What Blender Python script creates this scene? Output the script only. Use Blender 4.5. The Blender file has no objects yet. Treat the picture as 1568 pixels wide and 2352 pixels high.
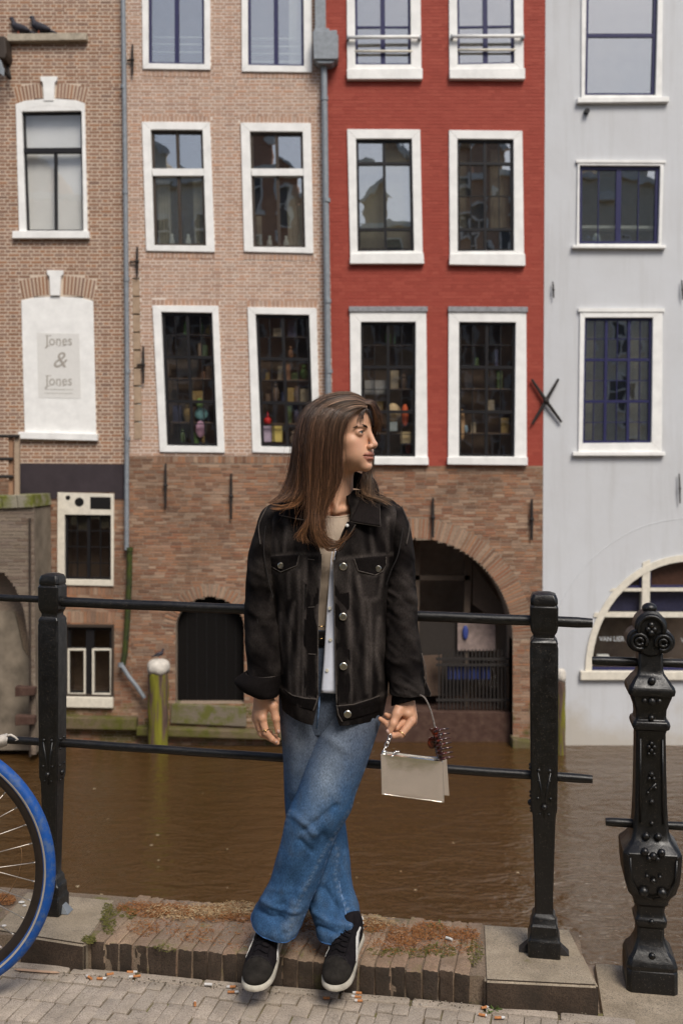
import bpy, bmesh, math, random
import numpy as np
from mathutils import Vector, Matrix
from mathutils.geometry import tessellate_polygon
R = math.radians
rng = random.Random(7)
nr = np.random.RandomState(7)
SC = bpy.context.scene
COL = SC.collection

# ------------------------------------------------------------------ camera, sky, sun, exposure
IMG_W, IMG_H, FOC = 1568.0, 2352.0, 2287.0       # measuring grid of the photograph
HOR = 1072.0                                      # row of the horizon: the picture is framed below the level lens axis
CAM_Z = 1.5
cam_d = bpy.data.cameras.new('camera')
cam = bpy.data.objects.new('camera', cam_d)
COL.objects.link(cam)
cam.location = (0, 0, CAM_Z)
cam.rotation_euler = (R(90), 0, 0)
cam_d.sensor_fit = 'VERTICAL'
cam_d.sensor_height = 36.0
cam_d.lens = 36.0 * FOC / IMG_H
cam_d.shift_y = -(IMG_H / 2 - HOR) / IMG_H
cam_d.clip_start, cam_d.clip_end = 0.05, 400
cam_d.dof.use_dof = True
cam_d.dof.focus_distance = 2.86
cam_d.dof.aperture_fstop = 4.5
SC.camera = cam

SUN_EL, SUN_AZ = R(50), R(157)                    # behind the camera, to its right
world = bpy.data.worlds.new('World')
SC.world = world
world.use_nodes = True
wn = world.node_tree
wn.nodes.clear()
w_out = wn.nodes.new('ShaderNodeOutputWorld')
w_bg = wn.nodes.new('ShaderNodeBackground')
w_sky = wn.nodes.new('ShaderNodeTexSky')
w_sky.sky_type = 'NISHITA'
w_sky.sun_disc = False
w_sky.sun_elevation = SUN_EL
w_sky.sun_rotation = SUN_AZ
w_sky.air_density = 1.0
w_sky.dust_density = 3.0
w_sky.ozone_density = 1.0
w_bg.inputs['Strength'].default_value = 0.10
wn.links.new(w_sky.outputs[0], w_bg.inputs['Color'])
wn.links.new(w_bg.outputs[0], w_out.inputs['Surface'])
sun_d = bpy.data.lights.new('sun', 'SUN')
sun = bpy.data.objects.new('sun', sun_d)
COL.objects.link(sun)
sun_d.energy = 2.2
sun_d.angle = R(24)
sun_d.color = (1.0, 0.955, 0.88)
sdir = Vector((math.sin(SUN_AZ) * math.cos(SUN_EL), math.cos(SUN_AZ) * math.cos(SUN_EL), math.sin(SUN_EL)))
sun.rotation_euler = sdir.to_track_quat('Z', 'Y').to_euler()
sun.location = (4, -6, 14)
SC.view_settings.view_transform = 'Standard'
SC.view_settings.look = 'None'
SC.view_settings.gamma = 1.0
SC.view_settings.use_curve_mapping = False
SC.view_settings.exposure = 0.42

# ------------------------------------------------------------------ measuring helpers
def ray(x, y):
    return (x - IMG_W / 2) / FOC, 1.0, -(y - HOR) / FOC
def P(x, y, Y):
    a, b, c = ray(x, y)
    t = Y / b
    return Vector((a * t, Y, CAM_Z + c * t))
def PZ(x, y, z):
    a, b, c = ray(x, y)
    t = (z - CAM_Z) / c
    return Vector((a * t, b * t, z))
def px_of(p):
    return IMG_W / 2 + FOC * p[0] / p[1], HOR - FOC * (p[2] - CAM_Z) / p[1]

# ------------------------------------------------------------------ object helpers
def tag(o, label=None, cat=None, group=None, kind=None):
    if label: o['label'] = label
    if cat: o['category'] = cat
    if group: o['group'] = group
    if kind: o['kind'] = kind
    return o
def empty(name, loc=(0, 0, 0), rz=0.0):
    o = bpy.data.objects.new(name, None)
    o.empty_display_size = 0.1
    COL.objects.link(o)
    o.location = loc
    o.rotation_euler = (0, 0, rz)
    return o
def link(name, me, parent=None, mat=None, local=False):
    o = bpy.data.objects.new(name, me)
    COL.objects.link(o)
    if mat is not None and not me.materials:
        me.materials.append(mat)
    if parent is not None:
        o.parent = parent
        if not local:
            o.matrix_parent_inverse = world_of(parent).inverted()
    return o
def world_of(o):
    m = o.matrix_basis.copy()
    if o.parent: m = world_of(o.parent) @ o.matrix_parent_inverse @ m
    return m
def mesh_np(name, V, F):
    """V (n,3) array, F (m,k) array of one polygon size"""
    me = bpy.data.meshes.new(name)
    V = np.asarray(V, dtype=np.float32); F = np.asarray(F, dtype=np.int32)
    k = F.shape[1]
    me.vertices.add(len(V)); me.vertices.foreach_set('co', V.ravel())
    me.loops.add(F.size); me.loops.foreach_set('vertex_index', F.ravel())
    me.polygons.add(len(F))
    me.polygons.foreach_set('loop_start', np.arange(0, F.size, k, dtype=np.int32))
    me.polygons.foreach_set('loop_total', np.full(len(F), k, dtype=np.int32))
    me.update(calc_edges=True)
    return me
class MB:
    def __init__(s): s.v = []; s.f = []
    def add(s, vs, fs):
        b = len(s.v)
        s.v.extend([tuple(p) for p in vs]); s.f.extend([tuple(b + i for i in f) for f in fs])
        return s
    def box(s, x0, x1, y0, y1, z0, z1):
        return s.add([(x0,y0,z0),(x1,y0,z0),(x1,y1,z0),(x0,y1,z0),(x0,y0,z1),(x1,y0,z1),(x1,y1,z1),(x0,y1,z1)],
                     [(0,3,2,1),(4,5,6,7),(0,1,5,4),(1,2,6,5),(2,3,7,6),(3,0,4,7)])
    def prism(s, poly, y0, y1, back=True):
        """poly: list of (x, z) seen from the camera side; extruded from y0 (front) to y1"""
        n = len(poly)
        ar = sum(poly[i][0] * poly[(i+1) % n][1] - poly[(i+1) % n][0] * poly[i][1] for i in range(n))
        if ar < 0: poly = poly[::-1]
        vs = [(p[0], y0, p[1]) for p in poly] + [(p[0], y1, p[1]) for p in poly]
        fs = [tuple(range(n))] + [(i, n + i, n + (i + 1) % n, (i + 1) % n) for i in range(n)]
        if back: fs.append(tuple(range(2 * n - 1, n - 1, -1)))
        return s.add(vs, fs)
    def ring_loft(s, rings, closed=True, caps=True):
        n = len(rings[0]); vs = [p for r in rings for p in r]; fs = []
        m = n if closed else n - 1
        for a in range(len(rings) - 1):
            for i in range(m):
                j = (i + 1) % n
                fs.append((a*n+i, a*n+j, (a+1)*n+j, (a+1)*n+i))
        if caps:
            fs.append(tuple(range(n - 1, -1, -1)))
            fs.append(tuple((len(rings) - 1) * n + i for i in range(n)))
        return s.add(vs, fs)
    def tube(s, pts, rad, n=8, caps=True):
        pts = [Vector(p) for p in pts]
        if not hasattr(rad, '__len__'): rad = [rad] * len(pts)
        rings = []; prev = None
        for i, p in enumerate(pts):
            t = (pts[min(i+1, len(pts)-1)] - pts[max(i-1, 0)]).normalized()
            if prev is None:
                a = t.orthogonal().normalized()
            else:
                a = (prev - t * prev.dot(t)).normalized()
            prev = a; b = t.cross(a)
            rings.append([p + (a * math.cos(2*math.pi*k/n) + b * math.sin(2*math.pi*k/n)) * rad[i] for k in range(n)])
        return s.ring_loft(rings, True, caps)
    def lathe(s, c, prof, n=16, sq=None):
        """prof: (radius, z) list round the vertical through c"""
        rings = [[(c[0] + r * math.cos(2*math.pi*k/n), c[1] + r * math.sin(2*math.pi*k/n), c[2] + z) for k in range(n)] for r, z in prof]
        return s.ring_loft(rings, True, True)
    def sphere(s, c, r, nu=12, nv=8):
        if not hasattr(r, '__len__'): r = (r, r, r)
        rings = []
        for j in range(nv + 1):
            th = math.pi * (j + 0.02 * (j == 0) - 0.02 * (j == nv)) / nv
            rings.append([(c[0] + r[0]*math.sin(th)*math.cos(2*math.pi*k/nu), c[1] + r[1]*math.sin(th)*math.sin(2*math.pi*k/nu), c[2] - r[2]*math.cos(th)) for k in range(nu)])
        return s.ring_loft(rings, True, True)
    def mesh(s, name):
        me = bpy.data.meshes.new(name)
        me.from_pydata(s.v, [], s.f)
        me.update()
        return me
    def build(s, name, mat, parent=None, smooth=False, bevel=0.0, fix=False):
        me = s.mesh(name)
        if fix:
            bm = bmesh.new(); bm.from_mesh(me); bmesh.ops.recalc_face_normals(bm, faces=bm.faces); bm.to_mesh(me); bm.free()
        if smooth:
            me.shade_smooth() if hasattr(me, 'shade_smooth') else None
            if smooth == 'auto' and hasattr(me, 'set_sharp_from_angle'): me.set_sharp_from_angle(angle=R(40))
        o = link(name, me, parent, mat)
        if bevel:
            b = o.modifiers.new('bevel', 'BEVEL'); b.width = bevel; b.segments = 2; b.limit_method = 'ANGLE'; b.angle_limit = R(35)
        return o

# ------------------------------------------------------------------ material helper
class NT:
    def __init__(s, name):
        s.m = bpy.data.materials.new(name); s.m.use_nodes = True
        s.n = s.m.node_tree.nodes; s.l = s.m.node_tree.links
        s.n.clear()
        s.out = s.n.new('ShaderNodeOutputMaterial')
        s.b = s.n.new('ShaderNodeBsdfPrincipled')
        s.l.new(s.b.outputs[0], s.out.inputs['Surface'])
        s.tc = None
    def node(s, t, **kw):
        q = s.n.new('ShaderNode' + t)
        for k, v in kw.items():
            if hasattr(q, k): setattr(q, k, v)
        return q
    def put(s, sock, val):
        if isinstance(val, bpy.types.NodeSocket): s.l.new(val, sock)
        elif hasattr(val, '__len__') and len(val) == 3 and sock.type == 'RGBA': sock.default_value = (*val, 1)
        else: sock.default_value = val
    def coord(s, kind='Object'):
        if s.tc is None: s.tc = s.n.new('ShaderNodeTexCoord')
        return s.tc.outputs[kind]
    def pos(s):
        return s.node('NewGeometry').outputs['Position']
    def mapped(s, vec, scale=(1,1,1), rot=(0,0,0)):
        m = s.node('Mapping'); s.l.new(vec, m.inputs[0]); m.inputs['Scale'].default_value = scale; m.inputs['Rotation'].default_value = rot
        return m.outputs[0]
    def noise(s, scale, vec=None, detail=4, rough=.6, dist=0):
        q = s.node('TexNoise'); s.put(q.inputs['Scale'], scale); s.put(q.inputs['Detail'], detail); s.put(q.inputs['Roughness'], rough); s.put(q.inputs['Distortion'], dist)
        s.l.new(vec if vec is not None else s.pos(), q.inputs['Vector'])
        return q.outputs[0]
    def ramp(s, fac, stops, interp='LINEAR'):
        q = s.node('ValToRGB'); s.l.new(fac, q.inputs[0]); e = q.color_ramp.elements; q.color_ramp.interpolation = interp
        while len(e) > 1: e.remove(e[-1])
        for i, (p, c) in enumerate(stops):
            k = e[0] if i == 0 else e.new(p)
            k.position = p; k.color = (*c, 1) if hasattr(c, '__len__') else (c, c, c, 1)
        return q.outputs[0]
    def math(s, op, a, b=0.0, clamp=False):
        q = s.node('Math'); q.operation = op; q.use_clamp = clamp; s.put(q.inputs[0], a); s.put(q.inputs[1], b); return q.outputs[0]
    def mix(s, fac, a, b, blend='MIX'):
        q = s.node('Mix'); q.data_type = 'RGBA'; q.blend_type = blend
        s.put(q.inputs[0], fac); s.put(q.inputs[6], a); s.put(q.inputs[7], b); return q.outputs[2]
    def rand(s):
        """one random number per brick, whether it is an object or an island of a joined mesh"""
        a = s.node('ObjectInfo').outputs['Random']; b = s.node('NewGeometry').outputs['Random Per Island']
        return s.math('FRACT', s.math('ADD', a, b))
    def attr(s, name):
        q = s.node('Attribute'); q.attribute_name = name; return q
    def bump(s, h, strength=.4, dist=.01):
        q = s.node('Bump'); s.put(q.inputs['Height'], h); q.inputs['Strength'].default_value = strength; q.inputs['Distance'].default_value = dist
        s.l.new(q.outputs[0], s.b.inputs['Normal']); return q
    def set(s, **kw):
        for k, v in kw.items():
            s.put(s.b.inputs[{'color':'Base Color','rough':'Roughness','metal':'Metallic','spec':'Specular IOR Level','coat':'Coat Weight','coat_rough':'Coat Roughness','sheen':'Sheen Weight','ior':'IOR','sss':'Subsurface Weight','alpha':'Alpha','trans':'Transmission Weight'}[k]], v)
        return s
def flat(name, col, rough=.6, metal=0.0, var=.12, scale=25, spec=.28, bump=0.0):
    t = NT(name)
    n = t.noise(scale)
    c = t.mix(t.ramp(n, [(.3, 0), (.7, 1)]), tuple(v * (1 - var) for v in col), tuple(min(1, v * (1 + var)) for v in col))
    t.set(color=c, rough=rough, metal=metal, spec=spec)
    if bump: t.bump(n, bump, .01)
    return t.m
def brick_mat(name, cols, dirt=(.05, .045, .04), dirt_amt=.5, grime=1.3, rough=.92, moss=None):
    t = NT(name)
    base = t.ramp(t.rand(), [(i / max(1, len(cols) - 1), c) for i, c in enumerate(cols)])
    g = t.noise(90, detail=3)
    base = t.mix(1.0, base, t.ramp(g, [(.3, .75), (.72, 1.0)]), 'MULTIPLY')
    w = t.ramp(t.noise(grime, detail=6, rough=.65), [(.48, 0), (.75, 1)])
    base = t.mix(t.math('MULTIPLY', w, dirt_amt), base, dirt)
    if moss:   # (height z below which green growth sets in)
        z = t.node('SeparateXYZ'); t.l.new(t.pos(), z.inputs[0])
        k = t.math('MULTIPLY', t.math('LESS_THAN', z.outputs[2], moss), t.ramp(t.noise(3, detail=6), [(.45, 0), (.6, .8)]))
        base = t.mix(k, base, (.07, .075, .012))
    t.set(color=base, rough=rough, spec=.25)
    t.bump(g, .35, .004)
    return t.m

M = {}
M['brick_a'] = brick_mat('brick_brown', [(.27,.155,.10),(.34,.205,.14),(.30,.195,.145),(.38,.205,.12),(.23,.145,.11)], dirt=(.20,.13,.09), dirt_amt=.35)
M['mortar_a'] = flat('mortar_pale', (.58,.47,.37), .95, scale=60)
M['brick_b'] = brick_mat('brick_salmon', [(0.449,0.286,0.205),(0.510,0.347,0.257),(0.398,0.259,0.194),(0.530,0.319,0.217),(0.469,0.341,0.268)], dirt=(.32,.21,.155), dirt_amt=.4)
M['mortar_b'] = flat('mortar_grey', (.68,.59,.51), .95, scale=60)
M['brick_low'] = brick_mat('brick_old', [(.23,.125,.078),(.31,.175,.108),(.39,.195,.108),(.265,.165,.115),(.44,.30,.205),(.31,.14,.08),(.19,.105,.07)], dirt=(.095,.066,.046), dirt_amt=.72, grime=1.1, moss=-2.3)
M['mortar_low'] = flat('mortar_old', (.27,.205,.15), .95, scale=40, var=.35)
M['brick_red'] = brick_mat('brick_painted_red', [(.36,.070,.046),(.31,.056,.037),(.385,.080,.053),(.335,.060,.040),(.365,.074,.050)], dirt=(.29,.052,.035), dirt_amt=.65, grime=1.1, rough=.75)
M['mortar_red'] = flat('mortar_painted_red', (.29,.052,.035), .85)
M['white'] = flat('paint_white', (.78,.77,.74), .6, var=.09, scale=5)
M['cream'] = flat('paint_cream', (.66,.61,.51), .6, var=.12, scale=12)
M['dark'] = flat('paint_black', (.012,.011,.012), .45)
M['brown'] = flat('paint_dark_brown', (.045,.033,.025), .6)
M['navy'] = flat('paint_navy', (.022,.022,.075), .45)
M['iron'] = flat('iron_wrought', (.025,.021,.019), .65, var=.3, scale=40)
M['zinc'] = flat('zinc_grey', (.23,.25,.27), .6, var=.15, scale=14, metal=.2)
M['lead'] = flat('lead_cap', (.25,.25,.26), .7, var=.25, scale=20)
M['stone'] = flat('sandstone_grey', (.36,.31,.24), .9, var=.25, scale=14, bump=.3)
M['concrete'] = flat('render_grey', (.19,.155,.115), .95, var=.35, scale=3.5, bump=.3)
def mossy(name, base, moss, scale, lo, hi, rough=.9):
    t = NT(name)
    n = t.ramp(t.noise(scale, detail=6, rough=.65), [(lo, 0), (hi, 1)])
    g = t.noise(60)
    c = t.mix(n, base, moss)
    c = t.mix(1.0, c, t.ramp(g, [(.25, .6), (.7, 1.0)]), 'MULTIPLY')
    t.set(color=c, rough=rough, spec=.3); t.bump(g, .5, .006)
    return t.m
M['mossy_stone'] = mossy('stone_mossy', (.30,.27,.20), (.14,.15,.02), 4, .42, .6)
M['ledge'] = mossy('ledge_mossy', (.16,.12,.07), (.10,.10,.015), 3, .4, .6)
M['green_pipe'] = mossy('pipe_mossy', (.03,.035,.02), (.055,.07,.012), 7, .35, .6)
M['rust_beam'] = mossy('timber_rusty', (.07,.035,.025), (.12,.07,.05), 9, .4, .7)
M['plinth'] = flat('plinth_dark', (.040,.030,.034), .8, var=.2, scale=4)
def glass_mat(name, refl=.12, tint=(.75,.78,.76), rough=.0):
    t = NT(name); t.n.remove(t.b)
    tr = t.node('BsdfTransparent'); tr.inputs[0].default_value = (*tint, 1)
    gl = t.node('BsdfGlossy'); gl.inputs['Roughness'].default_value = rough
    fr = t.node('LayerWeight'); fr.inputs['Blend'].default_value = .5
    nz = t.noise(3.5, detail=1)
    bp = t.node('Bump'); bp.inputs['Strength'].default_value = .05; bp.inputs['Distance'].default_value = .02
    t.l.new(nz, bp.inputs['Height']); t.l.new(bp.outputs[0], gl.inputs['Normal'])
    mx = t.node('MixShader')
    t.l.new(t.math('ADD', t.math('MULTIPLY', t.math('POWER', fr.outputs['Facing'], 4.0), .7), refl + .04, True), mx.inputs[0]); t.l.new(tr.outputs[0], mx.inputs[1]); t.l.new(gl.outputs[0], mx.inputs[2])
    t.l.new(mx.outputs[0], t.out.inputs['Surface'])
    return t.m
M['glass'] = glass_mat('window_glass', .28, (.9,.92,.9))
M['glass_clear'] = glass_mat('window_glass_clear', .03, (.96,.96,.95))
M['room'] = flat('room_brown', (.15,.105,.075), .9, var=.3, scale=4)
M['blind'] = flat('blind_white', (.72,.72,.72), .8, var=.05, scale=2)
def plaster():
    t = NT('plaster_white')
    n = t.noise(1.2, detail=7, rough=.6); f = t.noise(40, detail=4)
    z = t.node('SeparateXYZ'); t.l.new(t.pos(), z.inputs[0])
    c = t.mix(t.ramp(n, [(.35, 0), (.75, 1)]), (.555,.565,.58), (.515,.518,.525))
    # splash dirt close to the water, with its own ragged outline
    d = t.ramp(t.math('ADD', t.math('ADD', z.outputs[2], 2.85), t.math('MULTIPLY', t.math('SUBTRACT', n, .5), -1.6)), [(.0, 1), (.45, 0)])
    c = t.mix(t.math('MULTIPLY', d, .6), c, (.40,.34,.25))
    v = t.mapped(t.pos(), (3.2, 3.2, .22)); sk = t.ramp(t.noise(1.6, v, detail=6, rough=.7), [(.50, 0), (.72, 1)])
    c = t.mix(t.math('MULTIPLY', sk, .30), c, (.36,.35,.33))
    t.set(color=c, rough=.85, spec=.3); t.bump(t.math('ADD', f, t.math('MULTIPLY', t.noise(7, detail=3), 1.5)), .22, .008)
    return t.m
M['plaster'] = plaster()
# ------------------------------------------------------------------ the row of houses across the canal
YF = 16.0                                         # facade plane
def F(x, y):
    p = P(x, y, YF); return (p.x, p.z)
def Fq(q): return [F(*p) for p in q]
def lerp(a, b, t): return (a[0] + (b[0] - a[0]) * t, a[1] + (b[1] - a[1]) * t)
def bil(q, s, t):                                 # q: TL, TR, BR, BL ; s to the right, t downward
    return lerp(lerp(q[0], q[1], s), lerp(q[3], q[2], s), t)
def sub(q, s0, s1, t0, t1): return [bil(q, s0, t0), bil(q, s1, t0), bil(q, s1, t1), bil(q, s0, t1)]
def scan(poly, z):
    xs = []
    n = len(poly)
    for i in range(n):
        (x0, z0), (x1, z1) = poly[i], poly[(i + 1) % n]
        if (z0 <= z) != (z1 <= z):
            xs.append(x0 + (x1 - x0) * (z - z0) / (z1 - z0))
    xs.sort()
    return [(xs[i], xs[i + 1]) for i in range(0, len(xs) - 1, 2)]
def minus(iv, cut):
    for c0, c1 in cut:
        out = []
        for a, b in iv:
            if c1 <= a or c0 >= b: out.append((a, b)); continue
            if c0 > a: out.append((a, c0))
            if c1 < b: out.append((c1, b))
        iv = out
    return iv
UNIT = MB().box(-.5, .5, -.5, .5, -.5, .5).mesh('brick')
BV = np.array([v.co[:] for v in UNIT.vertices]); BF = np.array([list(p.vertices) for p in UNIT.polygons])
UNIT_FOR = {}
def unit_brick(mat):
    if mat.name not in UNIT_FOR:
        me = UNIT.copy(); me.name = 'brick'; me.materials.append(mat); UNIT_FOR[mat.name] = me
    return UNIT_FOR[mat.name]
def place_bricks(parent, L, mat, keep=300, name='brick'):
    """L: list of (cx, cy, cz, sx, sy, sz, angle about Y). The ones that show largest become parts, the rest one joined part."""
    def score(b):
        x, y = px_of((b[0], b[1], b[2]))
        if not (5 < x < IMG_W - 5 and 5 < y < IMG_H - 5): return 1e9
        if 560 < x < 985 and y > 895: return 1e8
        if b[3] * b[5] < .004: return 1e7
        return b[0] ** 2 + (b[2] - 1.5) ** 2
    order = sorted(range(len(L)), key=lambda i: score(L[i]))
    single = [i for i in order[:keep] if score(L[i]) < 1e7]
    rest = set(range(len(L))) - set(single)
    me = unit_brick(mat); inv = world_of(parent).inverted()
    for i in single:
        cx, cy, cz, sx, sy, sz, a = L[i]
        o = bpy.data.objects.new(name, me); COL.objects.link(o)
        o.location = (cx, cy, cz); o.scale = (sx, sy, sz); o.rotation_euler = (0, a, 0)
        o.parent = parent; o.matrix_parent_inverse = inv
    if rest:
        R_ = [L[i] for i in sorted(rest)]
        A = np.array(R_)
        v = BV[None] * A[:, None, 3:6]
        ca, sa = np.cos(A[:, 6])[:, None], np.sin(A[:, 6])[:, None]
        x = v[:, :, 0] * ca + v[:, :, 2] * sa; z = -v[:, :, 0] * sa + v[:, :, 2] * ca
        v = np.stack([x, v[:, :, 1], z], 2) + A[:, None, 0:3]
        f = BF[None] + (np.arange(len(A)) * 8)[:, None, None]
        m = mesh_np('brickwork', v.reshape(-1, 3), f.reshape(-1, 4)); m.shade_flat(); m.materials.append(mat)
        o = link('brickwork', m, parent); o['kind'] = 'stuff'
def course_wall(parent, region, holes, excl, bmat, mmat, y, course, long, short, joint=.011, proud=.006, extra=(), clean=1.0, keep=300, depth=.35):
    """mortar bed as one mesh with real openings, and every brick on it"""
    zs = [p[1] for p in region]; z = math.floor(min(zs) / course) * course
    mb = MB(); L = list(extra); k = 0
    while z < max(zs):
        zc = z + course / 2
        iv = scan(region, zc)
        for h in holes: iv = minus(iv, scan(h, zc))
        for a, b in iv:
            mb.add([(a,y,z),(b,y,z),(b,y,z+course),(a,y,z+course),(a,y+depth,z),(b,y+depth,z),(b,y+depth,z+course),(a,y+depth,z+course)],
                   [(0,1,2,3),(0,3,7,4),(1,5,6,2),(3,2,6,7),(0,4,5,1)])
        for h in excl: iv = minus(iv, scan(h, zc))
        ln = long if (k % 2 == 0 or short is None) else short
        off = (k % 2) * (long / 4 if short else long / 2) + (rng.random() * .02 if clean > .9 else rng.random() * .1)
        for a, b in iv:
            if b - a < .02: continue
            x = math.floor((a - off) / ln) * ln + off
            while x < b:
                l = ln
                if clean < .9 and rng.random() < .3: l = ln * (.55 + .4 * rng.random())
                x0, x1 = max(a, x + joint / 2), min(b, x + l - joint / 2)
                if x1 - x0 > .018:
                    pr = proud * (.5 + rng.random())
                    L.append(((x0 + x1) / 2, y + .02 - pr, zc + (rng.random() - .5) * .003, x1 - x0, .04, course - joint * (.8 + .5 * rng.random()), (rng.random() - .5) * (.006 if clean > .9 else .02)))
                x += l
        z += course; k += 1
    mb.build('wall', mmat, parent)
    place_bricks(parent, L, bmat, keep)
def soldiers(q, y, w=.052, gap=.012, proud=.008):
    """upright bricks filling quad q (TL,TR,BR,BL)"""
    n = max(2, int(abs(q[1][0] - q[0][0]) / (w + gap))); out = []
    for i in range(n):
        t = (i + .5) / n
        a, b = bil(q, t, .02), bil(q, t, .98)
        out.append(((a[0]+b[0])/2, y + .02 - proud*(.6+.6*rng.random()), (a[1]+b[1])/2, abs(q[1][0]-q[0][0])/n - gap, .04, abs(a[1]-b[1]), math.atan2(a[0]-b[0], a[1]-b[1])))
    return out
def ring_bricks(c, rx, rz, dr, y, a0, a1, w=.055, proud=.008):
    """voussoirs along an elliptical arch from angle a0 to a1"""
    out = []; n = max(4, int(abs(a1 - a0) * (rx + rz) / 2 / w))
    for i in range(n):
        a = a0 + (a1 - a0) * (i + .5) / n
        d = (math.cos(a), math.sin(a))
        p = (c[0] + d[0] * (rx + dr / 2), c[1] + d[1] * (rz + dr / 2))
        out.append((p[0], y + .02 - proud * (.6 + .6 * rng.random()), p[1], w - .015, .04, dr * (.94 + .04 * rng.random()), math.atan2(d[0], d[1])))
    return out
def arch_poly(c, rx, rz, base, n=28):
    return [(c[0] - rx, base)] + [(c[0] - rx * math.cos(math.pi * i / n), c[1] + rz * math.sin(math.pi * i / n)) for i in range(n + 1)] + [(c[0] + rx, base)]

HOLES = {'a': [], 'b': [], 'c': [], 'd': []}
EXC = {'a': [], 'b': [], 'c': [], 'd': []}
EXTRA = {'a': [], 'b': [], 'bl': [], 'c': [], 'al': []}
def grow(q, dx, dz):
    return [(q[0][0]-dx, q[0][1]+dz), (q[1][0]+dx, q[1][1]+dz), (q[2][0]+dx, q[2][1]-dz), (q[3][0]-dx, q[3][1]-dz)]
def rail_bar(mb, q, y0, y1): mb.prism(q, y0, y1)
def window(house, key, outer, inner, fmat, smat, cols=1, rows=1, vbars=(), hbars=(), thin=.016, thick=.045, sill=None, sillmat=None,
           cap=None, glass='glass', back='room', depth=.8, label=None, y=0.0, panes=True, backy=None, sash_w=.04, tilt=.012, splits=None, hole=True):
    """a window with frame, sash bars, single panes and a dark room behind. outer/inner: TL,TR,BR,BL in photograph pixels."""
    O, I = Fq(outer), Fq(inner)
    if hole: HOLES[key].append(grow(O, -.012, -.012))
    yf = YF + y
    f = MB()
    a, b, c, d = O; e, g, h, i = I
    f.prism([a, b, g, e], yf - .035, yf + .14); f.prism([i, h, c, d], yf - .035, yf + .14)
    f.prism([a, e, i, d], yf - .034, yf + .139); f.prism([g, b, c, h], yf - .034, yf + .139)
    w = f.build('window', fmat, house, bevel=.006)
    if label: w['label'] = label
    if sill:
        s = Fq(sill); MB().prism(s, yf - .085, yf + .05).build('sill', sillmat or fmat, w, bevel=.008)
    if cap:
        s = Fq(cap); MB().prism(s, yf - .06, yf + .05).build('lintel_cap', M['lead'], w, bevel=.006)
    # sash rim and bars
    W_, H_ = I[1][0] - I[0][0], I[0][1] - I[3][1]
    sw, sh = sash_w / W_, sash_w / H_
    s = MB()
    s.prism(sub(I, 0, 1, 0, sh), yf + .02, yf + .075); s.prism(sub(I, 0, 1, 1 - sh, 1), yf + .02, yf + .075)
    s.prism(sub(I, 0, sw, sh, 1 - sh), yf + .021, yf + .074); s.prism(sub(I, 1 - sw, 1, sh, 1 - sh), yf + .021, yf + .074)
    cs = splits[0] if splits else [k / cols for k in range(1, cols)]
    rs = splits[1] if splits else [k / rows for k in range(1, rows)]
    for t in cs:
        th = thick if any(abs(t - v) < .02 for v in vbars) else thin
        s.prism(sub(I, t - th/2/W_, t + th/2/W_, sh, 1 - sh), yf + (.024 if th == thick else .034), yf + .072)
    for t in rs:
        th = thick if any(abs(t - v) < .02 for v in hbars) else thin
        s.prism(sub(I, sw, 1 - sw, t - th/2/H_, t + th/2/H_), yf + (.027 if th == thick else .037), yf + .071)
    s.build('sash', smat, w)
    C = [sw] + list(cs) + [1 - sw]; Rr = [sh] + list(rs) + [1 - sh]
    if panes:
        for ci in range(len(C) - 1):
            for ri in range(len(Rr) - 1):
                q = sub(I, C[ci], C[ci+1], Rr[ri], Rr[ri+1])
                cx = sum(p[0] for p in q)/4; cz = sum(p[1] for p in q)/4
                m = MB().prism([(p[0]-cx, p[1]-cz) for p in q], -.002, .002)
                o = m.build('pane', M[glass], None)
                o.location = (cx, yf + .055, cz); o.rotation_euler = ((rng.random()-.5)*tilt*2, 0, (rng.random()-.5)*tilt*2)
                o.parent = w; o.matrix_parent_inverse = world_of(w).inverted()
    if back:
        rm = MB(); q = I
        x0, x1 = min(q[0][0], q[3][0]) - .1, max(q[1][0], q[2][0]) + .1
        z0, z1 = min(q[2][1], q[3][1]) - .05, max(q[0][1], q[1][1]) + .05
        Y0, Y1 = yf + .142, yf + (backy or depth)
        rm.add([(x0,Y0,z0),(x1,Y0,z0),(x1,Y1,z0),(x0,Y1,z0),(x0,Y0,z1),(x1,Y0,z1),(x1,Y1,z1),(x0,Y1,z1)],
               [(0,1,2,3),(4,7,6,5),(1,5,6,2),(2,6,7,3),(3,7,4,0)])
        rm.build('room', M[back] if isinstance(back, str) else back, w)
    return w, I

LB = lambda y: 284 + (y + 200) / 1900 * 19         # boundary A|B
MBD = lambda y: 746 + (y + 100) / 1145 * 19        # boundary B|C
RB = lambda y: 1252 - (y + 100) / 1800 * 9         # boundary C|D

house_a = tag(empty('house', (F(140, 1690)[0], YF, -2.85)), 'brown brick house at the left with white arched window and painted white shop board', 'house', 'canal houses across the water')
house_b = tag(empty('house', (F(530, 1690)[0], YF, -2.85)), 'salmon brick house with six white framed windows between two grey drainpipes', 'house', 'canal houses across the water')
house_c = tag(empty('house', (F(1000, 1690)[0], YF, -2.85)), 'house with red painted upper storeys over bare old brick and a big arched gate', 'house', 'canal houses across the water')
house_d = tag(empty('house', (F(1420, 1690)[0], YF, -2.85)), 'white plastered house with dark blue window sashes and an arched window at the water', 'house', 'canal houses across the water')
def up(h):
    bpy.context.view_layer.update()
TOP, BOT = -480, 1790

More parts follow.
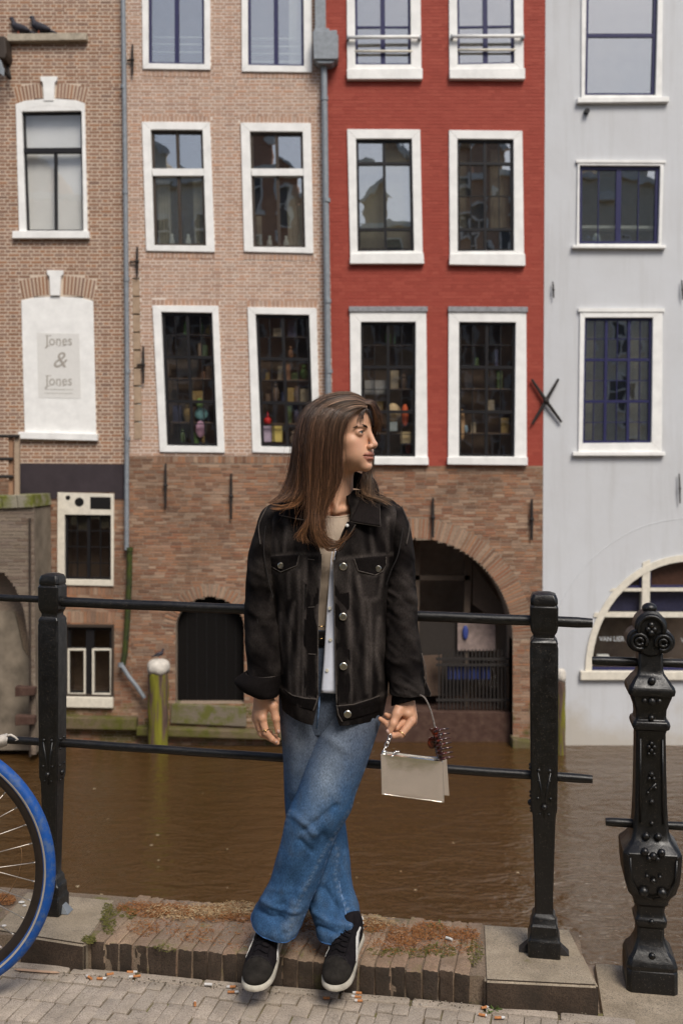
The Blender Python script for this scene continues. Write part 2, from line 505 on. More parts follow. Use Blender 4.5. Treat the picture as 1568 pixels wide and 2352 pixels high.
# ---- house A
O = [(38,240),(196,238),(203,541),(46,541)]
HOLES['a'].append(Fq([(38,241),(60,231),(118,226),(176,230),(196,239),(203,540),(46,540)]))
wA, IA = window(house_a, 'a', O, [(52,258),(189,256),(193,531),(62,531)], M['white'], M['dark'], glass='glass_clear', back='blind', backy=.16, hole=False,
       splits=([], []), sill=[(33,533),(207,533),(208,550),(32,550)], panes=False, sash_w=.03, label='white window with curved head and white blinds')
yf = YF
MB().prism(Fq([(38,241),(60,233),(118,228),(176,232),(196,239),(190,258),(170,248),(118,244),(70,249),(52,259)]), yf - .037, yf + .13).build('frame_head', M['white'], wA)
sb = MB()
sb.prism(Fq([(52,340),(190,339),(190,350),(52,351)]), yf + .0, yf + .08)
sb.prism(Fq([(124,350),(130,350),(131,530),(126,530)]), yf + .01, yf + .078)
sb.prism(Fq([(52,257),(70,248),(118,243),(170,247),(190,257),(190,262),(170,253),(118,249),(70,254),(52,263)]), yf + .01, yf + .077)
sb.build('sash_bar', M['dark'], wA)
for q in ([(56,252),(186,250),(187,340),(57,341)], [(60,351),(124,351),(126,528),(65,528)], [(131,351),(187,350),(190,528),(132,528)]):
    MB().prism(Fq(q), yf + .05, yf + .054).build('pane', M['glass_clear'], wA)
# the white board with the shop name
BO = [(50,690),(215,692),(222,1003),(58,1000)]
HOLES['a'].append(Fq([(50,690),(80,685),(130,682),(190,685),(215,692),(221,1000),(58,1000)]))
board = MB().prism(Fq([(50,690),(80,684),(130,681),(190,685),(215,692),(222,1000),(58,998)]), yf - .015, yf + .1).build('shop_board', M['white'], house_a, bevel=.005)
MB().prism(Fq([(46,992),(227,997),(227,1013),(45,1008)]), yf - .085, yf + .04).build('sill', M['white'], board, bevel=.008)
M['poster'] = flat('poster_paper', (.66,.645,.61), .8, var=.03)
MB().prism(Fq([(86,765),(183,767),(187,916),(90,914)]), yf - .018, yf - .012).build('poster', M['poster'], board)
M['ink'] = flat('ink_brown', (.34,.31,.27), .8)
M['ink_light'] = flat('ink_light', (.50,.48,.44), .8)
def text(body, x, y, size_px, Y, mat, parent, name='lettering', shear=0, scale_x=1.0, ext=.002):
    c = bpy.data.curves.new(name, 'FONT'); c.body = body; c.size = 1; c.align_x = 'CENTER'; c.align_y = 'CENTER'; c.extrude = 0; c.shear = shear; c.resolution_u = 3
    o = bpy.data.objects.new(name, c); COL.objects.link(o)
    dg = bpy.context.evaluated_depsgraph_get()
    me = bpy.data.meshes.new_from_object(o.evaluated_get(dg))
    bpy.data.objects.remove(o); bpy.data.curves.remove(c)
    p = P(x, y, Y); s = size_px * Y / FOC
    me.transform(Matrix.Translation(p) @ Matrix.Rotation(R(90), 4, 'X') @ Matrix.Diagonal((s * scale_x, s, 1, 1)))
    me.name = name; me.materials.clear()
    return link(name, me, parent, mat)
# serif capitals are built from the block letters plus small serif bars
for (wd, yy) in (('Jones', 783), ('Jones', 875)):
    text(wd, 136, yy, 33, yf - .021, M['ink'], board, scale_x=.86)
text('&', 137, 828, 52, yf - .021, M['ink'], board, shear=.25)
srf = MB()
for yy in (783, 875):
    for xx, ww in ((112, 9), (137, 5), (147, 5)):
        srf.prism(Fq([(xx-ww/2, yy+10.5), (xx+ww/2, yy+10.5), (xx+ww/2, yy+12), (xx-ww/2, yy+12)]), yf - .0205, yf - .0185)
    srf.prism(Fq([(106, yy-12.5), (119, yy-12.5), (119, yy-11), (106, yy-11)]), yf - .0205, yf - .0185)
srf.build('serifs', M['ink'], board)
ul = MB()
ul.prism(Fq([(104,893),(170,894),(170,896),(104,895)]), yf - .0205, yf - .0185); ul.prism(Fq([(104,902),(168,903),(168,904.6),(104,903.6)]), yf - .0205, yf - .0185)
ul.build('print_lines', M['ink_light'], board)
# keystones and fan arches
def fan(q0, q1, x0, x1, ytop, ybot, n, spread, key):
    out = []
    for i in range(n):
        t = (i + .5) / n
        xb = x0 + (x1 - x0) * t; u = (2 * t - 1)
        a = F(xb + spread * u, ytop + 12 * u * u); b = F(xb, ybot + 12 * u * u)
        L_ = math.hypot(a[0]-b[0], a[1]-b[1])
        out.append(((a[0]+b[0])/2, YF + .012, (a[1]+b[1])/2, .036, .04, L_*.94, math.atan2(a[0]-b[0], a[1]-b[1])))
    return out
for (kx0, kx1, ky0, ky1, ax0, ax1, ay0, ay1) in ((97, 132, 178, 234, 40, 196, 190, 226), (112, 146, 622, 680, 52, 214, 632, 677)):
    cx = (kx0 + kx1) / 2
    MB().prism(Fq([(kx0-2, ky0), (kx1+2, ky0), (kx1+1, ky0+10), (kx1-4, ky0+14), (kx1-6, ky1), (kx0+6, ky1), (kx0+4, ky0+14), (kx0-1, ky0+10)]), YF - .05, YF + .06).build('keystone', M['white'], house_a, bevel=.006)
    bricks = [b for b in fan(None, None, ax0, ax1, ay0, ay1, 21, 9, 'a') if abs(b[0] - F(cx, ky0)[0]) > .105]
    EXTRA['a'] += bricks
    EXC['a'].append(Fq([(ax0-10, ay0+12), (ax0+30, ay0), (ax1-30, ay0), (ax1+10, ay0+12), (ax1, ay1+14), (ax0, ay1+14)]))
# ledge with birds, recessed blind window above it
ledge = MB().prism(Fq([(22,84),(203,81),(203,98),(22,101)]), YF - .11, YF + .1).build('ledge', M['stone'], house_a, bevel=.01)
# cellar windows
w1, I1 = window(house_a, 'a', [(134,1131),(263,1134),(262,1346),(133,1343)], [(150,1182),(256,1183),(256,1332),(150,1330)], M['cream'], M['dark'], cols=4, rows=4, vbars=(.5,), thick=.05, thin=.014, glass='glass_clear', sash_w=.035, label='cream cellar window with round vent holes above its dark panes')
HOLES['a'][-1] = Fq([(135,1133),(262,1136),(261,1344),(134,1341)])
M['void'] = flat('void_dark', (.008,.007,.007), .9)
vb = MB()
for (x, y, r) in ((184, 1153, 10.5), (158, 1143, 5.5)):
    vb.prism(Fq([(x + r * math.cos(k*math.pi/8), y + r * math.sin(k*math.pi/8)) for k in range(16)]), YF - .037, YF - .03)
vb.build('vent_hole', M['void'], w1)
MB().prism(Fq([(209,1141),(256,1142),(256,1170),(209,1169)]), YF - .038, YF - .03).build('vent_opening', M['void'], w1)
w2, I2 = window(house_a, 'a', [(149,1433),(263,1434),(262,1603),(148,1600)], [(155,1440),(258,1441),(256,1596),(155,1593)], M['brown'], M['dark'], splits=([.5], [.32]), vbars=(.5,), thick=.13, thin=.03, glass='glass_clear', label='low cellar window with two white casements near the water')
cf = MB()
for x0, x1 in ((156, 197), (212, 257)):
    for q in ([(x0,1490),(x1,1490),(x1,1494),(x0,1494)], [(x0,1592),(x1,1592),(x1,1597),(x0,1597)], [(x0,1494),(x0+4,1494),(x0+4,1592),(x0,1592)], [(x1-4,1494),(x1,1494),(x1,1592),(x1-4,1592)]):
        cf.prism(Fq(q), YF + .0, YF + .06)
cf.build('casement', M['cream'], w2)
MB().prism(Fq([(146,1598),(262,1600),(262,1624),(145,1622)]), YF - .08, YF + .1).build('sill', M['cream'], w2, bevel=.01)
EXTRA['al'] += soldiers(Fq([(150,1348),(262,1350),(262,1368),(150,1366)]), YF)
EXC['a'].append(Fq([(150,1348),(262,1350),(262,1368),(150,1366)]))
EXTRA['al'] += soldiers(Fq([(146,1404),(266,1405),(266,1431),(146,1430)]), YF)
EXC['a'].append(Fq([(146,1404),(266,1405),(266,1431),(146,1430)]))
# dark painted plinth band
MB().prism(Fq([(36,1064),(289,1066),(290,1146),(264,1146),(264,1131),(133,1130),(131,1146),(36,1142)]), YF - .014, YF + .03).build('plinth', M['plinth'], house_a)
regA = Fq([(-800,TOP),(LB(TOP),TOP),(LB(1100),1100),(-800,1100)])
course_wall(house_a, regA, HOLES['a'], EXC['a'], M['brick_a'], M['mortar_a'], YF, .058, .185, .0925, joint=.015, proud=.003, extra=EXTRA['a'], keep=230)
regAl = Fq([(-800,1101),(LB(1100),1101),(LB(BOT),BOT),(-800,BOT)])
course_wall(house_a, regAl, HOLES['a'], EXC['a'], M['brick_low'], M['mortar_low'], YF + .004, .05, .19, None, extra=EXTRA['al'], clean=.5, keep=70)
MB().prism(Fq([(80,1640),(318,1645),(318,1672),(80,1668)]), YF - .16, YF + .1).build('water_ledge', M['ledge'], house_a, bevel=.02)

# ---- house B
def lint(key, list_, x0, x1, y0, y1, s=0):
    q = Fq([(x0,y0),(x1,y0+s),(x1,y1+s),(x0,y1)]); EXTRA[list_].extend(soldiers(q, YF)); EXC[key].append(q)
def bars(w, x0, x1, ys, y, r=.012, mat='white', slope=0):
    mb = MB()
    for yy in ys:
        a, b = F(x0, yy), F(x1, yy + slope)
        mb.tube([(a[0], y, a[1]), (b[0], y, b[1])], r, 8)
    return mb.build('safety_bar', M[mat], w, smooth=True)
wb1, _ = window(house_b, 'b', [(325,-170),(483,-170),(484,162),(329,160)], [(341,-150),(469,-150),(470,149),(342,147)], M['white'], M['navy'], cols=2, vbars=(.5,), thick=.07, glass='glass', label='top storey window with three white bars, left of the pair')
bars(wb1, 345, 466, (79, 95, 113), YF + .12, .014)
wb2, _ = window(house_b, 'b', [(554,-170),(714,-170),(717,168),(556,166)], [(569,-150),(696,-150),(698,153),(570,151)], M['white'], M['navy'], cols=2, vbars=(.5,), thick=.07, glass='glass', label='top storey window with bars and a white curtain')
bars(wb2, 574, 694, (82, 100, 117, 135), YF + .12, .014)
M['curtain'] = flat('curtain_white', (.62,.60,.57), .9)
cu = MB(); n = 24
cu.ring_loft([[(F(662 + 31*k/n, yy)[0], YF + .17 + .02 * math.sin(k * 1.9), F(662, yy)[1]) for k in range(n + 1)] for yy in (-150, 0, 145)], closed=False, caps=False)
cu.build('curtain', M['curtain'], wb2, smooth=True)
for (o, i1, lab) in (([(327,281),(483,282),(494,580),(337,577)], ([(347,299),(466,300),(469,388),(350,388)], [(352,404),(470,404),(474,565),(355,564)]), 'middle storey window, left of the pair'),
                ([(553,283),(714,284),(720,583),(561,579)], ([(574,303),(695,304),(698,388),(577,388)], [(579,404),(699,404),(701,569),(582,568)]), 'middle storey window beside the right drainpipe')):
    full = [i1[0][0], i1[0][1], i1[1][2], i1[1][3]]
    t = .346
    w, I = window(house_b, 'b', o, full, M['white'], M['brown'], splits=([.5], [t]), vbars=(.5,), thick=.05, thin=.05, label='white framed ' + lab, tilt=.02)
    MB().prism(Fq([i1[0][3], i1[0][2], i1[1][1], i1[1][0]]), YF - .02, YF + .09).build('transom', M['white'], w)
    cu = MB(); n = 14
    for sx0, sx1, t0, t1 in ((.04,.30,.40,.96),(.74,.96,.40,.96)) if 'left' in lab else ((.66,.96,.42,.97),(.05,.16,.70,.97)):
        q_ = sub(I, sx0, sx1, t0, t1); cu.ring_loft([[(lerp(q_[a], q_[b], k/n)[0], YF + .22 + .02*math.sin(k*2.1), lerp(q_[a], q_[b], k/n)[1]) for k in range(n+1)] for a, b in ((0,1),(3,2))], closed=False, caps=False)
    cu.build('curtain', bpy.data.materials.get('curtain_ecru') or flat('curtain_ecru', (.52,.46,.38), .9, var=.3, scale=4), w, smooth=True)
    m = MB()
    for vx in (.30, .62):
        a = bil(I, vx, .93); m.lathe((a[0], YF + .2, a[1] - .12), [(.03,0),(.05,.04),(.045,.12),(.022,.18),(.028,.22)], 12)
    m.build('vase', M['white'], w, smooth=True)
TOY = [(.20,.05,.03),(.30,.20,.07),(.08,.15,.04),(.30,.24,.16),(.11,.07,.05),(.22,.11,.06),(.05,.05,.09),(.24,.17,.12),(.14,.09,.06),(.07,.10,.035)]
toym = [flat('toy_%s' % n, c, .6, var=.2) for n, c in zip('red amber green straw brown rust blue tan wood olive'.split(), TOY)]
def display(w, I, seed, lively=1.0):
    """shelves with boxes and toys seen through the panes"""
    r_ = random.Random(seed)
    sh = MB(); x0, x1 = I[3][0] + .05, I[2][0] - .05
    H_ = I[0][1] - I[3][1]
    zs = [I[3][1] + .03 + H_ * k for k in (0, .165, .33, .5, .66, .83)]
    for z in zs: sh.box(x0 - .02, x1 + .02, YF + .2, YF + .42, z - .018, z)
    sh.build('shelf', toym[8], w)
    groups = {}
    for z in zs:
        x = x0
        while x < x1 - .06:
            wd = .05 + .12 * r_.random(); ht = H_ * (.05 + .09 * r_.random()); k = r_.randrange(10)
            if r_.random() < .8 * lively:
                m = groups.setdefault(k, MB())
                y_ = YF + .21 + .06 * r_.random()
                if r_.random() < .35:
                    m.sphere((x + wd/2, y_ + .06, z + ht * .45), (wd*.42, .05, ht*.45), 10, 6); m.sphere((x + wd/2, y_ + .05, z + ht), wd*.26, 8, 6)
                else: m.box(x, min(x + wd, x1), y_, y_ + .1, z, z + ht)
            x += wd + .015
    for k, m in groups.items():
        o = m.build('display_goods', toym[k], w); o['kind'] = 'stuff'
for (o, i, lab, sd) in (([(351,702),(502,703),(517,1040),(368,1038)], [(371,717),(488,719),(500,1025),(384,1023)], 'lattice window over a toy display, nearest the left drainpipe', 3),
                    ([(569,706),(727,708),(735,1043),(580,1039)], [(587,722),(710,724),(720,1028),(600,1025)], 'lattice window with pink and yellow boxes behind it', 8)):
    w, I = window(house_b, 'b', o, i, M['white'], M['dark'], cols=4, rows=6, vbars=(.5,), hbars=(1/3, 2/3), thick=.05, thin=.013, glass='glass_clear', depth=.55, label=lab, sash_w=.045)
    display(w, I, sd, .58)
    if sd == 8:
        for x0, x1, nm, cc in ((603, 622, 'toy_box', (.50,.40,.52)), (624, 647, 'toy_box', (.62,.48,.14))):
            MB().prism(Fq([(x0,978),(x1,978),(x1,1014),(x0,1014)]), YF + .12, YF + .18).build(nm, flat('toy_box_' + str(x0), cc, .7), w)
        m = MB(); a = F(613, 966); m.sphere((a[0], YF + .15, a[1]), .065, 12, 8); m.tube([(a[0], YF+.15, a[1]+.05), (a[0], YF+.15, a[1]+.16)], [.03, .004], 8)
        m.build('red_toy', flat('toy_scarlet', (.5,.02,.02), .5), w, smooth=True)
    else:
        m = MB(); a = F(457, 985); m.sphere((a[0], YF + .17, a[1]), (.08,.04,.14), 12, 8); m.build('pink_toy', flat('toy_pink', (.50,.28,.38), .6), w, smooth=True)
        m = MB(); a = F(459, 950); m.sphere((a[0], YF + .17, a[1]), (.11,.04,.10), 12, 8); m.build('teal_toy', flat('toy_teal', (.15,.30,.30), .6), w, smooth=True)
        m = MB(); a = F(455, 925); m.sphere((a[0], YF + .17, a[1]), (.06,.04,.09), 12, 8); m.build('green_toy', flat('toy_lime', (.16,.26,.06), .6), w, smooth=True)
lint('b', 'b', 325, 484, 266, 281, 1); lint('b', 'b', 551, 716, 267, 283, 1)
lint('b', 'b', 329, 484, 162, 175, 2); lint('b', 'b', 555, 718, 168, 180, 1)
lint('b', 'b', 336, 495, 579, 592, 2); lint('b', 'b', 560, 722, 584, 597, 2)
lint('b', 'b', 349, 504, 688, 702, 1); lint('b', 'b', 566, 729, 690, 706, 2)
# arched cellar door
c0 = F(482, 1445); ap = F(482, 1371); rx = F(561, 1445)[0] - c0[0]; rz = ap[1] - c0[1]; bz = F(482, 1615)[1]
arch = arch_poly(c0, rx, rz, bz)
HOLES['b'].append(arch)
EXTRA['bl'] += ring_bricks(c0, rx, rz, .20, YF, R(2), R(178))
EXC['b'].append(arch_poly(c0, rx + .2, rz + .2, c0[1]))
door = MB().prism(arch_poly(c0, rx - .01, rz - .01, bz), YF + .2, YF + .26).build('cellar_door', flat('door_black', (.007,.006,.0055), .8, spec=.1), house_b)
pl = MB()
for k in range(1, 7):
    x = c0[0] - rx + 2 * rx * k / 7; pl.box(x - .006, x + .006, YF + .19, YF + .203, bz, c0[1] + rz * math.sqrt(max(0, 1 - ((x - c0[0]) / rx) ** 2)) - .02)
pl.build('plank_joint', M['void'], door)
MB().prism(Fq([(395,1615),(566,1622),(566,1668),(392,1660)]), YF - .05, YF + .3).build('door_sill', mossy('sill_mossy', (.20,.165,.12), (.13,.13,.03), 5, .45, .6), house_b, bevel=.015)
# stone quoin strip
qs = Fq([(304,640),(321,640),(327,1010),(309,1010)])
HOLES['b'].append(qs)
for k in range(9):
    MB().prism(sub(qs, .02, .98, k/9 + .004, (k+1)/9 - .004), YF - .008 - .01 * (k % 2), YF + .2).build('quoin_stone', M['quoin'] if 'quoin' in M else M.setdefault('quoin', flat('sandstone_tan', (.36,.26,.18), .9, var=.15, scale=10)), house_b, bevel=.006)
regB = Fq([(LB(TOP),TOP),(MBD(TOP),TOP),(MBD(1045),1045),(LB(1045),1045)])
course_wall(house_b, regB, HOLES['b'], EXC['b'], M['brick_b'], M['mortar_b'], YF + .002, .054, .19, .095, joint=.012, proud=.003, extra=EXTRA['b'], keep=210)
regBl = Fq([(LB(1046),1046),(MBD(1045),1046),(775,BOT),(LB(BOT),BOT)])
EXTRA['bl'] += soldiers(Fq([(352,1047),(760,1049),(760,1065),(352,1063)]), YF + .006); EXC['b'].append(Fq([(352,1046),(760,1046),(760,1065),(352,1063)]))
course_wall(house_b, regBl, HOLES['b'], EXC['b'], M['brick_low'], M['mortar_low'], YF + .006, .048, .185, None, extra=EXTRA['bl'], clean=.5, keep=90)
MB().prism(Fq([(318,1664),(640,1676),(640,1694),(318,1684)]), YF - .17, YF + .1).build('water_ledge', M['ledge'], house_b, bevel=.02)

# ---- house C (red)
for (o, i, s, bx, ys, lab) in (([(795,-170),(963,-170),(967,164),(797,164)], [(813,-150),(941,-150),(943,150),(816,150)], [(796,163),(969,161),(969,186),(797,186)], (799, 962), (92, 119), 'left'),
                          ([(1029,-170),(1199,-170),(1201,164),(1031,164)], [(1047,-150),(1178,-150),(1180,147),(1050,150)], [(1030,163),(1203,161),(1203,186),(1031,185)], (1036, 1198), (90, 116), 'right')):
    w, I = window(house_c, 'c', o, i, M['white'], M['navy'], splits=([.5], [.70]), vbars=(.5,), thick=.075, thin=.03, sill=s, label='top storey window with a white guard bar, the %s one in the red wall' % lab)
    a, b = F(bx[0], ys[0]), F(bx[1], ys[0] - 1)
    MB().tube([(a[0], YF - .10, a[1]), (b[0], YF - .10, b[1])], .028, 10).build('guard_bar', M['white'], w, smooth=True)
    a, b = F(bx[0] + 15, ys[1]), F(bx[1] - 15, ys[1])
    MB().tube([(a[0], YF - .02, a[1]), (b[0], YF - .02, b[1])], .02, 10).build('guard_bar', M['cream'], w, smooth=True)
    bk = MB()
    for xx in bx:
        a = F(xx, ys[0]); bk.box(a[0] - .02, a[0] + .02, YF - .11, YF, a[1] - .03, a[1] + .03)
    bk.build('bar_bracket', M['zinc'], w)
for (o, i, s, cols, lab) in (([(797,298),(964,299),(970,590),(804,590)], [(817,320),(945,320),(950,577),(821,578)], [(804,585),(971,583),(973,608),(803,608)], 0, 'left'),
                        ([(1030,300),(1198,302),(1202,592),(1032,592)], [(1049,320),(1178,321),(1179,577),(1050,578)], [(1031,585),(1203,585),(1204,613),(1030,610)], 1, 'right')):
    w, I = window(house_c, 'c', o, i, M['white'], M['dark'], splits=([.25, .5, .75], [.21, .50, .80]) if cols else ([.5], [.21, .80]), vbars=(.5,), hbars=(.21, .8), thick=.045, thin=.012, sill=s, label='middle storey window in the red wall, %s one of the two' % lab, tilt=.02, glass='glass', backy=.5)
    if cols:
        cu = MB(); n = 14
        for sx0, sx1 in ((.05,.2),(.62,.95)):
            q_ = sub(I, sx0, sx1, .05, .78); cu.ring_loft([[(lerp(q_[a], q_[b], k/n)[0], YF + .22 + .02*math.sin(k*2.1+sx0*9), lerp(q_[a], q_[b], k/n)[1]) for k in range(n+1)] for a, b in ((0,1),(3,2))], closed=False, caps=False)
        cu.build('curtain', bpy.data.materials.get('curtain_linen') or flat('curtain_linen', (.36,.30,.23), .9, var=.25, scale=5), w, smooth=True)
    if not cols:
        bl = MB(); q = sub(I, .06, .94, .06, .94); bl.prism(q, YF + .2, YF + .21); bl.build('blind', flat('blind_linen', (.33,.29,.22), .9, var=.12, scale=3), w)
for (o, i, s, cp, lab, sd) in (([(803,716),(978,716),(981,1052),(806,1052)], [(828,740),(954,740),(953,1049),(830,1048)], [(805,1050),(982,1050),(983,1068),(805,1067)], [(801,705),(981,705),(981,717),(801,717)], 'lower window in the red wall behind her head, with grey cap', 21),
                          ([(1029,716),(1207,717),(1208,1052),(1028,1052)], [(1053,740),(1183,741),(1180,1049),(1053,1048)], [(1026,1050),(1209,1050),(1209,1069),(1026,1067)], [(1028,705),(1210,706),(1210,718),(1028,717)], 'lower window in the red wall with grey cap, nearest the white house', 33)):
    w, I = window(house_c, 'c', o, i, M['white'], M['dark'], cols=4, rows=6, vbars=(.5,), hbars=(1/3, 2/3), thick=.05, thin=.013, sill=s, cap=cp, glass='glass_clear', depth=.6, label=lab)
    display(w, I, sd, .22)
    if sd == 21:
        m = MB(); a = F(903, 946); m.sphere((a[0], YF + .16, a[1]), (.13,.05,.15), 12, 8); m.build('lamp_globe', flat('lamp_straw', (.50,.36,.20), .6), w, smooth=True)
        m = MB(); a = F(931, 952); m.sphere((a[0], YF + .17, a[1]), (.06,.04,.18), 12, 8); m.build('orange_toy', flat('toy_orange', (.55,.10,.03), .6), w, smooth=True)
        m = MB(); a = F(906, 975); m.box(a[0]-.09, a[0]+.05, YF + .13, YF + .2, a[1]-.1, a[1]+.05); m.build('grey_toy', flat('toy_grey', (.25,.28,.28), .6), w)
        m = MB(); a = F(935, 1000); m.box(a[0]-.1, a[0]+.06, YF + .13, YF + .2, a[1]-.12, a[1]+.06); m.build('straw_basket', flat('toy_basket', (.40,.30,.16), .8), w)
        m = MB(); q = Fq([(838,872),(893,872),(893,905),(838,905)]); m.prism(q, YF + .12, YF + .13); m.build('small_print', flat('print_grey', (.20,.19,.18), .8), w)
    else:
        m = MB(); a = F(1063, 975); m.sphere((a[0], YF + .16, a[1]), (.05,.04,.26), 12, 8); m.build('standing_figure', flat('toy_ochre', (.40,.24,.12), .6), w, smooth=True)
        m = MB(); a = F(1072, 985); m.sphere((a[0], YF + .15, a[1]), (.035,.03,.07), 10, 8); m.build('blue_toy', flat('toy_sky', (.18,.25,.30), .6), w, smooth=True)
# big arched gate
gc = F(952, 1468); grx = F(1177, 1468)[0] - gc[0]; grz = F(952, 1237)[1] - gc[1]; gb = F(952, 1800)[1]
garch = arch_poly(gc, grx, grz, gb, 40)
HOLES['c'].append(garch); HOLES['b'].append(garch)
ringb = ring_bricks(gc, grx, grz, .33, YF + .006, R(0), R(180), w=.05, proud=.005)
EXC['c'].append(arch_poly(gc, grx + .33, grz + .33, gc[1], 40)); EXC['b'].append(EXC['c'][-1])
regC = Fq([(MBD(TOP),TOP),(RB(TOP),TOP),(RB(1068),1069),(MBD(1045),1066)])
course_wall(house_c, regC, HOLES['c'], EXC['c'], M['brick_red'], M['mortar_red'], YF + .004, .056, .20, .10, joint=.006, proud=.0022, keep=150)
regCl = Fq([(MBD(1045),1067),(RB(1068),1070),(RB(BOT),BOT),(775.5,BOT)])
course_wall(house_c, regCl, HOLES['c'], EXC['c'], M['brick_low'], M['mortar_low'], YF + .008, .046, .18, None, extra=ringb, clean=.5, keep=150)
MB().prism(Fq([(640.5,1676),(735,1680),(735,1696),(640.5,1694)]), YF - .17, YF + .1).build('water_ledge', M['ledge'], house_c, bevel=.02)
MB().prism(Fq([(1172,1690),(1243,1702),(1243,1724),(1172,1716)]), YF - .17, YF + .1).build('water_ledge', M['ledge'], house_c, bevel=.02)
# gate porch: timber front, door, poster panel, iron fence, crates
M['porch_wood'] = flat('timber_taupe', (.085,.062,.045), .8, var=.15)
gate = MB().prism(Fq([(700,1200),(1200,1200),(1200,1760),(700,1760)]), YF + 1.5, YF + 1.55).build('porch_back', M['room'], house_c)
pf = MB()
for q in ([(735,1330),(1090,1331),(1090,1343),(735,1342)], [(958,1230),(971,1230),(968,1620),(953,1620)], [(1079,1250),(1097,1262),(1090,1420),(1076,1420)], [(1078,1420),(1086,1420),(1084,1700),(1077,1700)], [(1097,1300),(1180,1420),(1180,1700),(1160,1700),(1150,1440),(1097,1400)]):
    pf.prism(Fq(q), YF + .62, YF + .70)
pf.build('porch_frame', M['porch_wood'], house_c)
gp = MB()
for q in ([(971,1250),(1079,1255),(1079,1330),(971,1330)], [(968,1343),(1078,1343),(1078,1420),(968,1420)], [(1086,1420),(1160,1420),(1160,1600),(1086,1600)], [(735,1343),(955,1343),(953,1620),(735,1620)]):
    MB().prism(Fq(q), YF + .66, YF + .664).build('pane', M['glass_clear'], house_c)
MB().prism(Fq([(968,1421),(1077,1421),(1074,1620),(966,1620)]), YF + .66, YF + .72).build('porch_door', flat('door_dark', (.03,.024,.02), .6), house_c)
MB().prism(Fq([(974,1522),(1022,1520),(1018,1616),(972,1616)]), YF + .55, YF + .6).build('notice_panel', flat('board_tan', (.10,.065,.045), .8), house_c)
MB().prism(Fq([(993,1432),(1001,1432),(1001,1437),(993,1437)]), YF + .63, YF + .65).build('door_plate', flat('plate_pale', (.35,.26,.2), .6), house_c)
cp = flat('poster_mauve', (.22,.165,.145), .8, var=.45, scale=6)
MB().prism(Fq([(1060,1428),(1150,1428),(1150,1510),(1060,1510)]), YF + .58, YF + .59).build('poster_panel', cp, house_c)
m = MB(); a = F(1078, 1466); m.sphere((a[0], YF + .55, a[1]), (.05,.02,.12), 8, 6); m.build('blue_bottle', flat('bottle_blue', (.04,.06,.22), .5), house_c, smooth=True)
fe = MB()
for k in range(19):
    x = 1012 + k * 8.6; a, b = F(x, 1500), F(x, 1640); fe.box(a[0]-.011, a[0]+.011, YF + .30, YF + .322, b[1], a[1])
for yy in (1522, 1536, 1618):
    a, b = F(1005, yy), F(1176, yy); fe.box(a[0], b[0], YF + .29, YF + .33, a[1]-.02, a[1]+.02)
fe.build('iron_fence', M['iron'], house_c)['kind'] = 'stuff'
for k in range(9):
    x = 1034 + 11.2 * k; MB().prism(Fq([(x,1541),(x+8.5,1541),(x+8.5,1572),(x,1572)]), YF + .36, YF + .46).build('blue_crate', flat('crate_blue', (.05,.08,.30), .6) if k == 0 else bpy.data.materials['crate_blue'], house_c, bevel=.01)
MB().prism(Fq([(700,1640),(1178,1645),(1178,1790),(700,1790)]), YF + .2, YF + 1.5).build('porch_step', M['rust_beam'], house_c)
# soffit and cheeks of the vault
n = len(garch)
MB().add([(p[0], YF + .02, p[1]) for p in garch] + [(p[0], YF + 1.55, p[1]) for p in garch], [(i, i+1, n+i+1, n+i) for i in range(n-1)]).build('vault', M['mortar_low'], house_c)

# ---- house D (white)
wd1, I = window(house_d, 'd', [(1334,-170),(1522,-170),(1517,232),(1333,232)], [(1347,-150),(1512,-150),(1503,220),(1341,220)], M['white'], M['navy'], splits=([], [.62]), hbars=(.62,), thick=.06, sill=[(1323,228),(1532,226),(1532,238),(1322,240)], label='top window of the white house with blue sash', sash_w=.05, tilt=.015)
wd2, I = window(house_d, 'd', [(1325,374),(1522,374),(1516,568),(1322,567)], [(1329,381),(1514,382),(1510,561),(1328,561)], M['white'], M['navy'], splits=([.25,.5,.75], []), vbars=(.5,), thick=.085, thin=.014, sill=[(1311,565),(1525,566),(1525,573),(1311,572)], cap=None, label='wide two light window of the white house with shelf inside', sash_w=.055, glass='glass')
MB().prism(Fq([(1321,369),(1526,370),(1526,376),(1321,375)]), YF - .05, YF + .03).build('moulding', M['white'], wd2)
MB().prism(Fq([(1332,512),(1507,513),(1507,520),(1332,519)]), YF + .16, YF + .3).build('inner_shelf', M['white'], wd2)
m = MB(); a = F(1376, 545); m.sphere((a[0], YF + .2, a[1]), (.07,.05,.12), 12, 8); m.build('glass_vase', flat('vase_pale', (.45,.5,.52), .2), wd2, smooth=True)
wd3, I = window(house_d, 'd', [(1330,715),(1519,714),(1517,1040),(1326,1040)], [(1341,730),(1497,730),(1494,1017),(1336,1018)], M['white'], M['navy'], cols=6, rows=6, vbars=(1/3, 2/3), hbars=(1/3, 2/3), thick=.045, thin=.012, sill=[(1313,1038),(1523,1038),(1523,1047),(1312,1047)], label='lattice window of the white house with nine blue framed lights', glass='glass', sash_w=.04, tilt=.007)
cu = MB()
for sx0, sx1 in ((.04,.22),(.70,.97)):
    q_ = sub(I, sx0, sx1, .03, .97); cu.ring_loft([[(lerp(q_[a], q_[b], k/14)[0], YF + .22 + .02*math.sin(k*2.1+sx0*9), lerp(q_[a], q_[b], k/14)[1]) for k in range(15)] for a, b in ((0,1),(3,2))], closed=False, caps=False)
cu.build('curtain', bpy.data.materials['curtain_linen'], wd3, smooth=True)
MB().prism(Fq([(1326,709),(1523,709),(1523,717),(1326,717)]), YF - .05, YF + .03).build('moulding', M['white'], wd3)
